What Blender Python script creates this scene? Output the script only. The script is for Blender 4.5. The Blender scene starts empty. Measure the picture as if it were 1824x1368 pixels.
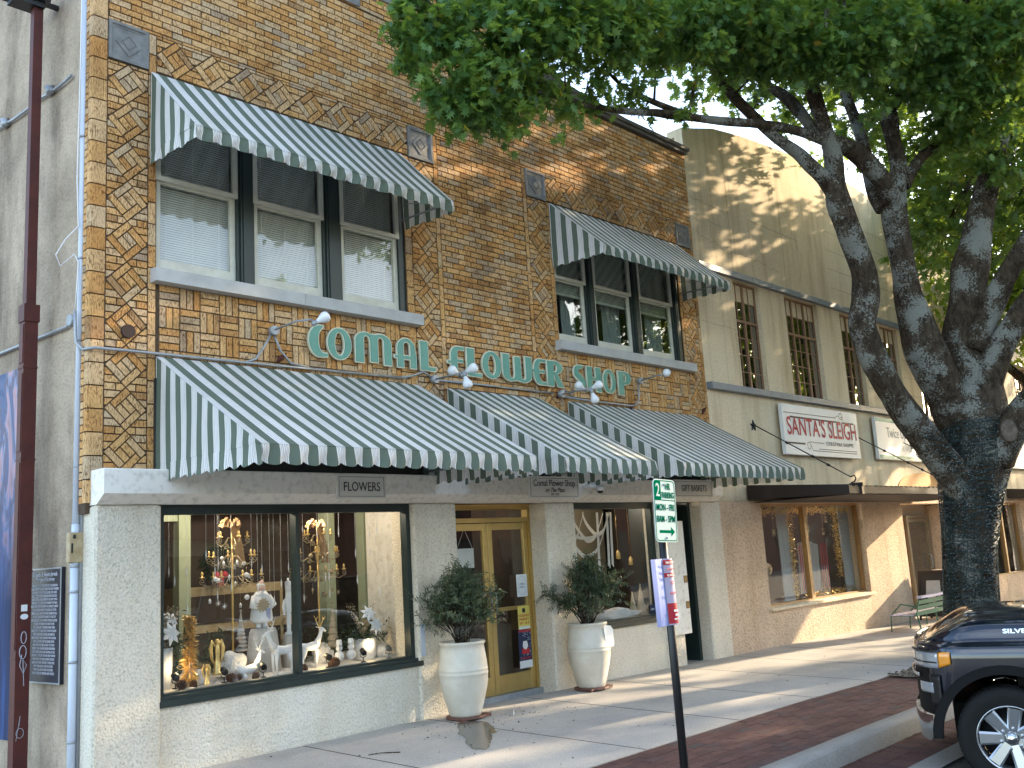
import bpy, math, random
from mathutils import Vector, Matrix, noise
import numpy as np
PI = math.pi
sc = bpy.context.scene
col = sc.collection
R = math.radians
# ------------------------------------------------------------------ camera
yaw, pit, rol = R(46.90), R(9.99), R(-3.53)
Fv = Vector((math.sin(yaw)*math.cos(pit), math.cos(yaw)*math.cos(pit), math.sin(pit)))
R0 = Vector((math.cos(yaw), -math.sin(yaw), 0)); U0 = R0.cross(Fv)
Rv = math.cos(rol)*R0+math.sin(rol)*U0; Uv = -math.sin(rol)*R0+math.cos(rol)*U0
cd = bpy.data.cameras.new('camera'); cam = bpy.data.objects.new('camera', cd); col.objects.link(cam)
M4 = Matrix((Rv, Uv, -Fv)).transposed().to_4x4(); M4.translation = (0, 0, 1.64)
cam.matrix_world = M4
cd.sensor_width = 36; cd.lens = 36*1727/1824; cd.clip_end = 2000; cd.clip_start = .05
sc.camera = cam
# ------------------------------------------------------------------ sky and sun
SUN_EL, SUN_AZ = 17.5, 106.0         # azimuth clockwise from +Y
w = bpy.data.worlds.new('World'); sc.world = w; w.use_nodes = True
nt = w.node_tree; bg = nt.nodes['Background']
sk = nt.nodes.new('ShaderNodeTexSky'); sk.sky_type = 'NISHITA'; sk.sun_disc = False
sk.sun_elevation = R(SUN_EL); sk.sun_rotation = R(SUN_AZ); sk.altitude = 200; sk.air_density = 1.0; sk.dust_density = 1.8; sk.ozone_density = 1.0
tc = nt.nodes.new('ShaderNodeTexCoord'); mp = nt.nodes.new('ShaderNodeMapping'); mp.inputs['Scale'].default_value = (1, 1, 2.6)
nz = nt.nodes.new('ShaderNodeTexNoise'); nz.inputs['Scale'].default_value = 2.3; nz.inputs['Detail'].default_value = 7; nz.inputs['Roughness'].default_value = .6
cr = nt.nodes.new('ShaderNodeValToRGB'); cr.color_ramp.elements[0].position = .52; cr.color_ramp.elements[1].position = .80
mx = nt.nodes.new('ShaderNodeMixRGB'); mx.inputs[2].default_value = (6.5, 6.8, 7.2, 1)
L = nt.links.new
L(tc.outputs['Generated'], mp.inputs[0]); L(mp.outputs[0], nz.inputs['Vector']); L(nz.outputs['Fac'], cr.inputs[0]); L(cr.outputs[0], mx.inputs[0])
L(sk.outputs[0], mx.inputs[1]); L(mx.outputs[0], bg.inputs[0]); bg.inputs[1].default_value = .13
sl = bpy.data.lights.new('sun', 'SUN'); sl.energy = 2.5; sl.angle = R(.6); sl.color = (1, .80, .55)
so = bpy.data.objects.new('sun', sl); col.objects.link(so)
sd = Vector((math.sin(R(SUN_AZ))*math.cos(R(SUN_EL)), math.cos(R(SUN_AZ))*math.cos(R(SUN_EL)), math.sin(R(SUN_EL))))
so.rotation_euler = sd.to_track_quat('Z', 'Y').to_euler(); so.location = sd*60
sc.view_settings.view_transform = 'Standard'; sc.view_settings.look = 'None'; sc.view_settings.gamma = 1
sc.view_settings.exposure = 2.6
sc.render.engine = 'CYCLES'
sc.cycles.max_bounces = 8; sc.cycles.transparent_max_bounces = 16

# ------------------------------------------------------------------ helpers
def srgb(*c):
    return tuple((x/255/12.92 if x/255 <= .04045 else ((x/255+.055)/1.055)**2.4) for x in c)
class MB:
    def __init__(s): s.v = []; s.f = []; s.sm = []; s.uv = {}
    def add(s, vs, fs, smooth=False, uvs=None):
        o = len(s.v); s.v += [tuple(p) for p in vs]
        for i, f in enumerate(fs):
            if uvs: s.uv[len(s.f)] = [uvs[k] for k in f]
            s.f.append(tuple(k+o for k in f)); s.sm.append(smooth)
        return s
    def box(s, x0, x1, y0, y1, z0, z1):
        if x0 > x1: x0, x1 = x1, x0
        if y0 > y1: y0, y1 = y1, y0
        if z0 > z1: z0, z1 = z1, z0
        return s.add([(x0,y0,z0),(x1,y0,z0),(x1,y1,z0),(x0,y1,z0),(x0,y0,z1),(x1,y0,z1),(x1,y1,z1),(x0,y1,z1)],
              [(0,3,2,1),(4,5,6,7),(0,1,5,4),(1,2,6,5),(2,3,7,6),(3,0,4,7)])
    def bbox(s, x0, x1, y0, y1, z0, z1, b=.008):
        # box with its vertical front edges and top edge chamfered
        pr = [(x0+b,y0),(x1-b,y0),(x1,y0+b),(x1,y1-b),(x1-b,y1),(x0+b,y1),(x0,y1-b),(x0,y0+b)]
        ins = [(x0+2*b,y0+b),(x1-2*b,y0+b),(x1-b,y0+2*b),(x1-b,y1-2*b),(x1-2*b,y1-b),(x0+2*b,y1-b),(x0+b,y1-2*b),(x0+b,y0+2*b)]
        vs = [(x,y,z0+b) for x,y in pr]+[(x,y,z1-b) for x,y in pr]+[(x,y,z1) for x,y in ins]+[(x,y,z0) for x,y in ins]
        fs = [(i,(i+1)%8,8+(i+1)%8,8+i) for i in range(8)]+[(8+i,8+(i+1)%8,16+(i+1)%8,16+i) for i in range(8)]
        fs += [(24+i,24+(i+1)%8,(i+1)%8,i) for i in range(8)]+[tuple(range(16,24)),tuple(range(31,23,-1))]
        return s.add(vs, fs)
    def prism(s, poly, y0, y1, ax='y'):
        # poly of (a,b) pairs extruded along an axis: y -> (x,z), x -> (y,z), z -> (x,y)
        n = len(poly)
        def P(a, b, t):
            return (a,t,b) if ax == 'y' else ((t,a,b) if ax == 'x' else (a,b,t))
        vs = [P(a,b,y0) for a,b in poly]+[P(a,b,y1) for a,b in poly]
        fs = [tuple(range(n)), tuple(range(2*n-1,n-1,-1))]+[(i,n+i,n+(i+1)%n,(i+1)%n) for i in range(n)]
        return s.add(vs, fs)
    def tube(s, pts, rad, n=8, caps=True, smooth=True, jit=0):
        pts = [Vector(p) for p in pts]
        if not hasattr(rad, '__len__'): rad = [rad]*len(pts)
        vs = []; up = None
        for i, p in enumerate(pts):
            d = (pts[min(i+1,len(pts)-1)]-pts[max(i-1,0)])
            d = d.normalized() if d.length > 1e-9 else Vector((0,0,1))
            if up is None: up = d.orthogonal().normalized()
            up = (up-d*up.dot(d)); up = up.normalized() if up.length > 1e-6 else d.orthogonal().normalized()
            b = d.cross(up)
            for k in range(n):
                a = 2*PI*k/n
                r = rad[i]*(1+(jit*noise.noise(p*1.7+Vector((math.cos(a),math.sin(a),0))*1.3) if jit else 0))
                vs.append(p+(up*math.cos(a)+b*math.sin(a))*r)
        fs = []
        for i in range(len(pts)-1):
            for k in range(n):
                fs.append((i*n+k,i*n+(k+1)%n,(i+1)*n+(k+1)%n,(i+1)*n+k))
        s.add(vs, fs, smooth)
        if caps:
            m = len(s.v)-len(vs)
            s.f.append(tuple(m+k for k in range(n-1,-1,-1))); s.sm.append(False)
            s.f.append(tuple(m+(len(pts)-1)*n+k for k in range(n))); s.sm.append(False)
        return s
    def lathe(s, prof, c=(0,0,0), n=24, smooth=True, cap=True):
        vs = [(c[0]+r*math.cos(2*PI*k/n), c[1]+r*math.sin(2*PI*k/n), c[2]+z) for r, z in prof for k in range(n)]
        fs = [(i*n+k,i*n+(k+1)%n,(i+1)*n+(k+1)%n,(i+1)*n+k) for i in range(len(prof)-1) for k in range(n)]
        o = len(s.v); s.add(vs, fs, smooth)
        if cap:
            s.f.append(tuple(o+k for k in range(n-1,-1,-1))); s.sm.append(False)
            s.f.append(tuple(o+(len(prof)-1)*n+k for k in range(n))); s.sm.append(False)
        return s
    def ball(s, c, r, n=10, m=7, sc3=(1,1,1), jit=0, seed=0):
        prof = []
        vs = []; fs = []
        for j in range(m+1):
            t = PI*j/m
            for k in range(n):
                a = 2*PI*k/n
                d = Vector((math.sin(t)*math.cos(a), math.sin(t)*math.sin(a), -math.cos(t)))
                q = r*(1+(jit*noise.noise(d*1.6+Vector((seed*3.1,c[0],c[2]))) if jit else 0))
                vs.append((c[0]+d.x*q*sc3[0], c[1]+d.y*q*sc3[1], c[2]+d.z*q*sc3[2]))
        for j in range(m):
            for k in range(n): fs.append((j*n+k,j*n+(k+1)%n,(j+1)*n+(k+1)%n,(j+1)*n+k))
        return s.add(vs, fs, True)
    def xf(s, m):
        s.v = [tuple(m @ Vector(p)) for p in s.v]; return s
    def build(s, name, m, parent=None, world=True, bevel=0, sub=0):
        off = Vector((0,0,0))
        if parent is not None and world:
            q = parent
            while q is not None: off += q.location; q = q.parent
        me = bpy.data.meshes.new(name)
        a = np.array(s.v, dtype=np.float64) - np.array(off[:])
        me.from_pydata(a.tolist(), [], s.f)
        me.polygons.foreach_set('use_smooth', s.sm)
        if s.uv:
            ul = me.uv_layers.new(name='UVMap')
            dat = np.zeros((len(me.loops), 2), dtype=np.float32)
            for i, p in enumerate(me.polygons):
                u = s.uv.get(i)
                if u:
                    for k, li in enumerate(p.loop_indices): dat[li] = u[k]
            ul.data.foreach_set('uv', dat.ravel())
        me.update()
        o = bpy.data.objects.new(name, me); col.objects.link(o)
        if parent is not None: o.parent = parent
        if m is not None: me.materials.append(m)
        if bevel:
            b = o.modifiers.new('bevel', 'BEVEL'); b.width = bevel; b.segments = 2; b.limit_method = 'ANGLE'; b.angle_limit = R(40)
        if sub:
            b = o.modifiers.new('sub', 'SUBSURF'); b.levels = sub; b.render_levels = sub
        return o
def tag(o, label=None, cat=None, group=None, kind=None):
    if label: o['label'] = label
    if cat: o['category'] = cat
    if group: o['group'] = group
    if kind: o['kind'] = kind
    return o
def empty(name, loc=(0,0,0), label=None, cat=None, group=None, rz=0):
    o = bpy.data.objects.new(name, None); col.objects.link(o); o.location = loc; o.rotation_euler = (0,0,rz); o.empty_display_size = .1
    return tag(o, label, cat, group)
def kids(o): return [c for c in list(col.objects) if c.parent == o]
def copy_tree(o, parent=None, loc=None, rz=None, label=None, scale=None):
    c = o.copy(); col.objects.link(c)
    if parent is not None: c.parent = parent
    if loc is not None: c.location = loc
    if rz is not None: c.rotation_euler = (0,0,rz)
    if scale is not None: c.scale = (scale,)*3
    if label: c['label'] = label
    for ch in kids(o):
        d = ch.copy(); col.objects.link(d); d.parent = c
        for g in kids(ch):
            e = g.copy(); col.objects.link(e); e.parent = d
    return c

# ------------------------------------------------------------------ materials
def nodes(name):
    m = bpy.data.materials.new(name); m.use_nodes = True; n = m.node_tree
    return m, n, n.nodes['Principled BSDF'], n.links.new
def N(n, t, **kw):
    x = n.nodes.new(t)
    for k, v in kw.items():
        if k.startswith('i_'): x.inputs[k[2:].replace('_', ' ')].default_value = v
        else: setattr(x, k, v)
    return x
def ramp(n, stops):
    x = n.nodes.new('ShaderNodeValToRGB'); e = x.color_ramp.elements
    while len(e) < len(stops): e.new(.5)
    for q, (p, c) in zip(e, stops): q.position = p; q.color = (*c, 1) if len(c) == 3 else c
    return x
def mat(name, c, rough=.6, metal=0, c2=None, ns=4, spread=.5, bump=0, bs=40, bd=.01, spec=.5, detail=5, emis=None, es=0, mapping=None, coat=0, rvar=0):
    m, n, b, L = nodes(name)
    b.inputs['Roughness'].default_value = rough; b.inputs['Metallic'].default_value = metal
    b.inputs['Specular IOR Level'].default_value = spec
    if coat: b.inputs['Coat Weight'].default_value = coat; b.inputs['Coat Roughness'].default_value = .03
    t = N(n, 'ShaderNodeTexCoord'); src = t.outputs['Object']
    if mapping:
        mp = N(n, 'ShaderNodeMapping'); mp.inputs['Scale'].default_value = mapping; L(src, mp.inputs[0]); src = mp.outputs[0]
    if c2 is None: c2 = tuple(x*.82 for x in c)
    z = N(n, 'ShaderNodeTexNoise'); z.inputs['Scale'].default_value = ns; z.inputs['Detail'].default_value = detail; z.inputs['Roughness'].default_value = .62
    L(src, z.inputs['Vector'])
    r = ramp(n, [(.5-spread/2, c2), (.5+spread/2, c)]); L(z.outputs['Fac'], r.inputs[0]); L(r.outputs[0], b.inputs['Base Color'])
    if rvar:
        mr = N(n, 'ShaderNodeMapRange'); mr.inputs[3].default_value = rough-rvar; mr.inputs[4].default_value = rough+rvar
        L(z.outputs['Fac'], mr.inputs[0]); L(mr.outputs[0], b.inputs['Roughness'])
    if bump:
        z2 = N(n, 'ShaderNodeTexNoise'); z2.inputs['Scale'].default_value = bs; z2.inputs['Detail'].default_value = 3; L(src, z2.inputs['Vector'])
        bp = N(n, 'ShaderNodeBump'); bp.inputs['Strength'].default_value = bump; bp.inputs['Distance'].default_value = bd
        L(z2.outputs['Fac'], bp.inputs['Height']); L(bp.outputs[0], b.inputs['Normal'])
    if emis:
        b.inputs['Emission Color'].default_value = (*emis, 1); b.inputs['Emission Strength'].default_value = es
    return m
def glass_mat(name, tint=(1,1,1), refl=1.0, ior=1.5):
    m = bpy.data.materials.new(name); m.use_nodes = True; n = m.node_tree; n.nodes.clear(); L = n.links.new
    o = n.nodes.new('ShaderNodeOutputMaterial'); mx = n.nodes.new('ShaderNodeMixShader')
    tr = n.nodes.new('ShaderNodeBsdfTransparent'); tr.inputs[0].default_value = (*tint, 1)
    gl = n.nodes.new('ShaderNodeBsdfGlossy'); gl.inputs['Roughness'].default_value = 0; gl.inputs[0].default_value = (1,1,1,1)
    # Schlick reflectance from the facing angle, the same on both faces of the pane
    lw = n.nodes.new('ShaderNodeLayerWeight'); lw.inputs[0].default_value = .5
    pw = n.nodes.new('ShaderNodeMath'); pw.operation = 'POWER'; pw.inputs[1].default_value = 5; L(lw.outputs['Facing'], pw.inputs[0])
    fr = n.nodes.new('ShaderNodeMath'); fr.operation = 'MULTIPLY_ADD'; fr.inputs[1].default_value = .95; fr.inputs[2].default_value = .045; L(pw.outputs[0], fr.inputs[0])
    mu = n.nodes.new('ShaderNodeMath'); mu.operation = 'MULTIPLY'; mu.inputs[1].default_value = refl; mu.use_clamp = True
    t = n.nodes.new('ShaderNodeTexCoord'); z = n.nodes.new('ShaderNodeTexNoise'); z.inputs['Scale'].default_value = 1.6; z.inputs['Detail'].default_value = 0
    bp = n.nodes.new('ShaderNodeBump'); bp.inputs['Strength'].default_value = .25; bp.inputs['Distance'].default_value = .01
    L(t.outputs['Object'], z.inputs['Vector']); L(z.outputs['Fac'], bp.inputs['Height']); L(bp.outputs[0], gl.inputs['Normal'])
    L(fr.outputs[0], mu.inputs[0]); L(mu.outputs[0], mx.inputs[0]); L(tr.outputs[0], mx.inputs[1]); L(gl.outputs[0], mx.inputs[2]); L(mx.outputs[0], o.inputs[0])
    return m
def brick_mat():
    m, n, b, L = nodes('rug face brick'); b.inputs['Roughness'].default_value = .85; b.inputs['Specular IOR Level'].default_value = .25
    t = N(n, 'ShaderNodeTexCoord'); g = N(n, 'ShaderNodeNewGeometry')
    r = ramp(n, [(0, (.42,.25,.12)), (.06, (.56,.28,.09)), (.22, (.64,.345,.125)), (.42, (.69,.41,.165)), (.60, (.70,.44,.21)), (.78, (.67,.455,.25)), (.94, (.60,.44,.27)), (1, (.42,.30,.20))])
    L(g.outputs['Random Per Island'], r.inputs[0])
    # fired blotches inside each brick
    mp = N(n, 'ShaderNodeMapping'); mp.inputs['Scale'].default_value = (90, 90, 28); L(t.outputs['Object'], mp.inputs[0])
    z = N(n, 'ShaderNodeTexNoise', i_Scale=1.0, i_Detail=4.0); L(mp.outputs[0], z.inputs['Vector'])
    rk = ramp(n, [(.44, (1,1,1)), (.62, (.34,.28,.23))]); L(z.outputs['Fac'], rk.inputs[0])
    z3 = N(n, 'ShaderNodeTexNoise', i_Scale=9.0, i_Detail=3.0); L(t.outputs['Object'], z3.inputs['Vector'])
    ra = ramp(n, [(.30, (.15,.15,.15)), (.60, (1,1,1))]); L(z3.outputs['Fac'], ra.inputs[0])
    m1 = N(n, 'ShaderNodeMixRGB', blend_type='MULTIPLY'); L(ra.outputs[0], m1.inputs[0]); L(r.outputs[0], m1.inputs[1]); L(rk.outputs[0], m1.inputs[2])
    # soot patches that belong to the wall
    mp2 = N(n, 'ShaderNodeMapping'); mp2.inputs['Scale'].default_value = (.75, .75, .55); L(t.outputs['Object'], mp2.inputs[0])
    z2 = N(n, 'ShaderNodeTexNoise', i_Scale=1.0, i_Detail=6.0); z2.inputs['Roughness'].default_value = .68; L(mp2.outputs[0], z2.inputs['Vector'])
    rs = ramp(n, [(.50, (1,1,1)), (.72, (.45,.41,.39))]); L(z2.outputs['Fac'], rs.inputs[0])
    m2 = N(n, 'ShaderNodeMixRGB', blend_type='MULTIPLY'); m2.inputs[0].default_value = 1; L(m1.outputs[0], m2.inputs[1]); L(rs.outputs[0], m2.inputs[2])
    L(m2.outputs[0], b.inputs['Base Color'])
    bp = N(n, 'ShaderNodeBump'); bp.inputs['Strength'].default_value = .8; bp.inputs['Distance'].default_value = .004
    L(z.outputs['Fac'], bp.inputs['Height']); L(bp.outputs[0], b.inputs['Normal'])
    return m
def stucco(name, c, c2, bs=55, bd=.012, streak=None, sc_=1.2, blot=.35, spk=.80):
    m, n, b, L = nodes(name); b.inputs['Roughness'].default_value = .92; b.inputs['Specular IOR Level'].default_value = .15
    t = N(n, 'ShaderNodeTexCoord')
    z = N(n, 'ShaderNodeTexNoise', i_Scale=sc_, i_Detail=8.0); z.inputs['Roughness'].default_value = .7; L(t.outputs['Object'], z.inputs['Vector'])
    r = ramp(n, [(.5-blot/2, c2), (.5+blot/2, c)]); L(z.outputs['Fac'], r.inputs[0]); out = r.outputs[0]
    zg = N(n, 'ShaderNodeTexNoise', i_Scale=bs*1.1, i_Detail=2.0); L(t.outputs['Object'], zg.inputs['Vector'])
    rg = ramp(n, [(.30, (spk,spk*.99,spk*.97)), (.5, (1,1,1))]); L(zg.outputs['Fac'], rg.inputs[0])
    mg = N(n, 'ShaderNodeMixRGB', blend_type='MULTIPLY'); mg.inputs[0].default_value = 1; L(out, mg.inputs[1]); L(rg.outputs[0], mg.inputs[2]); out = mg.outputs[0]
    if streak:
        mp = N(n, 'ShaderNodeMapping'); mp.inputs['Scale'].default_value = (streak[1], streak[1], .35); L(t.outputs['Object'], mp.inputs[0])
        z4 = N(n, 'ShaderNodeTexNoise', i_Scale=1.0, i_Detail=7.0); z4.inputs['Roughness'].default_value = .65; L(mp.outputs[0], z4.inputs['Vector'])
        rr = ramp(n, [(.47, (1,1,1)), (.72, streak[0])]); L(z4.outputs['Fac'], rr.inputs[0])
        mm = N(n, 'ShaderNodeMixRGB', blend_type='MULTIPLY'); mm.inputs[0].default_value = 1; L(out, mm.inputs[1]); L(rr.outputs[0], mm.inputs[2]); out = mm.outputs[0]
    L(out, b.inputs['Base Color'])
    z2 = N(n, 'ShaderNodeTexNoise', i_Scale=bs, i_Detail=3.0); L(t.outputs['Object'], z2.inputs['Vector'])
    bp = N(n, 'ShaderNodeBump'); bp.inputs['Strength'].default_value = .9; bp.inputs['Distance'].default_value = bd
    L(z2.outputs['Fac'], bp.inputs['Height']); L(bp.outputs[0], b.inputs['Normal'])
    return m
def awning_mat():
    m, n, b, L = nodes('striped acrylic canvas'); b.inputs['Roughness'].default_value = .85; b.inputs['Specular IOR Level'].default_value = .2
    uv = N(n, 'ShaderNodeUVMap'); sp = N(n, 'ShaderNodeSeparateXYZ'); L(uv.outputs[0], sp.inputs[0])
    fr = N(n, 'ShaderNodeMath', operation='FRACT'); dv = N(n, 'ShaderNodeMath', operation='DIVIDE'); dv.inputs[1].default_value = .18
    L(sp.outputs['X'], dv.inputs[0]); L(dv.outputs[0], fr.inputs[0])
    G = (.145,.185,.145); W = (.86,.86,.84); Bl = (.16,.16,.22); T = (.42,.36,.30)
    r = ramp(n, [(0, W)]*2); e = r.color_ramp.elements; r.color_ramp.interpolation = 'CONSTANT'
    st = [(0, W), (.055, T), (.075, W), (.13, Bl), (.15, W), (.235, Bl), (.255, W), (.335, Bl), (.355, W), (.41, T), (.43, W), (.49, G), (.985, W)]
    while len(e) < len(st): e.new(.99)
    for q, (p, c) in zip(e, st): q.position = p; q.color = (*c, 1)
    L(fr.outputs[0], r.inputs[0])
    t = N(n, 'ShaderNodeTexCoord'); z = N(n, 'ShaderNodeTexNoise', i_Scale=2.2, i_Detail=6.0); L(t.outputs['Object'], z.inputs['Vector'])
    rd = ramp(n, [(.35, (.86,.86,.84)), (.6, (1,1,1))]); L(z.outputs['Fac'], rd.inputs[0])
    mm = N(n, 'ShaderNodeMixRGB', blend_type='MULTIPLY'); mm.inputs[0].default_value = 1; L(r.outputs[0], mm.inputs[1]); L(rd.outputs[0], mm.inputs[2])
    L(mm.outputs[0], b.inputs['Base Color'])
    bp = N(n, 'ShaderNodeBump'); bp.inputs['Strength'].default_value = .35; bp.inputs['Distance'].default_value = .02; L(z.outputs['Fac'], bp.inputs['Height']); L(bp.outputs[0], b.inputs['Normal'])
    # thin cloth lets some light through
    tl = N(n, 'ShaderNodeBsdfTranslucent'); L(mm.outputs[0], tl.inputs[0])
    ms = N(n, 'ShaderNodeMixShader'); ms.inputs[0].default_value = .22; o = n.nodes['Material Output']
    L(b.outputs[0], ms.inputs[1]); L(tl.outputs[0], ms.inputs[2]); L(ms.outputs[0], o.inputs[0])
    return m
def concrete_mat(name, c, c2, joints=None):
    m, n, b, L = nodes(name); b.inputs['Roughness'].default_value = .85
    t = N(n, 'ShaderNodeTexCoord')
    z = N(n, 'ShaderNodeTexNoise', i_Scale=.9, i_Detail=9.0); z.inputs['Roughness'].default_value = .68; L(t.outputs['Object'], z.inputs['Vector'])
    r = ramp(n, [(.34, c2), (.62, c)]); L(z.outputs['Fac'], r.inputs[0])
    zz = N(n, 'ShaderNodeTexNoise', i_Scale=70.0, i_Detail=2.0); L(t.outputs['Object'], zz.inputs['Vector'])
    rr = ramp(n, [(.3, (.8,.8,.8)), (.6, (1.05,1.05,1.05))]); L(zz.outputs['Fac'], rr.inputs[0])
    mm = N(n, 'ShaderNodeMixRGB', blend_type='MULTIPLY'); mm.inputs[0].default_value = 1; L(r.outputs[0], mm.inputs[1]); L(rr.outputs[0], mm.inputs[2])
    v = N(n, 'ShaderNodeTexVoronoi', i_Scale=2.6); L(t.outputs['Object'], v.inputs['Vector'])
    rv = ramp(n, [(.018, (.35,.33,.3)), (.035, (1,1,1))]); L(v.outputs['Distance'], rv.inputs[0])
    m3 = N(n, 'ShaderNodeMixRGB', blend_type='MULTIPLY'); m3.inputs[0].default_value = 1; L(mm.outputs[0], m3.inputs[1]); L(rv.outputs[0], m3.inputs[2])
    L(m3.outputs[0], b.inputs['Base Color'])
    bp = N(n, 'ShaderNodeBump'); bp.inputs['Strength'].default_value = .5; bp.inputs['Distance'].default_value = .004; L(zz.outputs['Fac'], bp.inputs['Height']); L(bp.outputs[0], b.inputs['Normal'])
    return m
def island_mat(name, stops, rough=.85, bump=.5, bs=60, bd=.004, nmul=(.7,1)):
    m, n, b, L = nodes(name); b.inputs['Roughness'].default_value = rough; b.inputs['Specular IOR Level'].default_value = .3
    g = N(n, 'ShaderNodeNewGeometry'); r = ramp(n, stops); L(g.outputs['Random Per Island'], r.inputs[0])
    t = N(n, 'ShaderNodeTexCoord'); z = N(n, 'ShaderNodeTexNoise', i_Scale=float(bs), i_Detail=4.0); L(t.outputs['Object'], z.inputs['Vector'])
    rr = ramp(n, [(.3, (nmul[0],)*3), (.65, (nmul[1],)*3)]); L(z.outputs['Fac'], rr.inputs[0])
    mm = N(n, 'ShaderNodeMixRGB', blend_type='MULTIPLY'); mm.inputs[0].default_value = 1; L(r.outputs[0], mm.inputs[1]); L(rr.outputs[0], mm.inputs[2])
    L(mm.outputs[0], b.inputs['Base Color'])
    bp = N(n, 'ShaderNodeBump'); bp.inputs['Strength'].default_value = bump; bp.inputs['Distance'].default_value = bd; L(z.outputs['Fac'], bp.inputs['Height']); L(bp.outputs[0], b.inputs['Normal'])
    return m
M = {}
M['brick'] = brick_mat()
M['mortar'] = mat('dark mortar', (.11,.07,.04), .95, c2=(.06,.038,.022), ns=12, bump=.5, bs=90)
M['white_stucco'] = stucco('rough white stucco', (.80,.75,.64), (.70,.63,.51), 48, .022, ((.88,.85,.80), 2.5), .8, .35, .72)
M['lintel'] = stucco('smooth white paint', (.86,.82,.74), (.78,.74,.66), 14, .001, None, 1.5)
M['side'] = stucco('weathered side render', (.55,.45,.34), (.33,.265,.20), 34, .012, ((.26,.24,.24), 1.2), 1.0, .3)
M['cream'] = stucco('cream painted render', (.80,.69,.51), (.70,.58,.41), 30, .003, ((.68,.62,.54), 3.0), .7, .4)
M['dash'] = stucco('peach pebble dash', (.74,.57,.41), (.62,.47,.34), 40, .030, ((.84,.79,.74), 2.2), 1.3, .35, .58)
M['awning'] = awning_mat()
M['plaque'] = mat('cast stone', (.26,.26,.25), .8, c2=(.13,.13,.13), ns=9, bump=.3, bs=50)
M['sill'] = mat('painted stone sill', (.52,.52,.51), .7, c2=(.38,.38,.37), ns=5, bump=.2, bs=60)
M['dgreen'] = mat('dark green paint', (.016,.030,.026), .42, c2=(.012,.022,.020), ns=6)
M['sash'] = mat('off white sash paint', (.66,.65,.56), .5, c2=(.52,.50,.42), ns=8)
M['blind'] = mat('white blind slats', (.80,.80,.76), .6, ns=3)
M['glass'] = glass_mat('window glass', (.97,.98,.97), .8, 1.5)
M['glass_dark'] = glass_mat('old window glass', (.86,.89,.86), 1.4, 1.5)
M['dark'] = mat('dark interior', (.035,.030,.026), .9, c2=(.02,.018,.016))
M['brass'] = mat('anodised gold aluminium', (.58,.42,.16), .38, .7, c2=(.48,.34,.12), ns=7, rvar=.08)
M['rust'] = mat('rust red steel', (.11,.022,.014), .6, 0, c2=(.055,.012,.010), ns=6, bump=.3, bs=60, spec=.4)
M['galv'] = mat('galvanised metal', (.42,.44,.46), .5, .5, c2=(.28,.30,.32), ns=10)
M['pvc'] = mat('pale blue white pipe', (.62,.68,.78), .45, c2=(.52,.57,.66), ns=3)
M['black'] = mat('black metal', (.012,.012,.013), .4, .1)
M['letter'] = mat('sea green letter face', (.11,.32,.25), .45, c2=(.085,.26,.20), ns=9)
M['letter_edge'] = mat('cream letter edge', (.72,.72,.56), .5)
M['white'] = mat('white enamel', (.82,.82,.82), .5, c2=(.74,.74,.74), ns=3)
M['frost'] = mat('frosted bulb', (.85,.86,.88), .25)
M['conc'] = concrete_mat('sidewalk concrete', (.47,.435,.39), (.36,.335,.31))
M['curb'] = concrete_mat('curb concrete', (.36,.345,.32), (.25,.24,.22))
M['paver'] = island_mat('red brick pavers', [(0, (.085,.043,.040)), (.4, (.115,.055,.047)), (.8, (.14,.070,.060)), (1, (.08,.060,.060))], .8, .5, 40)
M['joint'] = mat('sand joint', (.10,.075,.06), .95)
# ================================================================== setting
def gz(x, y):
    return -.0145*max(0., min(x, 60)-9.5) - .022*(8.2-y)
def sheet(name, x0, x1, y0, y1, m, dz=0, zf=gz, nx=40, ny=4):
    b = MB(); vs = []; fs = []
    for i in range(nx+1):
        for j in range(ny+1):
            x = x0+(x1-x0)*i/nx; y = y0+(y1-y0)*j/ny; vs.append((x, y, zf(x, y)+dz))
    for i in range(nx):
        for j in range(ny): a = i*(ny+1)+j; fs.append((a, a+ny+1, a+ny+2, a+1))
    b.add(vs, fs); return b
def zs(x, y):       # street level
    return gz(x, 4.2)-.15-.03*max(0, min(2.5, 4.2-y))
tag(sheet('ground', -300, 600, -400, 500, mat('far ground', (.20,.18,.16), .95), -.55, lambda x, y: 0, 4, 4).build('ground', bpy.data.materials['far ground']), kind='structure')
# concrete walk laid as slabs with tooled joints
JX = [2.0, 3.95, 5.48, 7.02, 8.55, 10.1, 11.6, 13.1, 14.6, 16.1, 17.6, 19.1, 20.6, 22.1, 23.6, 25.1, 27, 29, 31, 34, 37, 40]
b = MB(); g = .008
for a, c in zip(JX[:-1], JX[1:]):
    for y0, y1 in ((5.27, 8.1),):
        vs = [(x, y, gz(x, y)+dz) for dz in (0,) for x, y in ((a+g,y0),(c-g,y0),(c-g,y1),(a+g,y1))]
        vs += [(x, y, z-.012) for x, y, z in ((v[0]+(-g if k in (0,3) else g), v[1], v[2]) for k, v in enumerate(vs))]
        b.add(vs, [(0,1,2,3),(0,4,5,1),(3,7,4,0),(1,5,6,2),(2,6,7,3)])
for a, c in ((2.0, 14.6),):
    b.add([(a,8.1,gz(a,8.1)),(c,8.1,gz(c,8.1)),(c,9.4,gz(c,8.1)+.01),(a,9.4,gz(a,8.1)+.01)], [(0,1,2,3)])
b.add([(14.6,8.1,gz(14.6,8.1)),(40,8.1,gz(40,8.1)),(40,12,gz(40,8.1)),(14.6,12,gz(14.6,8.1))], [(0,1,2,3)])
b.add([(x,y,gz(x,y)-.013) for x,y in ((2,5.27),(9.5,5.27),(9.5,8.1),(2,8.1))], [(0,1,2,3)])
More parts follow.
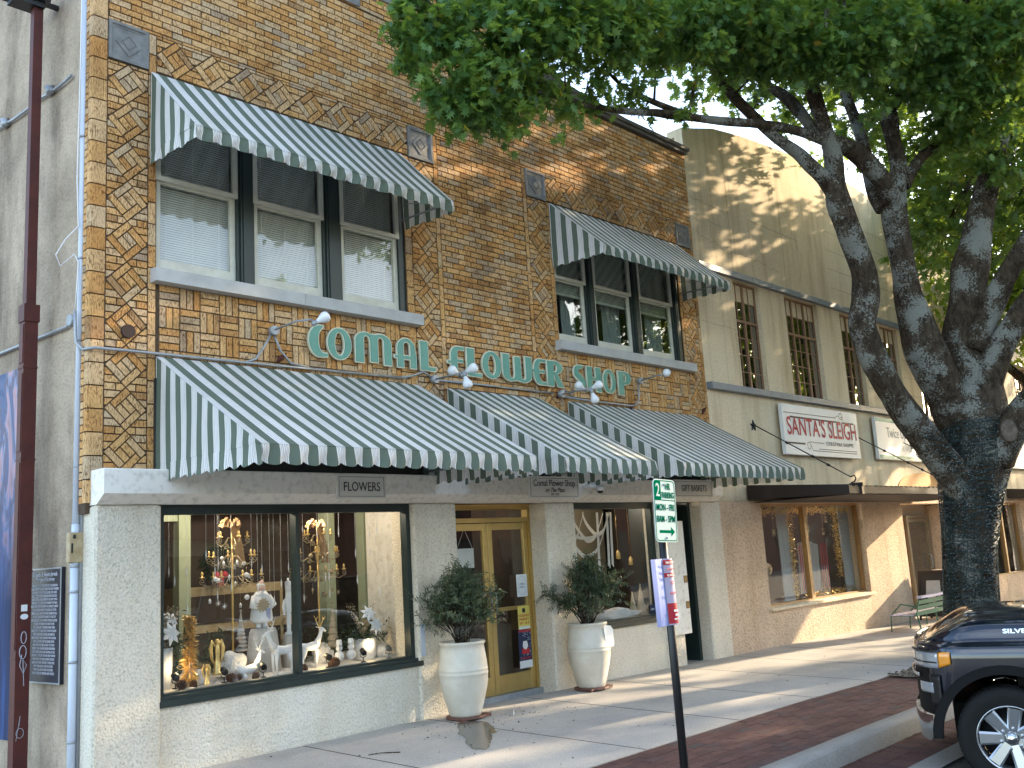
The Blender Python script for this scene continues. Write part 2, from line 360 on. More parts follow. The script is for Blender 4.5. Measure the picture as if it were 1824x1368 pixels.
b.add([(x,y,gz(x,y)-.013) for x,y in ((9.5,5.27),(40,5.27),(40,8.1),(9.5,8.1))], [(0,1,2,3)])
sw = b.build('sidewalk', M['conc']); tag(sw, kind='structure')
b = MB()
for x in JX[1:-1]: b.add([(x-.0095,5.27,gz(x,5.27)+.001),(x+.0095,5.27,gz(x,5.27)+.001),(x+.0095,8.1,gz(x,8.1)+.001),(x-.0095,8.1,gz(x,8.1)+.001)], [(0,1,2,3)])
tag(b.build('sidewalk_joint', mat('dark joint', (.07,.06,.05), .95)), kind='structure')
tag(sheet('alley', 1.0, 3.6, 5.0, 40, M['conc'], -.004, gz, 3, 20).build('alley', M['conc']), kind='structure')
# brick paver strip between walk and curb (running bond along the street)
random.seed(4)
def pavers(x0, x1, y0, y1, zf, L=.203, W=.10, ang=0, dz=0):
    b = MB(); r = 0; y = y0
    while y < y1-.02:
        x = x0-(L/2 if r % 2 else 0)
        while x < x1:
            a, c = max(x, x0)+.003, min(x+L, x1)-.003
            if c-a > .02:
                yy = y+.003; y2 = min(y+W, y1)-.003
                t = random.uniform(-.0025, .0025)
                top = [(a,yy,zf(a,yy)+t+dz),(c,yy,zf(c,yy)+t+dz),(c,y2,zf(c,y2)+t+dz),(a,y2,zf(a,y2)+t+dz)]
                bot = [(p[0],p[1],p[2]-.012) for p in top]
                b.add(top+bot, [(0,1,2,3),(0,4,5,1),(1,5,6,2),(2,6,7,3),(3,7,4,0)])
            x += L
        y += W; r += 1
    return b
def mulch_hole(x, y): return 11.95 < x < 14.9+2 and 4.6 < y < 5.27
b = MB()
for (x0, x1, y0, y1) in ((3.0, 12.0, 4.14, 5.25), (12.0, 17.5, 4.14, 4.36), (17.5, 30, 4.14, 5.25)):
    q = pavers(x0, x1, y0, y1, gz); b.add(q.v, q.f)
tag(b.build('paver_strip', M['paver']), kind='structure')
tag(sheet('paver_bed', 3.0, 40, 4.11, 5.275, M['joint'], -.010, gz, 60, 2).build('paver_bed', M['joint']), kind='structure')
# kerb with rounded nose
b = MB(); prof = [(4.14,.0),(4.14,.004),(4.01,.004),(3.975,-.004),(3.955,-.025),(3.945,-.16),(3.945,-.24)]
xs = [3.0+i*.75 for i in range(50)]
vs = []; fs = []
for x in xs:
    for y, z in prof: vs.append((x, y, gz(x, 4.0)+z))
n = len(prof)
for i in range(len(xs)-1):
    for j in range(n-1): a = i*n+j; fs.append((a, a+1, a+n+1, a+n))
b.add(vs, fs); kb = b.build('kerb', M['curb']); tag(kb, kind='structure')
for p in kb.data.polygons: p.use_smooth = True
# paver gutter and second flush concrete band, then the street
q = pavers(3.0, 20, 3.50, 3.945, lambda x, y: zs(x, y), .10, .203)
tag(q.build('gutter_pavers', M['paver']), kind='structure')
b = sheet('c', 3.0, 40, 3.28, 3.495, M['curb'], .004, zs, 40, 1); tag(b.build('kerb_band', M['curb']), kind='structure')
M['asphalt'] = mat('asphalt', (.075,.072,.068), .9, c2=(.045,.044,.042), ns=30, bump=.6, bs=160, bd=.006)
b = sheet('s', -60, 120, -14, 3.97, M['asphalt'], -.012, zs, 120, 20); tag(b.build('street', M['asphalt']), kind='structure')
# planting square round the tree: dark mulch and gravel
random.seed(9)
b = sheet('m', 11.97, 17.5, 4.37, 5.25, None, 0, gz, 44, 12)
b.v = [(x, y, z+.02+.03*noise.noise(Vector((x*3, y*3, 0)))+.012*noise.noise(Vector((x*14, y*14, 2)))) for x, y, z in b.v]
for k in range(2600):
    x = random.uniform(11.97, 17.4); y = random.uniform(4.38, 5.24); r = random.uniform(.008, .024)
    b.ball((x, y, gz(x, y)+.03+r*.4), r, 5, 3, (1.4, .9, .5))
M['mulch'] = island_mat('mulch and gravel', [(0, (.05,.042,.035)), (.5, (.12,.10,.08)), (.85, (.22,.19,.15)), (1, (.34,.30,.25))], .95)
tag(b.build('planting_bed', M['mulch']), kind='structure')
# ================================================================== brick building
D = 8.2
BB = empty('brick_building', (3.5, 8.2, 0), 'two storey golden brick shop building with diamond brick borders and white stucco piers', 'building')
def panel(b, X0, X1, Z0, Z1, holes, yf, yb):
    xs = sorted({X0, X1} | {h[i] for h in holes for i in (0, 1) if X0 < h[i] < X1})
    zs_ = sorted({Z0, Z1} | {h[i] for h in holes for i in (2, 3) if Z0 < h[i] < Z1})
    def hole(i, j):
        if i < 0 or j < 0 or i >= len(xs)-1 or j >= len(zs_)-1: return True
        cx, cz = (xs[i]+xs[i+1])/2, (zs_[j]+zs_[j+1])/2
        return any(h[0] < cx < h[1] and h[2] < cz < h[3] for h in holes)
    for i in range(len(xs)-1):
        for j in range(len(zs_)-1):
            if hole(i, j): continue
            a, c, d, e = xs[i], xs[i+1], zs_[j], zs_[j+1]
            b.add([(a,yf,d),(c,yf,d),(c,yf,e),(a,yf,e)], [(0,1,2,3)]); b.add([(a,yb,d),(c,yb,d),(c,yb,e),(a,yb,e)], [(3,2,1,0)])
            if hole(i-1, j): b.add([(a,yf,d),(a,yf,e),(a,yb,e),(a,yb,d)], [(0,1,2,3)])
            if hole(i+1, j): b.add([(c,yf,d),(c,yf,e),(c,yb,e),(c,yb,d)], [(3,2,1,0)])
            if hole(i, j-1): b.add([(a,yf,d),(a,yb,d),(c,yb,d),(c,yf,d)], [(0,1,2,3)])
            if hole(i, j+1): b.add([(a,yf,e),(a,yb,e),(c,yb,e),(c,yf,e)], [(3,2,1,0)])
    return b
b = MB(); panel(b, 3.56, 13.30, 2.50, 8.04, [(4.07,7.10,4.42,6.2),(9.75,12.76,4.42,6.2)], 8.212, 8.45)
b.build('mortar_wall', M['mortar'], BB)

# -- every brick of the front
def clip(poly, nx, nz, d):            # keep nx*x+nz*z <= d
    out = []
    for i in range(len(poly)):
        p, q = poly[i], poly[(i+1) % len(poly)]
        a = nx*p[0]+nz*p[1]-d; c = nx*q[0]+nz*q[1]-d
        if a <= 0: out.append(p)
        if (a < 0 < c) or (c < 0 < a):
            t = a/(a-c); out.append((p[0]+(q[0]-p[0])*t, p[1]+(q[1]-p[1])*t))
    return out
J = .0060          # half a joint
CH = .0677         # course height
BL = .2064
FB = MB(); random.seed(11)
def lay(poly, y=None, front=True):
    if len(poly) < 3: return
    ar = abs(sum(poly[i][0]*poly[(i+1)%len(poly)][1]-poly[(i+1)%len(poly)][0]*poly[i][1] for i in range(len(poly))))/2
    if ar < .0004: return
    yy = 8.2+random.uniform(-.0035, .0035); n = len(poly)
    cx = sum(p[0] for p in poly)/n; cz = sum(p[1] for p in poly)/n
    k = .0022
    ins = []
    for x, z in poly:
        dx, dz = cx-x, cz-z; l = math.hypot(dx, dz) or 1
        ins.append((x+dx/l*k, z+dz/l*k))
    vs = [(x, yy, z) for x, z in ins]+[(x, yy+.0025, z) for x, z in poly]+[(x, 8.214, z) for x, z in poly]
    fs = [tuple(range(n))]+[(i, n+i, n+(i+1)%n, (i+1)%n) for i in range(n)]+[(n+i, 2*n+i, 2*n+(i+1)%n, n+(i+1)%n) for i in range(n)]
    FB.add(vs, fs)
def rect(x0, x1, z0, z1): lay([(x0+J,z0+J),(x1-J,z0+J),(x1-J,z1-J),(x0+J,z1-J)])
def rbond(region, x0, x1, z0, z1, off=0, zbase=None):
    # running bond clipped by a list of half planes
    zb = z0 if zbase is None else zbase
    k = math.floor((z0-zb)/CH)
    while zb+k*CH < z1-.005:
        a, c = zb+k*CH, zb+(k+1)*CH
        x = math.floor((x0-off)/BL)*BL+off-(BL/2 if k % 2 else 0)
        while x < x1:
            p = [(max(x,x0)+J, max(a,z0)+J), (min(x+BL,x1)-J, max(a,z0)+J), (min(x+BL,x1)-J, min(c,z1)-J), (max(x,x0)+J, min(c,z1)-J)]
            if p[1][0]-p[0][0] > .02 and p[2][1]-p[1][1] > .012:
                for nx, nz, d in region: p = clip(p, nx, nz, d) if p else p
                lay(p)
            x += BL
        k += 1
def soldiers(x0, x1, z0, z1, h=.2064):
    n = max(1, round((z1-z0)/h)); h = (z1-z0)/n
    for i in range(n): rect(x0, x1, z0+i*h, z0+(i+1)*h)
S2 = math.sqrt(.5)
def diamond(cx, cz, r, flip=False):
    # pinwheel of four bricks round two half bricks, turned 45 degrees
    s = r*S2*2/2; Lq = 2*s; t = Lq*.25
    def T(u, v):
        if flip: u, v = v, u
        return (cx+(u-v)*S2, cz+(u+v)*S2)
    def q(u0, u1, v0, v1): lay([T(u0+J,v0+J),T(u1-J,v0+J),T(u1-J,v1-J),T(u0+J,v1-J)][::(-1 if flip else 1)])
    q(-s, s-t, -s, -s+t); q(s-t, s, -s, s-t); q(-s+t, s, s-t, s); q(-s, -s+t, -s+t, s)
    q(-s+t, 0, -s+t, s-t); q(0, s-t, -s+t, s-t)
def vstrip(x0, x1, ztop, zbot):
    cx = (x0+x1)/2; r = (x1-x0)/2-.004; p = (ztop-zbot)/round((ztop-zbot)/(2*r*.985)); n = round((ztop-zbot)/p)
    z = ztop
    for i in range(n): diamond(cx, ztop-p*(i+.5), p/2)
    jj = J*1.5
    for i in range(n+1):
        zt = ztop-p*i           # touch point; triangles left and right of it
        reg = []
        for sgn in (-1, 1):
            reg = []
            if i > 0: reg.append((-sgn, -1, -zt-jj*1.4+0 - (sgn*cx) + 0*r) if False else (-sgn*1.0, 1.0, zt-sgn*cx-jj))
            if i < n: reg.append((-sgn*1.0, -1.0, -zt-sgn*cx-jj))
            za, zb2 = (zt-p/2 if i < n else zt), (zt+p/2 if i > 0 else zt)
            xa, xb = (x0, cx) if sgn < 0 else (cx, x1)
            rbond(reg, xa, xb, za, zb2, off=(x1-.0 if sgn > 0 else x0), zbase=zt-CH*3.5)
def chain(x0, x1, zc, r0=.198):
    n = 8; p = (x1-x0)/n; r = p/2
    for i in range(n): diamond(x0+p*(i+.5), zc, r)
    jj = J*1.5
    for i in range(n+1):
        xt = x0+p*i
        for sgn in (-1, 1):         # below, above
            reg = []
            if i > 0: reg.append((1.0, -sgn*1.0, xt-sgn*zc-jj))
            if i < n: reg.append((-1.0, -sgn*1.0, -xt-sgn*zc-jj))
            # keep points with |z-zc| > |x-xt| on this side : region between neighbouring diamonds
            reg2 = []
            if i > 0: reg2.append((-1.0, -sgn*1.0, -xt-sgn*zc-jj) )
            if i < n: reg2.append((1.0, -sgn*1.0, xt-sgn*zc-jj))
            za, zb2 = (zc-r, zc) if sgn < 0 else (zc, zc+r)
            rbond(reg2, max(x0, xt-r), min(x1, xt+r), za, zb2, zbase=2.53)
def weave(x0, x1, z0, z1):
    m = .2045; i = 0; z = z1; r = 0
    while z > z0+.01:
        x = x0; i = 0
        while x < x1-.02:
            for k in range(3):
                if (i+r) % 2 == 0: a = (x, x+m, z-m+k*m/3, z-m+(k+1)*m/3)
                else: a = (x+k*m/3, x+(k+1)*m/3, z-m, z)
                a = (a[0], min(a[1], x1), max(a[2], z0), a[3])
                if a[1]-a[0] > .025 and a[3]-a[2] > .025: rect(*a)
            x += m; i += 1
        z -= m; r += 1
Z0, ZT = 2.53, 8.03
ZP0, ZP1 = 6.375, 6.76
STR = [(3.60, 3.99), (7.205, 7.60), (9.27, 9.665), (12.83, 13.215)]
for a, c in STR: vstrip(a, c, ZP0-.01, Z0)
for a, c in ((3.99,4.07),(7.60,7.67),(9.20,9.27)): soldiers(a, c, Z0, ZP1)
for a, c in ((7.10,7.205),(9.665,9.75),(12.76,12.83)): soldiers(a, c, Z0, 6.37)
soldiers(13.215, 13.30, Z0, ZP1)
for a, c in ((4.07,7.205),(9.665,12.83)):
    chain(a, c, 6.568)
    weave(a+.03, c, 3.35, 4.29)
    rbond([], a, c, Z0, 3.35, zbase=Z0)
zt = ZP1
rbond([], 3.60, 13.30, zt, ZT, zbase=Z0)
rbond([], 7.67, 9.20, Z0, zt, zbase=Z0)
for i in range(27):       # quoins that wrap the corner
    z = Z0+i*.2031
    if z > ZT-.1: break
rbond([], 5.75, 9.2, ZT-.0, 8.95, zbase=Z0)
FB.build('brick_facing', M['brick'], BB)
# corner quoins with a rounded nose
b = MB(); z = Z0-.25
while z < ZT-.1:
    pr = [(3.60-.006, 8.2),(3.485,8.2),(3.462,8.206),(3.452,8.225),(3.452,8.262),(3.47,8.27),(3.594,8.27)]
    b.prism([(x+random.uniform(-.001,.001), y) for x, y in pr], z+J, z+.2031-J, 'z'); z += .2031
zz = Z0-.25; k = 0
while zz < ZT:
    d = .03 if k % 2 else 0
    b.box(3.456, 3.52, 8.277, 8.335, zz+J, zz+CH-J); zz += CH; k += 1
b.build('quoin', M['brick'], BB)
b = MB(); b.box(3.462, 3.56, 8.215, 8.40, 2.2, ZT); b.build('quoin_mortar', M['mortar'], BB)
# coping
M['coping'] = mat('weathered coping', (.16,.15,.14), .8, c2=(.07,.065,.06), ns=3)
b = MB(); b.box(5.75, 9.2, 8.212, 8.45, 8.0405, 8.95); b.build('parapet', M['mortar'], BB)
b = MB()
for a, c, zt_ in ((3.40, 5.745, ZT), (9.205, 13.33, ZT), (5.70, 9.25, 8.955)):
    b.box(a, c, 8.14, 8.50, zt_+.0, zt_+.055); b.box(a-(0 if a > 5 else .02), c+(.02 if c > 13 else 0), 8.11, 8.52, zt_+.055, zt_+.115)
b.prism([(9.21,8.20),(9.21,8.55),(9.9,8.50),(10.6,8.40),(11.4,8.33),(12.3,8.27),(12.9,8.24),(13.28,8.20)], 8.30, 8.50)
b.build('coping', M['coping'], BB)
# cast stone plaques
def plaque(xc, zc, r=.19):
    b = MB(); y = 8.19
    def ring(pts, r0, r1, y0, y1):
        vs = [(xc+x*r0, y0, zc+z*r0) for x, z in pts]+[(xc+x*r1, y1, zc+z*r1) for x, z in pts]
        n = len(pts); b.add(vs, [(i,(i+1)%n,n+(i+1)%n,n+i) for i in range(n)])
    sq = [(-1,-1),(1,-1),(1,1),(-1,1)]; di = [(0,-1),(1,0),(0,1),(-1,0)]
    ring(sq, r, r, 8.214, y-.006); ring(sq, r, .86*r, y-.006, y-.006); ring(sq, .86*r, .80*r, y-.006, y+.006); ring(sq, .80*r, .74*r, y+.006, y+.006)
    ring(sq, .74*r, .72*r, y+.006, y+.010)
    b.add([(xc+x*.72*r, y+.010, zc+z*.72*r) for x, z in sq], [(0,1,2,3)])
    q = .66*r
    for r0, r1, y0, y1 in ((q,q,y+.010,y+.002),(q,.42*r,y+.002,y+.002),(.42*r,.40*r,y+.002,y+.008)): ring(di, r0, r1, y0, y1)
    b.add([(xc+x*.40*r, y+.008, zc+z*.40*r) for x, z in di], [(0,1,2,3)])
    ring(di, .30*r, .30*r, y+.008, y+.001); b.add([(xc+x*.30*r, y+.001, zc+z*.30*r) for x, z in di], [(0,1,2,3)])
    return b.build('plaque', M['plaque'], BB)
for a, c in STR: plaque((a+c)/2, 6.568, (c-a)/2-.004)
plaque(6.36, 8.235, .19); plaque(6.95, 8.455, .19)
# ties and small holes on the wall
b = MB(); b.lathe([(.0,-.012),(.058,-.012),(.062,0),(.062,.03)], (0,0,0), 20); b.xf(Matrix.Translation((3.80,8.19,3.80)) @ Matrix.Rotation(-PI/2, 4, 'X').inverted())
b.build('wall_tie_plate', mat('rusty plate', (.045,.020,.016), .8, c2=(.02,.01,.01), ns=20), BB)
for x, z in ((5.37,3.72),(11.22,3.63),(13.12,3.70),(9.62,3.68)):
    b = MB()
    for k in range(6):
        a = k*1.1+x; pts = [(x+.05*math.cos(a+t*.9)*(.4+.2*t), 8.185-.006*t, z+.045*math.sin(a+t*1.3)*(.5+.2*t)) for t in range(5)]
        b.tube(pts, .009, 6)
    b.build('wire_knot', M['rust'], BB)

# ------------------------------------------------ upper windows
def sash_window(x0, x1, z0, zm, z1, y, parent, blind, glassm):
    wn = empty('window', ((x0+x1)/2, y, z0)); wn.parent = parent
    wn.location = Vector(((x0+x1)/2, y, z0))-parent.location
    fr = MB(); t = .055
    # lower sash (inner), upper sash (outer)
    fr.box(x0, x0+t, y+.02, y+.06, z0, zm+.02); fr.box(x1-t, x1, y+.02, y+.06, z0, zm+.02); fr.box(x0+t, x1-t, y+.02, y+.06, z0, z0+.10); fr.box(x0+t, x1-t, y+.02, y+.06, zm-.035, zm+.02)
    fr.box(x0-.012, x0+t-.015, y-.02, y+.018, zm-.015, z1); fr.box(x1-t+.015, x1+.012, y-.02, y+.018, zm-.015, z1); fr.box(x0+t-.015, x1-t+.015, y-.02, y+.018, zm-.015, zm+.03)
    fr.box(x0+t-.015, x1-t+.015, y-.02, y+.018, z1-.07, z1)
    fr.build('frame', M['sash'], wn)
    g = MB(); g.box(x0+t-.005, x1-t+.005, y+.036, y+.042, z0+.09, zm); g.box(x0+t-.02, x1-t+.02, y-.003, y+.003, zm+.02, z1); g.build('pane', glassm, wn)
    bl = MB(); z = z1-.02; zb = z0+.02 if blind == 1 else zm-.17
    while z > zb:
        bl.add([(x0+.02,y+.105,z-.004),(x1-.02,y+.105,z-.004),(x1-.02,y+.086,z-.0305),(x0+.02,y+.086,z-.0305)], [(0,1,2,3)]); z -= .0235
    bl.box(x0+.02, x1-.02, y+.085, y+.11, zb-.03, zb-.005)
    for f in (.17, .5, .83):
        xx = x0+(x1-x0)*f; bl.box(xx-.0025, xx+.0025, y+.083, y+.0845, zb, z1)
    bl.build('blind', M['blind'], wn)
    return wn
def window_bank(x0, x1, sashes, blind, glassm):
    mb = MB(); y = 8.24
    edges = [x0]+[v for s_ in sashes for v in s_]+[x1]
    for k in range(0, len(edges), 2):
        a, c = edges[k], edges[k+1]
        if c-a < .004: continue
        mb.box(a, c, y-.01, y+.09, 4.42, 6.2)
        if c-a > .12: mb.box(a+.035, c-.035, y-.03, y-.0101, 4.42, 6.2); mb.box(a+.06, c-.06, y-.042, y-.0301, 4.42, 6.2)
    mb.box(x0, x1, y+.005, y+.13, 4.40, 4.452)
    mb.build('window_mullion', M['dgreen'], BB)
    for s_ in sashes: sash_window(s_[0], s_[1], 4.453, 5.33, 6.19, y, BB, blind, glassm)
window_bank(4.07, 7.10, [(4.085,4.925),(5.125,5.965),(6.205,7.015)], 1, M['glass'])
window_bank(9.75, 12.76, [(9.76,10.42),(10.62,11.485),(11.70,12.56)], 0, M['glass_dark'])
for a, c in ((4.015,7.235),(9.66,12.90)):
    b = MB(); b.prism([(8.085,4.288),(8.082,4.405),(8.09,4.412),(8.27,4.428),(8.27,4.288)], a, (a+c)/2-.002, 'x'); b.prism([(8.085,4.288),(8.082,4.405),(8.09,4.412),(8.27,4.428),(8.27,4.288)], (a+c)/2+.002, c, 'x')
    b.build('window_sill', M['sill'], BB)
# grey sheets added for the pale inner walls and reflection in the right windows
M['backing'] = mat('grey curtain', (.40,.42,.43), .9, c2=(.30,.32,.33), ns=3, mapping=(8,8,.5))
for x0, x1 in ((10.12,10.42),(11.05,11.47),(12.12,12.55)):
    b = MB(); n = 24
    vs = []
    for i in range(n+1):
        x = x0+(x1-x0)*i/n; y = 8.46+.018*math.sin(i*1.3)
        vs += [(x,y,4.45),(x,y,5.3)]
    b.add(vs, [(2*i,2*i+2,2*i+3,2*i+1) for i in range(n)], True); b.build('backing', M['backing'], BB)
# rooms behind
b = MB()
def room(x0, x1, y0, y1, z0, z1):
    v = [(x0,y0,z0),(x1,y0,z0),(x1,y1,z0),(x0,y1,z0),(x0,y0,z1),(x1,y0,z1),(x1,y1,z1),(x0,y1,z1)]
    b.add(v, [(0,1,2,3),(7,6,5,4),(0,3,7,4),(1,5,6,2),(3,2,6,7)])
room(3.7, 7.6, 8.46, 12, 3.9, 6.9); room(9.3, 13.1, 8.46, 12, 3.9, 6.9)
b.build('upper_room', mat('room paint', (.20,.19,.17), .9), BB)
b = MB(); b.box(3.5, 13.28, 8.53, 20, 7.55, 7.95); b.box(3.5,13.28,19.8,20,0,7.5); b.build('roof', M['coping'], BB)

# ------------------------------------------------ ground floor
def pier(x0, x1, y0=8.10, y1=8.5, z1=2.262, zb=-.1):
    b = MB(); b.bbox(x0, x1, y0, y1, zb, z1, .018); return b.build('pier', M['white_stucco'], BB)
pier(3.50, 4.08, 8.10, 8.36); pier(6.965, 7.60); pier(9.13, 9.69); pier(11.50, 11.95, 8.10, 8.36); pier(12.65, 13.20, 8.10, 9.0)
b = MB(); b.bbox(4.07, 6.975, 8.125, 8.4, -.1, .575, .01); b.build('stall_riser', M['white_stucco'], BB)
b = MB(); b.bbox(9.68, 11.51, 8.125, 8.4, -.1, .62, .01); b.build('stall_riser', M['white_stucco'], BB)
b = MB(); b.prism([(7.945,2.345),(7.945,2.545),(7.96,2.556),(8.24,2.556),(8.24,2.264),(8.085,2.264)], 3.50, 13.07, 'x'); b.build('lintel', M['lintel'], BB)
b = MB(); b.prism([(4.05,2.574),(12.95,2.574),(12.95,3.40),(4.05,3.40)], 8.17, 8.199); b.build('transom_board', M['dark'], BB)
def shopfront(x0, x1, z0, z1, mull, y=8.17):
    b = MB(); t = .055
    b.box(x0, x1, y, y+.10, z1-.085, z1); b.box(x0, x0+t, y, y+.10, z0, z1-.0851); b.box(x1-t, x1, y, y+.10, z0, z1-.0851)
    b.box(x0+t, x1-t, y+.005, y+.10, z0, z0+.05)
    for m_ in mull: b.box(m_-.022, m_+.022, y-.004, y+.098, z0+.05, z1-.0852)
    b.box(x0-.01, x1+.05, y-.075, y+.02, z0-.055, z0-.002); b.box(x0-.005, x1+.04, y-.05, y+.015, z0-.0018, z0+.028)
    o = b.build('shopfront_frame', M['dgreen'], BB)
    g = MB(); g.box(x0+t-.01, x1-t+.01, y+.055, y+.061, z0+.04, z1-.08); g.build('shop_pane', M['shopglass'], BB)
M['shopglass'] = glass_mat('shop glass', (.97,.98,.97), 1.2, 1.5)
shopfront(4.08, 6.965, .60, 2.263, [5.52])
shopfront(9.69, 11.50, .665, 2.263, [])
b = MB(); b.box(11.90,11.95,8.361,8.9,0,2.262); b.build('recess_wall', M['dgreen'], BB)
# door recess: frame and two leaves
dr = empty('entrance_door', (8.37, 8.38, 0)); dr.parent = BB; dr.location = Vector((8.37, 8.38, 0))-BB.location
b = MB(); y = 8.38
b.box(7.62,7.67,y,y+.10,.0,2.262); b.box(9.085,9.13,y,y+.10,.0,2.262); b.box(7.67,9.085,y,y+.10,2.20,2.262); b.box(7.67,9.085,y,y+.10,2.045,2.10)
b.build('door_frame', M['brass'], dr)
g = MB(); g.box(7.67,9.085,y+.05,y+.056,2.09,2.21); g.build('transom_pane', M['shopglass'], dr)
for x0, x1, hs in ((7.672,8.373,1),(8.381,9.083,-1)):
    b = MB(); y2 = y+.02
    b.bbox(x0,x0+.075,y2,y2+.045,.03,2.04,.004); b.bbox(x1-.075,x1,y2,y2+.045,.03,2.04,.004); b.box(x0+.075,x1-.075,y2+.002,y2+.043,1.955,2.035); b.box(x0+.075,x1-.075,y2+.002,y2+.043,.035,.24)
    b.box(x0+.075,x1-.075,y2+.002,y2+.043,.98,1.025)
    lf = b.build('door_leaf', M['brass'], dr)
    h = MB(); hx = x1-.038 if hs > 0 else x0+.038
    h.tube([(hx,y2,.98),(hx,y2-.05,1.0),(hx,y2-.055,1.08),(hx,y2-.05,1.2),(hx,y2,1.22)], .010, 8); h.build('pull_handle', M['galv'], lf)
    g = MB(); g.box(x0+.07,x1-.07,y2+.02,y2+.026,.23,1.96); g.build('door_pane', M['shopglass'], lf)
b = MB(); b.box(7.6,9.13,8.33,8.6,-.05,.028); b.build('threshold', M['galv'], BB)
# green side door
gd = empty('side_door', (12.3, 8.75, 0)); gd.parent = BB; gd.location = Vector((12.3, 8.75, 0))-BB.location
b = MB(); b.box(11.95,12.02,8.45,8.85,0,2.262); b.box(12.58,12.65,8.30,8.85,-.06,2.262); b.box(12.02,12.58,8.55,8.85,2.08,2.262); b.build('door_frame', M['dgreen'], gd)
b = MB(); b.bbox(12.025,12.575,8.75,8.80,0,2.075,.006)
b.box(12.12,12.48,8.738,8.7499,.25,.9); b.box(12.12,12.48,8.738,8.7499,1.1,1.95); b.build('door_leaf', M['dgreen'], gd)
# ------------------------------------------------ side wall of the brick building
SW = Matrix.Translation((3.50, 8.34, 0)) @ Matrix.Rotation(R(4.0), 4, 'Z')     # local +y runs back along the wall
b = MB(); b.box(0, .05, 0, 14, -.3, 8.03)
b.v = [tuple(SW @ Vector(p)) for p in b.v]; b.build('side_wall', M['side'], BB)
# shared floor slab inside the shop
b = MB(); b.box(4.0, 13.1, 8.56, 16, -.1, .02); b.build('shop_floor', mat('shop floor', (.10,.08,.06), .5), BB)

# ================================================================== awnings
def awning(name, X0, X1, zt, zo, yo, label, group, vh=.15, zwall=None, right_x=None):
    # X0..X1 along the wall; zt at wall, zo outer edge height, yo outer y
    root = empty(name, ((X0+X1)/2, 8.18, zo), label, 'awning', group)
    yw = 8.185; P = .18
    zw = zo-.02 if zwall is None else zwall
    nx = int((X1-X0)/.03); ny = 14
    def sag(u, v): return -.012*math.sin(PI*v)*(1+.4*math.sin(u*7))+.003*noise.noise(Vector((u*5, v*6, X0)))
    b = MB(); vs = []; uv = []
    for j in range(ny+1):
        v = j/ny; y = yw+(yo-yw)*v; z = zt+(zo-zt)*v
        for i in range(nx+1):
            x = X0+(X1-X0)*i/nx; s_ = sag(x, v)
            vs.append((x, y, z+s_)); uv.append((x-X0+.02, v))
    fs = [(j*(nx+1)+i, (j+1)*(nx+1)+i, (j+1)*(nx+1)+i+1, j*(nx+1)+i+1) for j in range(ny) for i in range(nx)]
    b.add(vs, fs, True, uv); b.build('canopy_top', M['awning'], root)
    # side cheeks
    nd = int((yw-yo)/.03); 
    for sx, X in ((-1, X0), (1, X1)):
        b = MB(); vs = []; uv = []; fs = []
        cols = nd
        for i in range(cols+1):
            t = i/cols; y = yw+(yo-yw)*t; ztop = zt+(zo-zt)*t+(0 if i in (0, cols) else sag(X, t))
            zb = zw+(zo-zw)*t
            for k in range(5):
                z = zb+(max(ztop-zb, .0))*k/4
                wv = .004*math.sin(y*9+k)
                vs.append((X+wv, y, z)); uv.append((yw-y+.075, k))
        for i in range(cols):
            for k in range(4): fs.append((i*5+k, (i+1)*5+k, (i+1)*5+k+1, i*5+k+1))
        b.add(vs, fs, True, uv)
        # side valance with scallops
        vs = []; uv = []; fs = []
        for i in range(cols*2+1):
            t = i/(cols*2); y = yw+(yo-yw)*t; zb = zw+(zo-zw)*t; d = yw-y
            sc_ = vh-.034*(1-abs(math.sin(PI*(d+.075-.045)/P)))
            for k in range(5):
                q = k/4; fl = .013*math.sin(2*PI*d/P*.5+X)*q+.009*math.sin(2*PI*d/P+2.2*q)*q
                vs.append((X+fl, y, zb-sc_*q)); uv.append((d+.075, -q))
        for i in range(cols*2):
            for k in range(4): fs.append((i*5+k, (i+1)*5+k, (i+1)*5+k+1, i*5+k+1))
        b.add(vs, fs, True, uv); b.build('side_panel', M['awning'], root)
    # front valance
    b = MB(); n = int((X1-X0)/.015); vs = []; uv = []; fs = []
    for i in range(n+1):
        x = X0+(X1-X0)*i/n; d = x-X0
        sc_ = vh-.036*(1-abs(math.sin(PI*(d+.02-.045)/P)))
        for k in range(7):
            q = k/6
            fl = (.022*math.sin(2*PI*d/P+1.0+2.4*q)+.010*math.sin(d*13+X0))*q
            vs.append((x+.006*math.sin(6*q+d*3)*q, yo+.004-fl-.008*math.sin(PI*q), zo-.0-sc_*q)); uv.append((d+.02, -q))
    for i in range(n):
        for k in range(6): fs.append((i*7+k, (i+1)*7+k, (i+1)*7+k+1, i*7+k+1))
    b.add(vs, fs, True, uv); b.build('valance', M['awning'], root)
    # pipe frame
    b = MB(); r = .0105
    b.tube([(X0+.02,yo+.02,zo-.012),(X1-.02,yo+.02,zo-.012)], r); b.tube([(X0+.02,yw,zt-.02),(X1-.02,yw,zt-.02)], r)
    for X in (X0+.02, X1-.02): b.tube([(X,yw+.01,zw-.01),(X,yo+.02,zo-.012)], r); b.tube([(X,yw,zw+.18),(X,yo+.16,zo+.06)], .006, 6); b.tube([(X,yw,zt-.02),(X,yo+.02,zo-.015)], r)
    b.build('frame', M['galv'], root)
    return root
g1 = 'striped awnings over the upper windows'; g2 = 'striped awnings over the shopfront'
awning('window_awning', 4.005, 7.075, 6.362, 5.515, 7.335, 'green and white striped awning over the large left upper window with closed blinds', g1, .135, 5.55)
awning('window_awning', 9.70, 12.80, 6.362, 5.535, 7.31, 'green and white striped awning over the right upper window with dark panes', g1, .135, 5.56)
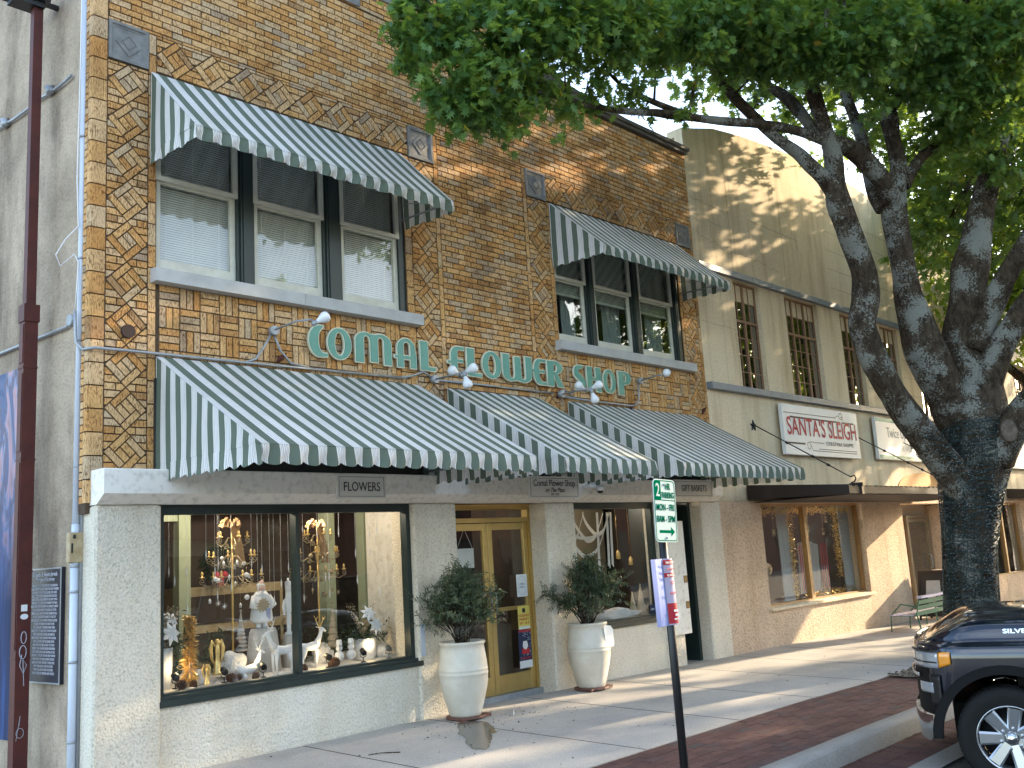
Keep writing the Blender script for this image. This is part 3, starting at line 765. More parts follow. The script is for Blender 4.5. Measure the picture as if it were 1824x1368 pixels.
awning('shop_awning', 4.06, 7.20, 3.605, 2.60, 6.46, 'wide green and white striped awning above the Christmas display window at the left', g2, .165, 2.62)
awning('shop_awning', 7.63, 9.245, 3.605, 2.60, 6.46, 'narrow middle striped awning above the gold entrance door', g2, .165, 2.62)
awning('shop_awning', 9.80, 12.84, 3.605, 2.60, 6.46, 'striped awning at the right above the green side door and hanging gift basket sign', g2, .165, 2.62)

# ================================================================== sign letters
def arc(cx, cy, rx, ry, a0, a1, n=18):
    return [(cx+rx*math.cos(R(a0+(a1-a0)*i/n)), cy+ry*math.sin(R(a0+(a1-a0)*i/n))) for i in range(n+1)]
G = {}
G['C'] = [arc(.62,.5,.62,.5,128,270,20)+[(1.0,.0),(1.0,.12),(.80,.12)]+arc(.72,.5,.30,.37,262,140,18)[1:]+[(.55,.98),(.30,.93)]]
G['C'] = [[(.56,1.0)]+arc(.60,.5,.60,.5,97,262,24)+[(.98,.03),(.98,.16),(.82,.15)]+arc(.80,.52,.30,.38,250,120,20)+[(.80,.97),(.70,1.0)]]
G['O'] = [arc(.5,.5,.5,.5,0,358,36), arc(.5,.5,.20,.36,0,358,28)]
G['M'] = [[(0,0),(0,.66)]+arc(.27,.70,.27,.30,180,60,10)+arc(.70,.70,.30,.30,120,0,12)+[(1,0),(.78,0),(.78,.74)]+arc(.70,.76,.08,.12,0,180,8)+[(.62,.05),(.40,.05),(.40,.74)]+arc(.31,.76,.08,.12,0,180,8)+[(.23,0)]]
G['A'] = [[(.12,0),(.12,.30),(0,.30),(0,.40),(.12,.40),(.12,.58)]+arc(.54,.62,.42,.38,178,20,14)+[(1.0,.40),(1.0,0),(.72,0),(.72,.28),(.42,.28),(.42,0)], [(.42,.42),(.42,.70)]+arc(.57,.72,.15,.15,170,10,8)+[(.72,.42)]]
G['L'] = [[(0,0),(0,1),(.52,1),(.52,.14),(1,.14),(1,0)]]
G['F'] = [[(.18,0),(.18,.36),(0,.36),(0,.47),(.18,.47),(.18,.60)]+arc(.60,.66,.42,.34,180,95,10)+[(1,1),(1,.87),(.72,.87)]+arc(.72,.75,.14,.12,100,180,5)+[(.58,.55),(.92,.55),(.92,.43),(.58,.43),(.58,0)]]
G['W'] = [[(0,1),(0,.34)]+arc(.26,.30,.26,.30,180,300,10)+arc(.70,.30,.30,.30,240,360,12)+[(1,1),(.78,1),(.78,.26)]+arc(.70,.24,.08,.12,0,-180,8)+[(.62,.95),(.40,.95),(.40,.26)]+arc(.31,.24,.08,.12,0,-180,8)+[(.23,1)]]
G['E'] = [arc(.56,.5,.44,.5,92,150,8)+[(.12,.57),(0,.57),(0,.46),(.13,.46)]+arc(.56,.5,.44,.5,200,268,8)+[(1,0),(1,.13),(.75,.13)]+arc(.72,.34,.20,.20,260,190,6)+[(.51,.46),(.90,.46),(.90,.57),(.51,.57)]+arc(.72,.68,.20,.20,170,100,6)+[(1,.87),(1,1)]]
G['R'] = [[(0,0),(0,1),(.5,1)]+arc(.55,.76,.42,.24,90,-60,12)+[(.62,.50),(1.0,.0),(.62,0),(.40,.44),(.40,0)], [(.40,.58),(.40,.88)]+arc(.48,.73,.12,.15,80,-80,8)]
G['S'] = [[(.30,1)]+arc(.42,.72,.40,.28,110,200,8)+[(.62,.36),(.62,.20),(.20,.10),(0,.06),(.05,-.0)]+arc(.60,.30,.40,.30,265,380,10)+[(.42,.68),(.44,.80),(.80,.86),(.86,.97)]]
G['S'] = [[(.90,1.0),(.78,.86),(.46,.84),(.42,.72),(.96,.44),(1.0,.24),(.82,.05),(.50,0),(.06,.0),(.18,.16),(.52,.17),(.56,.28),(.04,.56),(0,.76),(.16,.94),(.44,1.0)]]
G['H'] = [[(0,0),(0,1),(.38,1),(.38,.58),(.62,.58),(.62,1),(1,1),(1,0),(.62,0),(.62,.46),(.38,.46),(.38,0)]]
G['P'] = [[(0,0),(0,1),(.5,1)]+arc(.55,.72,.45,.28,90,-90,14)+[(.42,.44),(.42,0)], [(.42,.58),(.42,.88)]+arc(.50,.73,.12,.15,80,-80,8)]
def glyph_obj(name, loops, m, ext, off, y, parent, x0, z0, w_, h_):
    cu = bpy.data.curves.new(name, 'CURVE'); cu.dimensions = '2D'; cu.fill_mode = 'BOTH'; cu.extrude = ext; cu.offset = off
    cu.bevel_depth = .0012; cu.bevel_resolution = 0
    for lp in loops:
        sp = cu.splines.new('POLY'); sp.points.add(len(lp)-1); sp.use_cyclic_u = True
        for p, (a, c) in zip(sp.points, lp): p.co = (a*w_, c*h_, 0, 1)
    t = bpy.data.objects.new('tmp', cu); col.objects.link(t)
    dg = bpy.context.evaluated_depsgraph_get(); me = bpy.data.meshes.new_from_object(t.evaluated_get(dg))
    col.objects.unlink(t); bpy.data.objects.remove(t)
    me.transform(Matrix.Rotation(PI/2, 4, 'X')); me.materials.clear(); me.materials.append(m)
    o = bpy.data.objects.new(name, me); col.objects.link(o); o.parent = parent
    o.location = (x0, y, z0)
    return o
WORD = [('C',5.69,5.93),('O',5.925,6.235),('M',6.285,6.785),('A',6.825,7.145),('L',7.205,7.435),('F',7.63,7.90),('L',7.94,8.185),('O',8.20,8.53),('W',8.555,9.09),('E',9.09,9.365),('R',9.39,9.715),('S',9.93,10.17),('H',10.205,10.515),('O',10.56,10.845),('P',10.91,11.205)]
names = {0:'first letter C of the green shop name',1:'letter O after the C in the green shop name',2:'letter M of the first word in the green shop name',3:'letter A of the first word in the green shop name',4:'letter L that ends the first word of the green shop name',5:'letter F that starts the middle word of the green shop name',6:'letter L after the F in the middle word',7:'letter O in the middle word of the green shop name',8:'letter W in the middle word of the green shop name',9:'letter E in the middle word of the green shop name',10:'letter R that ends the middle word of the green shop name',11:'letter S that starts the last word of the green shop name',12:'letter H of the last word of the green shop name',13:'letter O of the last word of the green shop name',14:'letter P that ends the green shop name'}
for k, (ch, x0, x1) in enumerate(WORD):
    rt = empty('sign_letter', (x0, 8.16, 3.775), 'cream edged '+names[k], 'letter', 'green letters of the shop name')
    hgt = .345
    glyph_obj('letter_back', G[ch], M['letter_edge'], .014, .004, 0, rt, 0, 0, x1-x0, hgt)
    glyph_obj('letter_face', G[ch], M['letter'], .004, -.007, -.0165, rt, 0, 0, x1-x0, hgt)
def text_obj(name, body, m, size, ext=.001, align='CENTER', sx=1, font=None, bold=0, shear=0, spacing=1):
    cu = bpy.data.curves.new(name, 'FONT'); cu.body = body; cu.size = size; cu.extrude = ext; cu.align_x = align; cu.offset = bold; cu.shear = shear; cu.space_character = spacing
    t = bpy.data.objects.new('tmp', cu); col.objects.link(t)
    dg = bpy.context.evaluated_depsgraph_get(); me = bpy.data.meshes.new_from_object(t.evaluated_get(dg))
    col.objects.unlink(t); bpy.data.objects.remove(t)
    me.transform(Matrix.Rotation(PI/2, 4, 'X') @ Matrix.Scale(sx, 4, (1,0,0))); me.materials.clear(); me.materials.append(m)
    o = bpy.data.objects.new(name, me); col.objects.link(o); return o
def put_text(parent, name, body, m, x, y, z, size, **kw):
    o = text_obj(name, body, m, size, **kw); o.parent = parent; o.location = (x, y, z); return o
M['ink'] = mat('black ink', (.02,.02,.022), .6)
M['red'] = mat('red ink', (.50,.02,.03), .6)
M['greenink'] = mat('traffic green', (.0,.12,.06), .9, spec=.0)

# small hanging signs under the awnings
M['signboard'] = mat('pale sign board', (.68,.66,.60), .6, c2=(.62,.60,.54), ns=6)
def hang_sign(X0, X1, z0, z1, y, lab, lines):
    rt = empty('hanging_sign', ((X0+X1)/2, y, z0), lab, 'sign', 'small hanging signs under the shop awnings')
    b = MB(); b.box(X0, X1, y, y+.02, z0, z1); b.build('board', M['signboard'], rt)
    b = MB(); e = .022; t = .004; yy = y-.0018
    b.box(X0+e, X1-e, yy, y-.0002, z0+e, z0+e+t); b.box(X0+e, X1-e, yy, y-.0002, z1-e-t, z1-e); b.box(X0+e, X0+e+t, yy, y-.0002, z0+e+t, z1-e-t); b.box(X1-e-t, X1-e, yy, y-.0002, z0+e+t, z1-e-t)
    b.build('border', M['ink'], rt)
    b = MB()
    for x in (X0+.06, X1-.06): b.tube([(x,y+.01,z1),(x,y+.01,z1+.14)], .004, 6)
    b.build('hook', M['black'], rt)
    for body, dz, size, kw in lines: put_text(rt, 'lettering', body, M['ink'], 0, -.003, dz, size, **kw)
hang_sign(5.555, 6.145, 2.265, 2.50, 7.55, 'small white hanging sign reading flowers under the left awning', [('FLOWERS', .075, .125, dict(sx=.82))])
hang_sign(8.28, 9.18, 2.27, 2.53, 7.58, 'hanging sign with the shop name between the left and middle awnings', [('Comal Flower Shop', .145, .108, dict(sx=.86)), ('on The Plaza', .075, .075, dict(sx=.9, shear=.4)), ('EST. 1953', .036, .035, dict())])
hang_sign(11.27, 12.22, 2.285, 2.53, 7.6, 'hanging sign reading gift baskets at the right end of the white lintel', [('GIFT BASKETS', .085, .125, dict(sx=.82))])
TREE = {'trunk': [(14.671, 5.152, -0.184, 0.492),(14.642, 5.098, 0.144, 0.444),(14.605, 5.057, 0.457, 0.397),(14.56, 5.004, 0.848, 0.381),(14.509, 4.938, 1.316, 0.381),(14.481, 4.867, 1.706, 0.405),(14.459, 4.791, 2.095, 0.46),(14.458, 4.692, 2.482, 0.524),(14.447, 4.604, 2.87, 0.539),(14.458, 4.574, 3.227, 0.494),(14.453, 4.561, 3.589, 0.416)], 'A': [(14.31, 4.802, 2.095, 0.268),(14.014, 4.879, 2.444, 0.266),(13.715, 4.977, 2.728, 0.248),(13.375, 5.082, 3.154, 0.223),(13.077, 5.164, 3.495, 0.214),(12.799, 5.216, 3.867, 0.212),(12.686, 5.262, 4.158, 0.212),(12.516, 5.234, 4.395, 0.218),(12.53, 5.138, 4.71, 0.203),(12.395, 5.054, 5.017, 0.187),(12.298, 5.081, 5.317, 0.187),(12.079, 5.077, 5.661, 0.17),(11.972, 5.114, 5.96, 0.185),(11.92, 5.104, 6.218, 0.148),(11.876, 5.066, 6.547, 0.133),(11.689, 5.041, 6.84, 0.118),(11.494, 5.027, 7.128, 0.109),(11.311, 5.002, 7.41, 0.094),(11.138, 4.966, 7.686, 0.079),(10.978, 4.892, 8.061, 0.064),(10.768, 4.836, 8.571, 0.049)], 'A1': [(11.949, 5.13, 5.998, 0.126),(11.716, 5.167, 6.242, 0.11),(11.476, 5.232, 6.403, 0.102),(11.369, 5.31, 6.548, 0.095),(10.962, 5.407, 6.707, 0.086),(10.655, 5.526, 6.943, 0.085),(10.387, 5.61, 7.15, 0.078),(10.168, 5.65, 7.328, 0.07),(9.967, 5.664, 7.529, 0.056),(9.648, 5.652, 7.744, 0.048),(9.317, 5.647, 7.983, 0.034)], 'A2b': [(11.62, 5.133, 6.774, 0.088),(11.59, 5.244, 7.042, 0.089),(11.591, 5.342, 7.23, 0.09),(11.547, 5.479, 7.462, 0.083),(11.488, 5.643, 7.645, 0.068),(11.421, 5.81, 7.854, 0.061),(11.305, 6.017, 8.107, 0.046)], 'B': [(13.103, 4.782, 6.021, 0.132),(12.77, 4.774, 6.281, 0.145),(12.552, 4.816, 6.442, 0.144),(12.339, 4.862, 6.57, 0.143),(12.108, 4.93, 6.689, 0.134),(11.901, 4.991, 6.733, 0.119),(11.641, 5.114, 6.758, 0.081),(11.412, 5.199, 6.801, 0.08),(11.057, 5.282, 6.797, 0.072),(10.828, 5.378, 6.796, 0.071),(10.49, 5.453, 6.753, 0.063),(10.082, 5.602, 6.716, 0.062),(9.675, 5.746, 6.691, 0.054),(9.347, 5.811, 6.645, 0.06),(9.01, 5.884, 6.606, 0.052),(8.73, 5.904, 6.535, 0.045),(8.528, 5.978, 6.514, 0.045),(8.223, 6.017, 6.469, 0.038),(7.906, 6.067, 6.436, 0.031),(7.586, 6.117, 6.419, 0.024),(7.228, 6.197, 6.438, 0.018)], 'B2': [(9.521, 5.765, 6.681, 0.047),(9.27, 5.868, 6.743, 0.04),(8.967, 5.895, 6.743, 0.039),(8.745, 5.967, 6.806, 0.032),(8.471, 5.96, 6.817, 0.025),(8.196, 5.939, 6.886, 0.019)], 'C': [(14.406, 4.75, 3.047, 0.368),(14.13, 4.808, 3.393, 0.333),(13.852, 4.855, 3.787, 0.315),(13.724, 4.899, 4.144, 0.299),(13.622, 4.927, 4.461, 0.268),(13.526, 4.937, 4.815, 0.22),(13.354, 4.889, 5.141, 0.195),(13.285, 4.883, 5.452, 0.195),(13.229, 4.872, 5.724, 0.203),(13.073, 4.819, 6.001, 0.194),(13.076, 4.728, 6.342, 0.147),(13.069, 4.667, 6.607, 0.132),(12.991, 4.661, 6.955, 0.116),(12.931, 4.655, 7.225, 0.14),(12.893, 4.646, 7.418, 0.109),(12.703, 4.667, 7.548, 0.092),(12.501, 4.709, 7.647, 0.092),(12.304, 4.757, 7.699, 0.091),(12.103, 4.822, 7.707, 0.075),(11.934, 4.823, 7.827, 0.06),(11.718, 4.821, 8.151, 0.052),(11.448, 4.727, 8.484, 0.044)], 'C1b': [(12.909, 4.645, 7.356, 0.109),(12.972, 4.528, 7.547, 0.109),(12.973, 4.465, 7.789, 0.101),(12.999, 4.389, 7.976, 0.093),(12.966, 4.241, 8.111, 0.077),(12.982, 4.037, 8.261, 0.069),(13.026, 3.815, 8.361, 0.061),(13.116, 3.531, 8.514, 0.053)], 'C2': [(12.984, 4.902, 6.047, 0.155),(12.978, 4.997, 6.28, 0.125),(12.997, 5.046, 6.59, 0.11),(12.939, 5.047, 6.825, 0.102),(12.944, 5.089, 7.22, 0.095),(12.943, 5.155, 7.542, 0.088),(12.862, 5.18, 7.782, 0.088),(12.809, 5.175, 8.021, 0.072),(12.808, 5.23, 8.39, 0.056)], 'C3': [(13.14, 4.661, 6.336, 0.101),(13.288, 4.6, 6.535, 0.086),(13.447, 4.525, 6.742, 0.087),(13.639, 4.428, 6.903, 0.071),(13.861, 4.286, 7.11, 0.064),(14.107, 4.103, 7.372, 0.048)], 'D': [(14.594, 4.616, 3.364, 0.419),(14.509, 4.584, 3.843, 0.386),(14.546, 4.585, 4.26, 0.357),(14.512, 4.519, 4.659, 0.308),(14.604, 4.461, 5.079, 0.294),(14.587, 4.396, 5.399, 0.294),(14.708, 4.326, 5.745, 0.271),(14.726, 4.225, 6.065, 0.23),(14.865, 4.135, 6.416, 0.207),(14.888, 4.027, 6.737, 0.182),(15.039, 3.906, 7.159, 0.15),(15.075, 3.77, 7.538, 0.133),(15.233, 3.623, 8.025, 0.109),(15.276, 3.431, 8.594, 0.084)], 'E': [(14.444, 4.429, 4.135, 0.24),(14.406, 4.232, 4.483, 0.206),(14.365, 4.05, 4.779, 0.181),(14.328, 3.88, 5.017, 0.164),(14.306, 3.695, 5.25, 0.163),(14.299, 3.496, 5.477, 0.154),(14.271, 3.104, 5.958, 0.121),(14.19, 2.707, 6.681, 0.09)], 'F': [(14.452, 4.419, 3.566, 0.254),(14.422, 4.209, 3.929, 0.22),(14.39, 4.033, 4.165, 0.203),(14.378, 3.834, 4.411, 0.186),(14.394, 3.6, 4.68, 0.169),(14.342, 3.119, 5.028, 0.135),(14.487, 2.559, 5.45, 0.089)], 'G': [(14.42, 4.413, 2.569, 0.313),(14.326, 4.135, 2.882, 0.254),(14.312, 3.939, 3.126, 0.214),(14.229, 3.673, 3.349, 0.181),(14.224, 3.157, 3.639, 0.132)], 'blobs': [(6.03, 6.5, 6.77, 0.31),(6.21, 6.41, 6.37, 0.33),(6.07, 6.41, 6.98, 0.33),(5.93, 6.54, 7.05, 0.19),(6.42, 6.41, 6.08, 0.27),(6.23, 6.49, 5.99, 0.14),(6.58, 6.19, 6.84, 0.45),(6.73, 6.29, 6.38, 0.39),(6.99, 6.0, 7.03, 0.46),(7.2, 6.2, 6.53, 0.26),(7.41, 5.83, 7.11, 0.35),(7.59, 6.12, 6.43, 0.19),(6.9, 6.31, 6.22, 0.23),(7.89, 5.75, 7.13, 0.4),(8.0, 6.04, 6.7, 0.16),(8.27, 5.82, 7.03, 0.19),(8.37, 5.63, 7.38, 0.34),(9.0, 5.52, 7.51, 0.39),(8.97, 5.74, 7.3, 0.16),(9.55, 5.66, 6.98, 0.09),(9.32, 5.73, 6.52, 0.1),(9.69, 5.33, 7.69, 0.44),(10.1, 5.19, 7.64, 0.44),(10.43, 4.84, 7.68, 0.51),(9.94, 5.44, 7.37, 0.16),(10.51, 5.1, 7.43, 0.18),(10.82, 4.77, 7.49, 0.25),(10.99, 4.52, 7.74, 0.49),(11.3, 4.56, 7.43, 0.21),(11.36, 4.11, 7.78, 0.49),(11.57, 4.28, 7.43, 0.27),(12.06, 3.97, 7.75, 0.39),(12.13, 3.81, 8.09, 0.43),(12.54, 3.56, 7.9, 0.51),(12.59, 4.07, 7.42, 0.27),(13.1, 3.81, 7.49, 0.5),(13.86, 3.66, 7.26, 0.51),(13.54, 3.26, 7.82, 0.53),(13.7, 4.15, 7.14, 0.33),(14.55, 3.64, 6.78, 0.4),(14.99, 4.13, 7.06, 0.25),(10.97, 5.57, 7.21, 0.09),(8.14, 6.09, 6.51, 0.09),(8.85, 5.9, 6.64, 0.06),(11.05, 5.12, 7.45, 0.13),(13.95, 5.23, 7.7, 0.2),(13.47, 5.47, 7.6, 0.12),(12.97, 2.93, 8.02, 0.43),(9.08, 5.11, 7.57, 0.38),(9.62, 4.8, 7.68, 0.39),(7.21, 5.72, 7.18, 0.35),(7.92, 5.52, 7.37, 0.36),(11.9, 4.55, 7.27, 0.18),(12.46, 4.35, 7.49, 0.18),(8.54, 5.9, 6.75, 0.14),(9.54, 5.54, 7.47, 0.17),(6.62, 6.37, 5.97, 0.14)]}
# ================================================================== trees
def bark(name, lich=.5, base=((.085,.065,.045),(.028,.021,.015))):
    m, n, b, L = nodes(name); b.inputs['Roughness'].default_value = .95; b.inputs['Specular IOR Level'].default_value = .1
    t = N(n, 'ShaderNodeTexCoord')
    mp = N(n, 'ShaderNodeMapping'); mp.inputs['Scale'].default_value = (1,1,.5); L(t.outputs['Object'], mp.inputs[0])
    z = N(n, 'ShaderNodeTexNoise', i_Scale=16.0, i_Detail=9.0); z.inputs['Roughness'].default_value = .72; L(mp.outputs[0], z.inputs['Vector'])
    r = ramp(n, [(.38, base[1]), (.60, base[0])]); L(z.outputs['Fac'], r.inputs[0])
    z2 = N(n, 'ShaderNodeTexNoise', i_Scale=34.0, i_Detail=8.0); z2.inputs['Roughness'].default_value = .75; z2.inputs['Distortion'].default_value = .6; L(t.outputs['Object'], z2.inputs['Vector'])
    z3 = N(n, 'ShaderNodeTexNoise', i_Scale=2.6, i_Detail=4.0); L(t.outputs['Object'], z3.inputs['Vector'])
    ad = N(n, 'ShaderNodeMath', operation='ADD'); L(z2.outputs['Fac'], ad.inputs[0]); L(z3.outputs['Fac'], ad.inputs[1])
    rl = ramp(n, [(1.07-lich*.02, (0,0,0)), (1.11, (1,1,1))]); 
    ml = N(n, 'ShaderNodeMath', operation='MULTIPLY'); ml.inputs[1].default_value = .8; L(ad.outputs[0], ml.inputs[0])
    rl.color_ramp.elements[0].position = .845-.012*lich; rl.color_ramp.elements[1].position = .885-.008*lich; L(ml.outputs[0], rl.inputs[0])
    mm = N(n, 'ShaderNodeMixRGB'); L(rl.outputs[0], mm.inputs[0]); L(r.outputs[0], mm.inputs[1]); mm.inputs[2].default_value = (.22,.225,.20,1)
    L(mm.outputs[0], b.inputs['Base Color'])
    bp = N(n, 'ShaderNodeBump'); bp.inputs['Strength'].default_value = 1; bp.inputs['Distance'].default_value = .03; L(z.outputs['Fac'], bp.inputs['Height']); L(bp.outputs[0], b.inputs['Normal'])
    return m
def leaf_mat(name, stops, trans=.45, tcol=(.30,.42,.03)):
    m, n, b, L = nodes(name); b.inputs['Roughness'].default_value = .42; b.inputs['Specular IOR Level'].default_value = .45
    g = N(n, 'ShaderNodeNewGeometry'); r = ramp(n, stops); L(g.outputs['Random Per Island'], r.inputs[0]); L(r.outputs[0], b.inputs['Base Color'])
    tl = N(n, 'ShaderNodeBsdfTranslucent'); mc = N(n, 'ShaderNodeMixRGB'); mc.inputs[0].default_value = .6; L(r.outputs[0], mc.inputs[1]); mc.inputs[2].default_value = (*tcol, 1); L(mc.outputs[0], tl.inputs[0])
    ms = N(n, 'ShaderNodeMixShader'); ms.inputs[0].default_value = trans; o = n.nodes['Material Output']
    L(b.outputs[0], ms.inputs[1]); L(tl.outputs[0], ms.inputs[2]); L(ms.outputs[0], o.inputs[0])
    return m
M['bark'] = bark('bark with pale lichen', 1.0)
M['bark2'] = bark('grey brown bark', .2)
GR = [(0, (.04,.11,.04)), (.3, (.06,.155,.05)), (.65, (.09,.21,.07)), (.92, (.16,.29,.08)), (.99, (.20,.28,.05)), (1, (.40,.20,.03))]
M['leaf'] = leaf_mat('oak leaves', GR, .45, (.42,.55,.04))
M['leaf2'] = leaf_mat('sunlit oak leaves', [(0, (.07,.16,.03)), (.5, (.11,.22,.04)), (.95, (.18,.28,.05)), (1, (.35,.22,.04))], .5, (.5,.6,.05))
M['olive'] = leaf_mat('olive leaves', [(0, (.04,.07,.035)), (.5, (.07,.11,.055)), (.9, (.12,.16,.10)), (1, (.16,.19,.13))], .25, (.12,.18,.05))
M['leaf_orange'] = leaf_mat('turning leaves', [(0, (.35,.10,.02)), (.6, (.45,.17,.03)), (1, (.25,.15,.03))], .45, (.7,.25,.03))
# lobed leaf outline (7 lobes) and a plain one
LOBE = [(0,0),(.10,.16),(.42,.20),(.16,.32),(.52,.50),(.16,.52),(.34,.84),(.07,.70),(0,1.0),(-.07,.70),(-.34,.84),(-.16,.52),(-.52,.50),(-.16,.32),(-.42,.20),(-.10,.16)]
LOBE = np.array([(x, y, .10*abs(x)) for x, y in LOBE])
SIMP = np.array([(0,0,0),(.30,.45,.06),(0,1.0,0),(-.30,.45,.06)])
NARR = np.array([(0,0,0),(.11,.4,.02),(0,1.0,0),(-.11,.4,.02)])
def leaves(name, pts, dirs, size, shape, m, parent, rng, droop=.2, sv=.3):
    # pts Nx3 base points, dirs Nx3 leaf axis
    n = len(pts); k = len(shape)
    d = dirs/np.maximum(np.linalg.norm(dirs, axis=1, keepdims=True), 1e-6)
    up = rng.normal(0, .55, (n,3)); up[:,2] += 1.0
    sx = np.cross(d, up); sx /= np.maximum(np.linalg.norm(sx, axis=1, keepdims=True), 1e-6); nz_ = np.cross(sx, d)
    s = size*(1+rng.uniform(-sv, sv, n))[:,None,None]
    V = pts[:,None,:]+s*(shape[None,:,0:1]*sx[:,None,:]+shape[None,:,1:2]*d[:,None,:]+shape[None,:,2:3]*nz_[:,None,:])
    V[:,:,2] -= (droop*size*shape[None,:,1]**2)
    V = V.reshape(-1,3)
    if parent is not None: V = V-np.array(parent.location[:])
    me = bpy.data.meshes.new(name); me.vertices.add(len(V)); me.vertices.foreach_set('co', V.astype(np.float32).ravel())
    me.loops.add(n*k); me.loops.foreach_set('vertex_index', np.arange(n*k, dtype=np.int32))
    me.polygons.add(n); me.polygons.foreach_set('loop_start', np.arange(0, n*k, k, dtype=np.int32)); me.polygons.foreach_set('loop_total', np.full(n, k, dtype=np.int32))
    me.update(calc_edges=True); me.materials.append(m)
    o = bpy.data.objects.new(name, me); col.objects.link(o); o.parent = parent
    return o
def sprays(blobs, rng, dens, per=14, rad=.20, fill=.95):
    # leaf sprays scattered through blob volumes; dens = sprays per cubic metre-ish of shell
    P = []; Dn = []
    for x, y, z, r in blobs:
        ns = max(3, int(dens*(r**2)*4))
        u = rng.normal(0, 1, (ns,3)); u /= np.linalg.norm(u, axis=1, keepdims=True)
        c = np.array((x,y,z))+u*(r*fill*rng.uniform(.15, 1, (ns,1))**.5)*np.array((1,1,.85))
        out = u*.8+rng.normal(0,.5,(ns,3)); out[:,2] -= .15
        for q in range(per):
            t = rng.uniform(0, 1, (ns,1))
            P.append(c+out*rad*t+rng.normal(0, rad*.25, (ns,3))); Dn.append(out*.5+rng.normal(0, .75, (ns,3)))
    return np.concatenate(P), np.concatenate(Dn)
tr = empty('oak_tree', (14.62, 5.06, -.15), 'large multi-stemmed oak with lichen covered limbs rising from the planting bed behind the pickup', 'tree')
b = MB()
def smooth_path(pts, k=3):
    out = []
    for i in range(len(pts)-1):
        p0 = pts[max(i-1,0)]; p1 = pts[i]; p2 = pts[i+1]; p3 = pts[min(i+2,len(pts)-1)]
        for j in range(k):
            t = j/k
            out.append(tuple(.5*((2*p1[a])+(-p0[a]+p2[a])*t+(2*p0[a]-5*p1[a]+4*p2[a]-p3[a])*t*t+(-p0[a]+3*p1[a]-3*p2[a]+p3[a])*t**3) for a in range(4)))
    out.append(pts[-1]); return out
for k, v in TREE.items():
    if k == 'blobs': continue
    s_ = smooth_path(v, 3); b.tube([p[:3] for p in s_], [p[3]*.86 for p in s_], 20 if k in ('trunk','A','C','D') else 12, jit=.22)
limbpts = [p for k, v in TREE.items() if k not in ('blobs','trunk') for p in v]
random.seed(5)
UP = []
rng = np.random.default_rng(7)
# crown above the frame
for k in range(90):
    a = random.uniform(0, 2*PI); rr = 5.6*math.sqrt(random.uniform(.02, 1)); x = 13.2+rr*math.cos(a); y = 3.6+rr*math.sin(a)*.8; h = 9.6+random.uniform(0, 4.2)*(1-(rr/6.2)**2)
    if x < 9.5: h = max(h, 9.4+(9.5-x)*.1)
    UP.append((x, y, h, random.uniform(.55,.95)))
for k in range(26):        # right side of the crown, off to the right of the view
    UP.append((random.uniform(16.5,21), random.uniform(1.5,7), random.uniform(6.6,10), random.uniform(.6,.95)))
for k in range(44):  # leaf masses added to keep direct sun off the upper brick
    UP.append((random.uniform(14.5,20.5), random.uniform(3.6,7.2), random.uniform(8.9,12.6), random.uniform(.6,.95)))
def near(c, pts):
    return min(pts, key=lambda p: (p[0]-c[0])**2+(p[1]-c[1])**2+(p[2]-c[2])**2)
for (x, y, z, r) in TREE['blobs']+UP:
    q = near((x,y,z), limbpts); d = math.dist(q[:3], (x,y,z))
    mid = [(q[0]+(x-q[0])*t+random.uniform(-.05,.05)*d, q[1]+(y-q[1])*t+random.uniform(-.05,.05)*d, q[2]+(z-q[2])*t+.06*d*math.sin(PI*t)) for t in (0,.33,.66,1)]
    r0 = min(q[3]*.6, .012+.010*d); b.tube(mid, [r0, r0*.75, r0*.5, .006], 6)
    for k in range(4):
        e = (x+random.uniform(-1,1)*r, y+random.uniform(-1,1)*r, z+random.uniform(-.8,.6)*r)
        b.tube([mid[2], ((mid[2][0]+e[0])/2, (mid[2][1]+e[1])/2, (mid[2][2]+e[2])/2+.03), e], [.008,.006,.003], 5)
b.build('trunk', M['bark'], tr)
# knot scar
p = TREE['G'][1]
kb_ = MB(); kb_.lathe([(.0,0),(.03,.0),(.05,.015),(.085,.03),(.11,.02),(.125,-.02),(.12,-.08)], (0,0,0), 20)
dirv = (Vector((0,0,1.64))-Vector(p[:3])).normalized()
kb_.xf(Matrix.Translation(Vector(p[:3])+dirv*(p[3]-.02)+Vector((0,0,.02))) @ dirv.to_track_quat('Z','Y').to_matrix().to_4x4() @ Matrix.Diagonal((.85,1.3,1,1)))
kb_.build('branch_scar', mat('bare scar wood', (.20,.16,.12), .9, c2=(.04,.03,.025), ns=14), tr)
P, Dn = sprays(TREE['blobs'], rng, 84, 15, .17)
leaves('crown', P, Dn, .108, LOBE, M['leaf'], tr, rng)
P, Dn = sprays(UP, rng, 13, 14, .26)
leaves('crown_top', P, Dn, .17, LOBE, M['leaf'], tr, rng)
print('leaves', len(P))
P, Dn = sprays([(13.55,2.62,8.1,.22),(13.75,2.5,8.05,.2)], rng, 90, 12, .12)
leaves('turning_leaves', P, Dn, .13, LOBE, M['leaf_orange'], tr, rng)
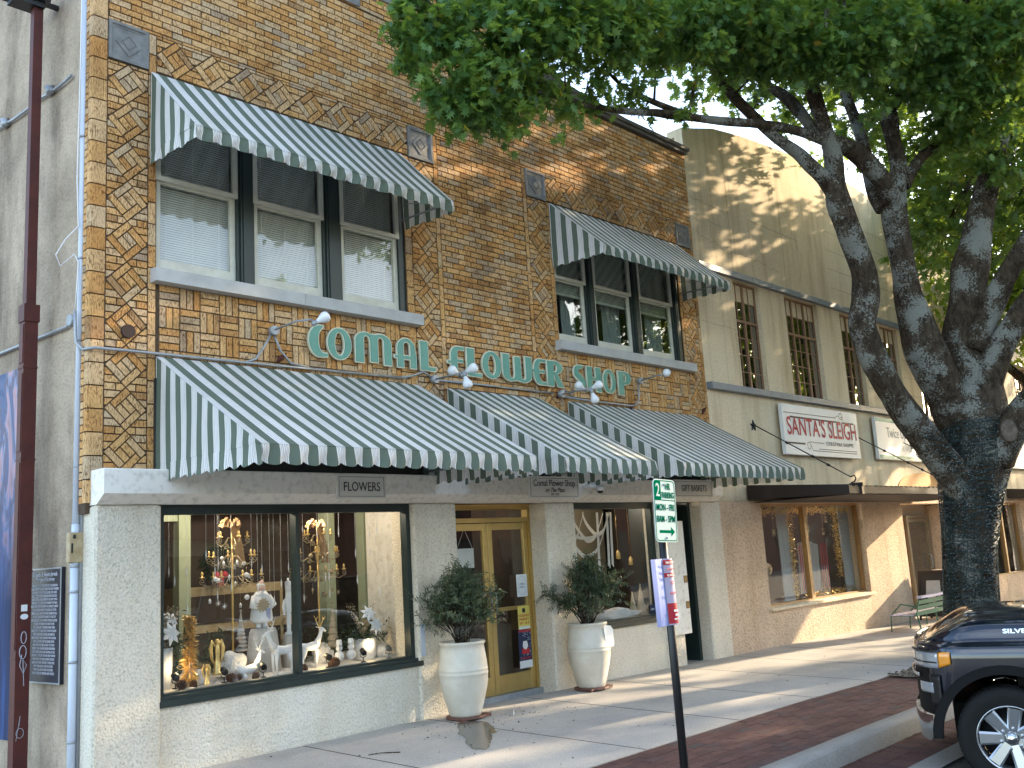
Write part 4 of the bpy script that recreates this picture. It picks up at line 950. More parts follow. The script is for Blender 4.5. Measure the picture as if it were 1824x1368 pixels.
# more street trees down the row, each with its own crown
def street_tree(x, y, h, lab, seed, cr=4.2, zc=7.2, nb=95, dens=9, lf=None):
    rg = np.random.default_rng(seed); random.seed(seed)
    t = empty('oak_tree', (x, y, gz(x, y)-.1), lab, 'tree', 'oaks in the row along the street')
    b = MB(); zb = gz(x, y)-.1
    b.tube([(x,y,zb),(x+.05,y,1.0),(x+.02,y+.05,2.2),(x,y,3.2)], [.40,.31,.29,.34], 14, jit=.2)
    tips = []
    for k in range(7):
        a = 2*PI*k/7+random.uniform(-.3,.3); e = random.uniform(.55,1.2); pts = [(x,y,2.9)]; rr = [.22]
        px, py, pz = x, y, 2.9
        for j in range(6):
            st = 1.0; px += math.cos(a)*math.cos(e)*st*.8; py += math.sin(a)*math.cos(e)*st*.8; pz += math.sin(e)*st; a += random.uniform(-.3,.3); e += random.uniform(-.12,.2)
            pts.append((px,py,pz)); rr.append(.19-.03*j); tips.append((px,py,pz,.1))
        b.tube(pts, rr, 10, jit=.2)
    bl = []
    for k in range(nb):
        a = random.uniform(0, 2*PI); rr = cr*math.sqrt(random.uniform(.03,1)); bz = zc+random.uniform(-1.6, 3.6)*(1-(rr/(cr*1.25))**2)
        bl.append((x+rr*math.cos(a), y+rr*math.sin(a), bz, random.uniform(.5,.9)))
    for (bx, by, bz, r) in bl:
        q = near((bx,by,bz), tips); b.tube([q[:3], ((q[0]+bx)/2,(q[1]+by)/2,(q[2]+bz)/2+.15), (bx,by,bz)], [.05,.03,.012], 5)
    b.build('trunk', M['bark2'], t)
    P, Dn = sprays(bl, rg, dens, 13, .3); leaves('crown', P, Dn, .20, SIMP if lf is None else lf, M['leaf2'], t, rg)
    return t
street_tree(24.6, 5.0, 11, 'second oak in the row, its bright green crown showing behind the large oak', 21, 4.6, 7.1, 105, 9)
street_tree(38.0, 4.8, 11, 'farthest oak in the row at the right, beyond the second oak', 22, 4.2, 10.2, 70, 7)
street_tree(51.0, 5.5, 11, 'oak at the far end of the street row', 23, 4.6, 7.6, 60, 6)
# ================================================================== things on the side wall
def sw(x, y, z): return tuple(SW @ Vector((x, y, z)))
M['mural'] = None
def mural_mat():
    m, n, b, L = nodes('painted mural'); b.inputs['Roughness'].default_value = .8
    t = N(n, 'ShaderNodeTexCoord'); mp = N(n, 'ShaderNodeMapping'); mp.inputs['Scale'].default_value = (2.5, 2.5, .8); L(t.outputs['Object'], mp.inputs[0])
    z = N(n, 'ShaderNodeTexNoise', i_Scale=1.3, i_Detail=6.0); z.inputs['Distortion'].default_value = 2.2; L(mp.outputs[0], z.inputs['Vector'])
    r = ramp(n, [(.30, (.04,.06,.12)), (.40, (.12,.16,.28)), (.47, (.16,.13,.17)), (.53, (.24,.28,.42)), (.57, (.50,.30,.34)), (.66, (.28,.22,.24))]); L(z.outputs['Fac'], r.inputs[0])
    sp = N(n, 'ShaderNodeSeparateXYZ'); L(t.outputs['Object'], sp.inputs[0])
    mr = N(n, 'ShaderNodeMapRange'); mr.inputs[1].default_value = 1.2; mr.inputs[2].default_value = 2.6; L(sp.outputs['Z'], mr.inputs[0])
    mp2 = N(n, 'ShaderNodeMapping'); mp2.inputs['Scale'].default_value = (9, 9, .5); L(t.outputs['Object'], mp2.inputs[0])
    z2 = N(n, 'ShaderNodeTexNoise', i_Scale=1.0, i_Detail=5.0); L(mp2.outputs[0], z2.inputs['Vector'])
    r2 = ramp(n, [(.35, (.008,.014,.05)), (.5, (.015,.03,.10)), (.62, (.03,.08,.25)), (.72, (.05,.10,.16))]); L(z2.outputs['Fac'], r2.inputs[0])
    mm = N(n, 'ShaderNodeMixRGB'); L(mr.outputs[0], mm.inputs[0]); L(r2.outputs[0], mm.inputs[1]); L(r.outputs[0], mm.inputs[2]); L(mm.outputs[0], b.inputs['Base Color'])
    bp = N(n, 'ShaderNodeBump'); bp.inputs['Strength'].default_value = .7; bp.inputs['Distance'].default_value = .01; L(z2.outputs['Fac'], bp.inputs['Height']); L(bp.outputs[0], b.inputs['Normal'])
    return m
b = MB(); b.box(-.012, -.001, 0, 2.6, 0, 3.40); b.v = [tuple(Matrix.Rotation(R(4),4,'Z') @ Vector(p)) for p in b.v]
mu = b.build('wall_mural', mural_mat()); mu.location = sw(0, 1.0, .28); tag(mu, 'blue and pink painted mural on the weathered side wall behind the rust red column', 'mural')
# plaque with text
pt = empty('text_plaque', sw(0, .59, .80), 'black memorial plaque full of small white text on the side wall', 'plaque'); pt.rotation_euler = (0,0,R(4-90))
b = MB(); b.box(-.30,.30,-.035,-.002,0,.975)
e=.012
b.build('plaque_body', mat('black plaque', (.018,.02,.035), .4), pt, world=False)
b = MB(); b.box(-.30,.30,-.040,-.0352,0,e); b.box(-.30,.30,-.040,-.0352,.975-e,.975); b.box(-.30,-.30+e,-.040,-.0352,e,.975-e); b.box(.30-e,.30,-.040,-.0352,e,.975-e)
M['platetxt'] = mat('raised pale lettering', (.55,.56,.62), .5)
b.build('plaque_rim', M['galv'], pt, world=False)
put_text(pt, 'lettering', 'El Legado de Nuestra Jornada', M['platetxt'], 0, -.0365, .905, .052, sx=.72)
put_text(pt, 'lettering', 'The Legacy of Our Journey', M['platetxt'], 0, -.0365, .865, .042, sx=.75, shear=.3)
lines = ['THE AREA ON THE WEST SIDE OF THE RAILROAD','DATING FROM THE EARLY 1900S THE GREAT NUMBER','OF FAMILIES WHO SETTLED ALONG THE CREEK','BUILT THEIR HOMES CHURCHES AND SCHOOLS','AND OPENED SMALL SHOPS IN THE NEW TOWN','THROUGH THE YEARS THEY WORKED THE MILLS','AND FARMS AND FOLLOWED THE HARVEST NORTH','THE CHILDREN WENT TO SCHOOL IN TOWN','MUSIC DANCE AND FOOD WERE SHARED BY ALL','THE PLAZA BECAME THE HEART OF THE CITY','ON WEEKENDS WHEN FAMILIES WOULD GATHER','TO HEAR THE BAND PLAY AND TO VISIT','THE COMMUNITY ENDURED HARD YEARS','AND HELPED TO BUILD THE TOWN WE KNOW','THEIR LABOR BUILT ROADS AND BRIDGES','MANY SERVED THEIR COUNTRY WITH HONOR','AFTER THE WAR THEY RETURNED HOME','AND OPENED STORES ALONG THE STREET','TODAY THEIR GRANDCHILDREN REMEMBER','THE STORIES SONGS AND PRAYERS OF OLD','THIS WALL HONORS THE MEN AND WOMEN','WHO MADE THE LONG JOURNEY NORTH','AND WHO MADE THIS PLACE THEIR HOME','MAY THEIR LEGACY LIVE FOR THOSE','WHO FOLLOW IN THEIR FOOTSTEPS','MADE POSSIBLE BY FRIENDS AND FAMILIES']
put_text(pt, 'lettering', '\n'.join(lines), M['platetxt'], 0, -.0365, .815, .0296, sx=.70)
# rust red steel column with plates, bracket box, stickers and scratched tag
cl = empty('steel_column', (3.265, 9.0, -.05), 'rust red square steel column standing against the weathered side wall', 'column')
b = MB(); 
b.box(3.215,3.30,8.955,9.04,4.12,7.3); b.box(3.20,3.318,8.94,9.058,-.1,4.06); b.box(3.19,3.328,8.93,9.068,3.98,4.14)
b.build('post', M['rust'], cl)
b = MB()
for z in (4.05,3.55,2.72,1.75,1.02): b.box(3.196,3.322,8.936,9.062,z,z+.018)
for z0_, z1_ in ((1.1,2.7),(2.8,3.5),(3.6,3.95)): b.box(3.193,3.1995,8.955,9.04,z0_,z1_)
b.build('cover_plate', M['rust'], cl)
b = MB(); b.box(2.98,3.34,8.88,9.14,7.14,7.22); b.box(3.02,3.30,8.92,9.1,7.0801,7.1399); b.box(3.30,3.5,8.98,9.02,7.15,7.19); b.build('bracket_box', M['black'], cl)
b = MB(); b.box(3.235,3.285,8.9365,8.9395,1.42,1.475); b.build('sticker', M['white'], cl)
b = MB(); b.prism([(3.262+.032*math.cos(a*PI/8),1.375+.024*math.sin(a*PI/8)) for a in range(16)], 8.9365, 8.9395); b.build('sticker', M['white'], cl)
b = MB()
def loop2(cx, cz, rx, rz, n=14, a0=0): return [(cx+rx*math.cos(a0+2*PI*k/n), 8.938, cz+rz*math.sin(a0+2*PI*k/n)) for k in range(n+1)]
b.tube(loop2(3.262,1.20,.022,.05), .0035, 5); b.tube(loop2(3.258,1.08,.028,.055), .0035, 5); b.tube([(3.25,8.938,1.06),(3.235,8.938,.97),(3.265,8.938,.90),(3.29,8.938,.97),(3.26,8.938,1.02),(3.272,8.938,.80)], .0035, 5)
b.tube(loop2(3.25,.42,.03,.04), .002, 5); b.tube([(3.22,8.938,.36),(3.25,8.938,.56),(3.245,8.938,.48)], .002, 5)
b.build('scratched_tag', M['platetxt'], cl)
# pale drain pipe with meter box
dp = empty('drain_pipe', (3.46, 8.37, -.03), 'pale blue plastic pipe with metal box running up the corner beside the brick quoins', 'pipe')
b = MB(); b.tube([(3.452,8.375,2.07),(3.462,8.375,4.4),(3.462,8.375,7.5)], .029, 14); b.tube([(3.452,8.375,2.0),(3.452,8.375,2.12)], .033, 14); b.build('upper_pipe', M['pvc'], dp)
b = MB(); b.tube([(3.445,8.37,-.1),(3.445,8.37,1.80)], .033, 14); b.build('lower_pipe', M['pvc'], dp)
for z in (.35,.98,1.55,1.76):
    b = MB(); b.tube([(3.445,8.37,z),(3.445,8.37,z+.022)], .037, 12); b.box(3.46,3.50,8.355,8.385,z,z+.02); b.build('clip', M['galv'], dp)
for z in (2.6,3.7,4.45,5.6):
    b = MB(); b.tube([(3.457,8.375,z),(3.457,8.375,z+.02)], .032, 12); b.build('clip', M['galv'], dp)
M['tanbox'] = mat('tan painted box', (.50,.42,.26), .6, c2=(.34,.24,.12), ns=16)
b = MB(); b.bbox(3.385,3.515,8.33,8.40,1.80,2.05,.006); b.build('junction_box', M['tanbox'], dp)
b = MB(); b.lathe([(.012,0),(.012,.03)], (3.425,8.33,2.0), 8); b.box(3.40,3.412,8.322,8.33,1.88,1.96); b.build('box_tab', M['black'], dp)
b = MB(); b.tube([(3.488,8.352,.0),(3.494,8.345,3.5),(3.494,8.345,7.5)], .016, 8); t_ = b.build('side_conduit', M['galv'], dp)
# loose white cable and conduits
b = MB(); b.tube([(3.42,8.36,7.4),(3.418,8.36,6.2),(3.41,8.37,5.2),(3.425,8.36,4.75),(3.33,8.40,4.62),(3.29,8.5,4.50),(3.33,8.5,4.40),(3.41,8.40,4.5),(3.43,8.36,4.42),(3.42,8.35,4.25),(3.405,8.35,3.99)], .006, 6)
tag(b.build('loose_cable', M['white']), 'thin white cable looping loosely beside the pale drain pipe', 'cable')
cbs = []
for zz, kn in ((6.30,1),(3.89,0)):
    b = MB()
    pts = [sw(-.03, y, zz+(.02 if kn and int(y*4)%2 else 0)) for y in (2.6,2.2,1.9,1.76,1.5,1.2,.95,.74,.5,.3)]
    if kn: b.tube(pts, .014, 8)
    else: b.tube(pts+[sw(-.03,.22,3.93)], .015, 8)
    cbs.append(tag(b.build('conduit', M['galv']), 'upper conduit with two knobs on the weathered side wall' if kn else 'lower conduit on the side wall ending at a round box by the pipe', 'conduit'))
cb = cbs[0]
for y in (1.70,.72):
    b = MB(); b.tube([sw(-.03,y-.06,6.30),sw(-.035,y,6.32),sw(-.03,y+.06,6.30)], [.022,.045,.022], 10); b.tube([sw(0,y,6.36),sw(-.05,y+.05,6.36)], .03, 8); b.build('conduit_fitting', M['galv'], cb)
b = MB(); b.tube([sw(-.06,.20,3.93),sw(0,.20,3.93)], .052, 12); b.build('conduit_box', M['galv'], cbs[1])
b = MB(); b.tube([(3.40,8.34,3.97),(3.405,8.34,3.80),(3.41,8.33,3.68),(3.44,8.26,3.61),(3.44,8.19,3.605),(3.50,8.165,3.615),(3.8,8.165,3.622),(5.0,8.165,3.635),(7.0,8.165,3.665)], .014, 8)
tag(b.build('front_conduit', M['galv']), 'grey conduit bending round the brick corner and along the top of the left awning', 'conduit')
# ------------------------------------------------ sign lamps
def bulb(b, c, d, r=.045):
    d = Vector(d).normalized(); q = d.to_track_quat('Z','Y').to_matrix().to_4x4()
    t = MB(); t.lathe([(.018,-.05),(.022,-.02),(.03,0),(.046,.03),(.056,.055),(.056,.075),(.045,.098),(.02,.108)], (0,0,0), 16); t.xf(Matrix.Translation(c) @ q); b.add(t.v, t.f, True)
def lampset(loc, lab, arms, legs):
    rt = empty('sign_lamp', loc, lab, 'lamp', 'floodlights on conduit round the shop name')
    b = MB(); x, y, z = loc
    b.tube([(x,y+.03,z),(x,y-.035,z)], .048, 12); 
    for lg in legs: b.tube(lg, .0125, 8)
    b.build('conduit_box', M['galv'], rt)
    a_ = MB(); bl = MB(); so_ = MB()
    for pts, heads in arms:
        a_.tube(pts, .011, 8)
        for c, d in heads:
            dv = Vector(d).normalized(); c = Vector(c)
            so_.tube([Vector(pts[-1]), c-dv*.045], .010, 6); so_.tube([c-dv*.085, c-dv*.03], [.024,.026], 10); bulb(bl, c, d)
    a_.build('arm', M['galv'], rt); so_.build('socket', M['galv'], rt); bl.build('bulb', M['frost'], rt)
lampset((5.27,8.14,3.985), 'floodlight on conduit in front of the first letter, left end of the sign', [([(5.27,8.12,3.99),(5.34,7.85,4.03),(5.40,7.68,4.02)], [((5.44,7.60,4.0),(.5,-.3,.35))])],
  [[(5.25,8.16,3.95),(5.18,8.165,3.82),(5.08,8.165,3.68),(4.98,8.165,3.64)], [(5.29,8.16,3.95),(5.36,8.165,3.80),(5.48,8.165,3.68),(5.70,8.165,3.66)]])
lampset((7.40,8.14,3.68), 'triple floodlight where the left and middle awnings meet', [([(7.40,8.12,3.68),(7.36,7.85,3.67),(7.33,7.62,3.66)], [((7.43,7.80,3.70),(-.8,.1,.35)),((7.38,7.55,3.68),(.4,-.7,.3)),((7.34,7.56,3.58),(.1,-.3,-1))])],
  [[(7.37,8.16,3.71),(7.25,8.165,3.76),(7.10,8.165,3.70),(6.95,8.165,3.67)], [(7.44,8.16,3.68),(8.2,8.165,3.69),(9.5,8.165,3.69)]])
lampset((9.63,8.14,3.68), 'triple floodlight where the middle and right awnings meet', [([(9.63,8.12,3.68),(9.58,7.85,3.67),(9.54,7.62,3.66)], [((9.68,7.82,3.72),(-.8,.1,.35)),((9.60,7.55,3.68),(.4,-.7,.3)),((9.57,7.56,3.57),(.1,-.3,-1))])],
  [[(9.63,8.16,3.72),(9.75,8.165,3.75),(9.85,8.165,3.70)], [(9.66,8.16,3.66),(10.4,8.165,3.64),(11.2,8.165,3.64),(11.36,8.165,3.68),(11.40,8.165,3.80),(11.41,8.165,3.98)]])
lampset((11.42,8.14,4.02), 'floodlight on conduit to the right of the last letter', [([(11.42,8.12,4.02),(11.40,7.85,4.04),(11.36,7.70,4.03)], [((11.33,7.62,4.02),(-.5,-.5,.1))])], [])
# ------------------------------------------------ dome camera under the lintel
cm = empty('security_camera', (9.83,7.86,2.36), 'small white dome camera hanging under the lintel beside the middle hanging sign', 'camera')
b = MB(); b.box(9.66,9.80,7.80,7.88,2.43,2.47); b.tube([(9.78,7.84,2.45),(9.86,7.80,2.45)], .02, 8); b.lathe([(.045,.0),(.055,.05),(.03,.07)], (9.87,7.80,2.385), 14); b.build('camera_body', M['white'], cm)
b = MB(); b.ball((9.87,7.80,2.385), .042, 12, 8, (1,1,.9)); b.build('dome', mat('smoked dome', (.02,.02,.02), .1), cm)
# ================================================================== cream building
CB = empty('cream_building', (13.3, 8.2, -.1), 'long cream painted building with curved parapet and steel windows in deep recesses', 'building')
GAPS = [(14.46,15.34,'A'),(16.27,17.58,'B'),(18.56,19.47,'A'),(20.50,21.42,'A'),(22.45,23.37,'A'),(25.6,26.5,'A'),(27.55,28.45,'A'),(29.5,30.8,'B'),(31.8,32.7,'A'),(33.8,34.7,'A')]
wh = [(a, c, 4.18, 6.075) for a, c, _ in GAPS]
b = MB(); panel(b, 13.302, 44, 2.275, 8.40, wh+[], 8.20, 8.36)
par = [(13.302,8.53),(13.6,8.60),(14.3,8.80),(15.2,8.93),(16.4,9.04),(17.6,9.12),(19,9.17),(20.4,9.12),(21.6,8.98),(22.6,8.8),(24,8.66),(27,8.6),(44,8.6)]
random.seed(3)
pp = [(13.302,8.402)]+[(x, z) for x, z in par]+[(44,8.402)]
b.prism(pp, 8.2, 8.5); b.build('upper_wall', M['cream'], CB)
b = MB()
holes = [(14.56,18.42,.53,2.235),(20.34,23.7,-.3,2.2),(24.9,28.2,.4,2.2),(28.9,31.5,-.3,2.2),(32.3,35,.4,2.2)]
panel(b, 13.21, 44, -.5, 2.27, holes, 8.165, 8.50); b.build('pebble_dash_wall', M['dash'], CB)
# string courses of painted metal
M['ledge'] = mat('blue grey painted ledge', (.22,.26,.31), .5, c2=(.15,.18,.22), ns=5)
b = MB(); x = 13.32
for ln in (1.72,2.5,1.9,3.2,3.5,3.4,3.3,3.4,3.3): 
    b.prism([(8.12,6.09),(8.12,6.19),(8.135,6.20),(8.199,6.205),(8.199,6.085)], x, x+ln-.006, 'x'); x += ln
b.build('upper_ledge', M['ledge'], CB)
b = MB(); x = 13.31
for ln in (1.1,2.25,2.1,1.7,2.3,3.4,3.3,3.4,3.3): 
    b.prism([(8.085,4.065),(8.085,4.16),(8.10,4.172),(8.199,4.178),(8.199,4.06)], x, x+ln-.008, 'x'); x += ln
b.build('lower_ledge', M['ledge'], CB)
M['steel'] = mat('peach brown window steel', (.34,.20,.11), .6, c2=(.22,.12,.07), ns=12)
M['oldpane'] = glass_mat('rippled old panes', (.35,.38,.38), 3.2, 1.6)
M['bankpane'] = mat('dark bank glass', (.03,.03,.035), .5)
def steel_window(x0, x1, kind):
    wn = empty('steel_window', (0,0,0)); wn.parent = CB; wn.location = Vector(((x0+x1)/2, 8.30, 4.18))-CB.location
    b = MB(); y0, y1 = 8.285, 8.325; z0, z1 = 4.19, 6.07; zt = 5.385
    b.box(x0,x0+.03,y0,y1,z0,z1); b.box(x1-.03,x1,y0,y1,z0,z1); b.box(x0+.03,x1-.03,y0,y1,z0,z0+.03); b.box(x0+.03,x1-.03,y0,y1,z1-.03,z1); b.box(x0+.03,x1-.03,y0-.012,y1,zt-.02,zt+.022)
    ms = [(x0+x1)/2] if kind == 'A' else [x0+(x1-x0)*.31, x0+(x1-x0)*.67]
    for m_ in ms: b.box(m_-.02,m_+.02,y0-.008,y1-.002,z0+.03,z1-.03)
    b.build('frame', M['steel'], wn)
    b = MB(); ed = [x0+.03]+ms+[x1-.03]
    for a, c in zip(ed[:-1], ed[1:]):
        m_ = (a+c)/2; b.box(m_-.007,m_+.007,y0+.008,y1-.006,z0+.03,z1-.03)
    for z in (4.49,4.79,5.09,5.74): b.box(x0+.03,x1-.03,y0+.010,y1-.008,z-.007,z+.007)
    b.build('glazing_bar', M['steel'], wn)
    b = MB(); b.box(x0+.02,x1-.02,8.308,8.312,z0+.02,5.74); b.build('pane', M['oldpane'], wn)
    b = MB(); b.box(x0+.02,x1-.02,8.308,8.312,5.7401,z1-.02); b.build('painted_pane', M['cream'], wn)
    b = MB(); b.prism([(8.16,4.182),(8.16,4.19),(8.29,4.205),(8.29,4.182)], x0, x1, 'x'); b.build('window_sill', M['steel'], wn)
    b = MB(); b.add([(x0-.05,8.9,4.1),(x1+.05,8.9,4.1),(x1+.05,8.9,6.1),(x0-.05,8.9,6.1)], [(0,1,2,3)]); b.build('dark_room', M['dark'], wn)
for a, c, k in GAPS: steel_window(a, c, k)
# cracks and score lines
b = MB(); yy = 8.1985
def crack(pts, w=.005):
    for (x0, z0), (x1, z1) in zip(pts[:-1], pts[1:]):
        l = math.hypot(x1-x0, z1-z0) or 1; nx, nz = -(z1-z0)/l*w/2, (x1-x0)/l*w/2
        b.add([(x0-nx,yy,z0-nz),(x1-nx,yy,z1-nz),(x1+nx,yy,z1+nz),(x0+nx,yy,z0+nz)], [(0,1,2,3)])
random.seed(8)
def wob(x0, z0, x1, z1, n=14, j=.03, w=.005):
    pts = [(x0+(x1-x0)*i/n+random.uniform(-j,j), z0+(z1-z0)*i/n+random.uniform(-j,j)) for i in range(n+1)]; crack(pts, w)
for x in (14.52, 16.42): wob(x, 6.25, x+.05, 8.85, 16, .008, .007)
wob(13.35,7.32,14.45,7.28,12,.012,.006); wob(13.4,7.05,14.3,6.98,10,.01); wob(13.5,6.72,14.6,6.55,14,.05); wob(14.6,6.6,16.2,6.5,16,.05); wob(15.2,7.31,17.1,7.28,12,.01,.006); wob(15.2,6.3,15.22,7.3,9,.01)
wob(16.5,7.9,17.2,7.0,12,.04); wob(13.9,6.7,13.92,7.8,10,.03); wob(16.9,6.3,17.2,7.0,8,.03); wob(14.0,4.2,14.02,6.0,6,.01,.004); wob(13.35,5.2,14.4,5.18,6,.01,.004)
for z in (6.55,6.95,7.35,7.75,8.15):
    wob(18.3,z,24,z,24,.004,.006)
for z in (4.6,5.0,5.4,5.8): wob(19.55,z,20.4,z,5,.003,.005); wob(21.5,z,22.4,z,5,.003,.005); wob(23.45,z,25.5,z,9,.003,.005)
for i, x in enumerate((18.8,19.9,20.8,21.9,22.8,23.6)): wob(x,6.25,x,8.4,9,.004,.004)
wob(13.32,2.9,14.4,2.88,6,.004,.004); wob(14.3,2.3,14.32,4.0,8,.006,.004)
b.build('crack', mat('dark crack line', (.16,.11,.07), .95), CB)
# shop window with wooden frame
M['creamglass'] = glass_mat('cream shop glass', (.97,.98,.97), .7, 1.5)
M['wood'] = mat('varnished oak frame', (.40,.22,.07), .5, c2=(.28,.14,.04), ns=3, mapping=(12,12,1), bump=.1)
def wood_front(x0, x1, z0, z1, ms, y=8.27):
    b = MB(); t = .05
    b.box(x0,x1,y,y+.08,z1-t,z1); b.box(x0,x0+t*.6,y,y+.08,z0,z1-t); b.box(x1-t,x1,y,y+.08,z0,z1-t); b.box(x0+t*.6,x1-t,y,y+.08,z0,z0+t*.7)
    for m_ in ms: b.box(m_-.055,m_+.055,y-.01,y+.078,z0+t*.7,z1-t)
    fr = b.build('shopfront_frame', M['wood'], CB)
    g = MB(); g.box(x0+.02,x1-.02,y+.045,y+.051,z0+.02,z1-.02); g.build('shop_pane', M['creamglass'], CB)
wood_front(14.56, 18.42, .54, 2.235, [16.25]); wood_front(24.9, 28.2, .4, 2.2, [26.95]); wood_front(32.3, 35, .4, 2.2, [33.6])
b = MB(); b.prism([(8.10,.49),(8.10,.53),(8.30,.55),(8.30,.49)], 14.50, 18.48, 'x'); b.build('window_sill', M['cream'], CB)
for q in ((20.2,23.9,8.95,9.1,-.3,2.27),(23.701,23.85,8.501,8.949,-.3,2.2),(20.2,20.339,8.501,8.949,-.3,2.2),(28.8,31.6,8.95,9.1,-.3,2.27)):
    b = MB(); b.box(*q); b.build('recess_wall', M['dash'], CB)
d2 = empty('shop_door', (0,0,0)); d2.parent = CB; d2.location = Vector((23.0,8.9,-.17))-CB.location
M['alu'] = mat('bronze aluminium', (.30,.25,.17), .4, .5)
b = MB(); b.box(22.3,22.37,8.87,8.945,-.2,1.98); b.box(23.55,23.64,8.87,8.945,-.2,1.98); b.box(22.37,23.55,8.87,8.945,1.91,1.98); b.box(22.37,22.45,8.89,8.93,-.17,1.90); b.box(23.46,23.545,8.89,8.93,-.17,1.90); b.box(22.45,23.46,8.89,8.93,-.17,.05); b.box(22.45,23.46,8.89,8.93,1.83,1.90)
b.build('door_frame', M['alu'], d2)
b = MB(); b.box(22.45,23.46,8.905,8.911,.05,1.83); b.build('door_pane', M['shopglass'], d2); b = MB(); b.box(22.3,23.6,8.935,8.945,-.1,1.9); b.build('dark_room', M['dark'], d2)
b = MB(); b.tube([(23.38,8.89,.75),(23.38,8.82,.78),(23.38,8.82,1.05),(23.38,8.89,1.08)], .014, 8); b.build('pull_handle', M['galv'], d2)
b = MB(); b.box(13.4, 44, 8.52, 20, 7.9, 8.1); b.box(13.4,44,19.8,20,0,7.9); b.box(43.8,44,8.5,19.8,0,7.9); b.build('roof', M['coping'], CB)
b = MB(); b.box(13.215,13.30,8.501,12,0,2.2); b.build('party_wall', M['dark'], CB)
# display room of the second shop
b = MB(); 
def room2(x0, x1, y0, y1, z0, z1):
    v = [(x0,y0,z0),(x1,y0,z0),(x1,y1,z0),(x0,y1,z0),(x0,y0,z1),(x1,y0,z1),(x1,y1,z1),(x0,y1,z1)]
    b.add(v, [(0,1,2,3),(7,6,5,4),(0,3,7,4),(1,5,6,2),(3,2,6,7)])
room2(14.4,18.6,8.36,11.5,.50,2.5); room2(24.7,28.4,8.4,11,.2,2.5); room2(32,35.2,8.4,11,.2,2.5)
b.build('display_room', mat('shop room', (.07,.055,.045), .9), CB)
# brown metal canopy
M['brown'] = mat('dark brown metal', (.022,.013,.010), .6, c2=(.015,.010,.008), ns=8)
M['brown2'] = mat('brown canopy soffit', (.12,.065,.04), .6)
cn = empty('metal_canopy', (14.19, 8.16, 2.3), 'long flat dark brown metal canopy over the cream building shop windows', 'canopy')
b = MB(); b.prism([(6.45,2.25),(6.45,2.36),(8.16,2.50),(8.16,2.30)], 14.19, 21.2, 'x'); b.build('canopy_deck', M['brown'], cn)
b = MB()
x = 14.2
while x < 21.1:
    b.prism([(6.44,2.3605),(6.44,2.375),(8.15,2.516),(8.15,2.5005)], x, x+.10, 'x'); x += .2
b.build('roof_rib', M['brown'], cn)
b = MB(); b.box(14.25,21.15,6.5,8.1,2.235,2.2495)
for x in (14.19,):
    b.prism([(6.43,2.24),(6.43,2.385),(8.16,2.53),(8.16,2.29)], x-.03, x-.001, 'x')
b.build('fascia', M['brown'], cn)
# stars and tie rods
def star(x, z, lab, group='star shaped anchor plates with tie rods'):
    rt = empty('tie_rod', (x, 8.18, z), lab, 'tie rod', group)
    b = MB(); pts = []
    for k in range(10):
        r = .10 if k % 2 == 0 else .042; a = PI/2+k*PI/5; pts.append((x+r*math.cos(a), z+r*math.sin(a)))
    vs = [(p[0],8.185,p[1]) for p in pts]+[(x,8.15,z)]+[(p[0],8.199,p[1]) for p in pts]
    b.add(vs, [(k,(k+1)%10,10) for k in range(10)]+[(11+k,11+(k+1)%10,(k+1)%10,k) for k in range(10)]); b.build('star_plate', M['black'], rt)
    b = MB(); b.tube([(x,8.16,z),(x,7.3,z-.56),(x,6.60,z-1.02)], .010, 8); 
    for t in (.35,.62,.78): y = 8.16+(6.60-8.16)*t; zz = z-1.02*t; b.tube([(x,y+.02,zz+.013),(x,y-.02,zz-.013)], .022, 8)
    b.build('rod', M['black'], rt)
    b = MB(); b.tube([(x,6.60,z-1.02),(x,6.54,z-1.0),(x,6.52,z-1.05),(x,6.55,z-1.10),(x,6.60,z-1.11)], .012, 8); b.box(x-.05,x+.05,6.40,6.62,z-1.18,z-1.12); b.box(x-.04,x+.04,6.425,6.44,z-1.30,z-1.12); b.build('hook', M['black'], rt)
star(14.64, 3.54, 'black star plate with tie rod to the canopy corner, left of the red lettered sign')
star(18.52, 3.54, 'tie rod running from beside the red lettered sign down to the canopy edge')
star(20.7, 3.54, 'tie rod half hidden behind the oak trunk')
c2 = empty('metal_canopy', (27.3, 8.16, 2.3), 'second dark brown metal canopy beyond the oak trunk at the right edge', 'canopy')
b = MB(); b.prism([(6.6,2.25),(6.6,2.40),(8.16,2.56),(8.16,2.30)], 27.3, 36, 'x'); b.build('canopy_deck', M['brown'], c2)
# wall signs
def curve_strip(b, pts, w, y0, y1):
    for i in range(len(pts)-1):
        (x0,z0),(x1,z1) = pts[i], pts[i+1]; l = math.hypot(x1-x0,z1-z0) or 1; nx, nz = -(z1-z0)/l*w/2, (x1-x0)/l*w/2
        b.add([(x0-nx,y0,z0-nz),(x1-nx,y0,z1-nz),(x1+nx,y0,z1+nz),(x0+nx,y0,z0+nz)], [(0,1,2,3)])
s1 = empty('shop_sign', (17.0, 8.12, 3.08), 'white shop sign with red lettering and black scrolls on the cream wall', 'sign')
b = MB(); b.bbox(15.48,18.50,8.08,8.15,3.075,3.975,.006); b.build('board', M['white'], s1)
b = MB()
b.box(15.75,17.72,8.074,8.0785,3.735,3.765); b.box(17.86,18.32,8.074,8.0785,3.735,3.765)
b.box(15.60,16.22,8.074,8.0785,3.268,3.298); b.box(16.75,18.33,8.0741,8.0785,3.20,3.212)
curve_strip(b, [(15.52,3.82),(17.55,3.83),(17.62,3.87)]+[(17.78+.075*math.cos(R(a)),3.87+.06*math.sin(R(a))) for a in range(180,-200,-20)], .012, 8.0755, 0)
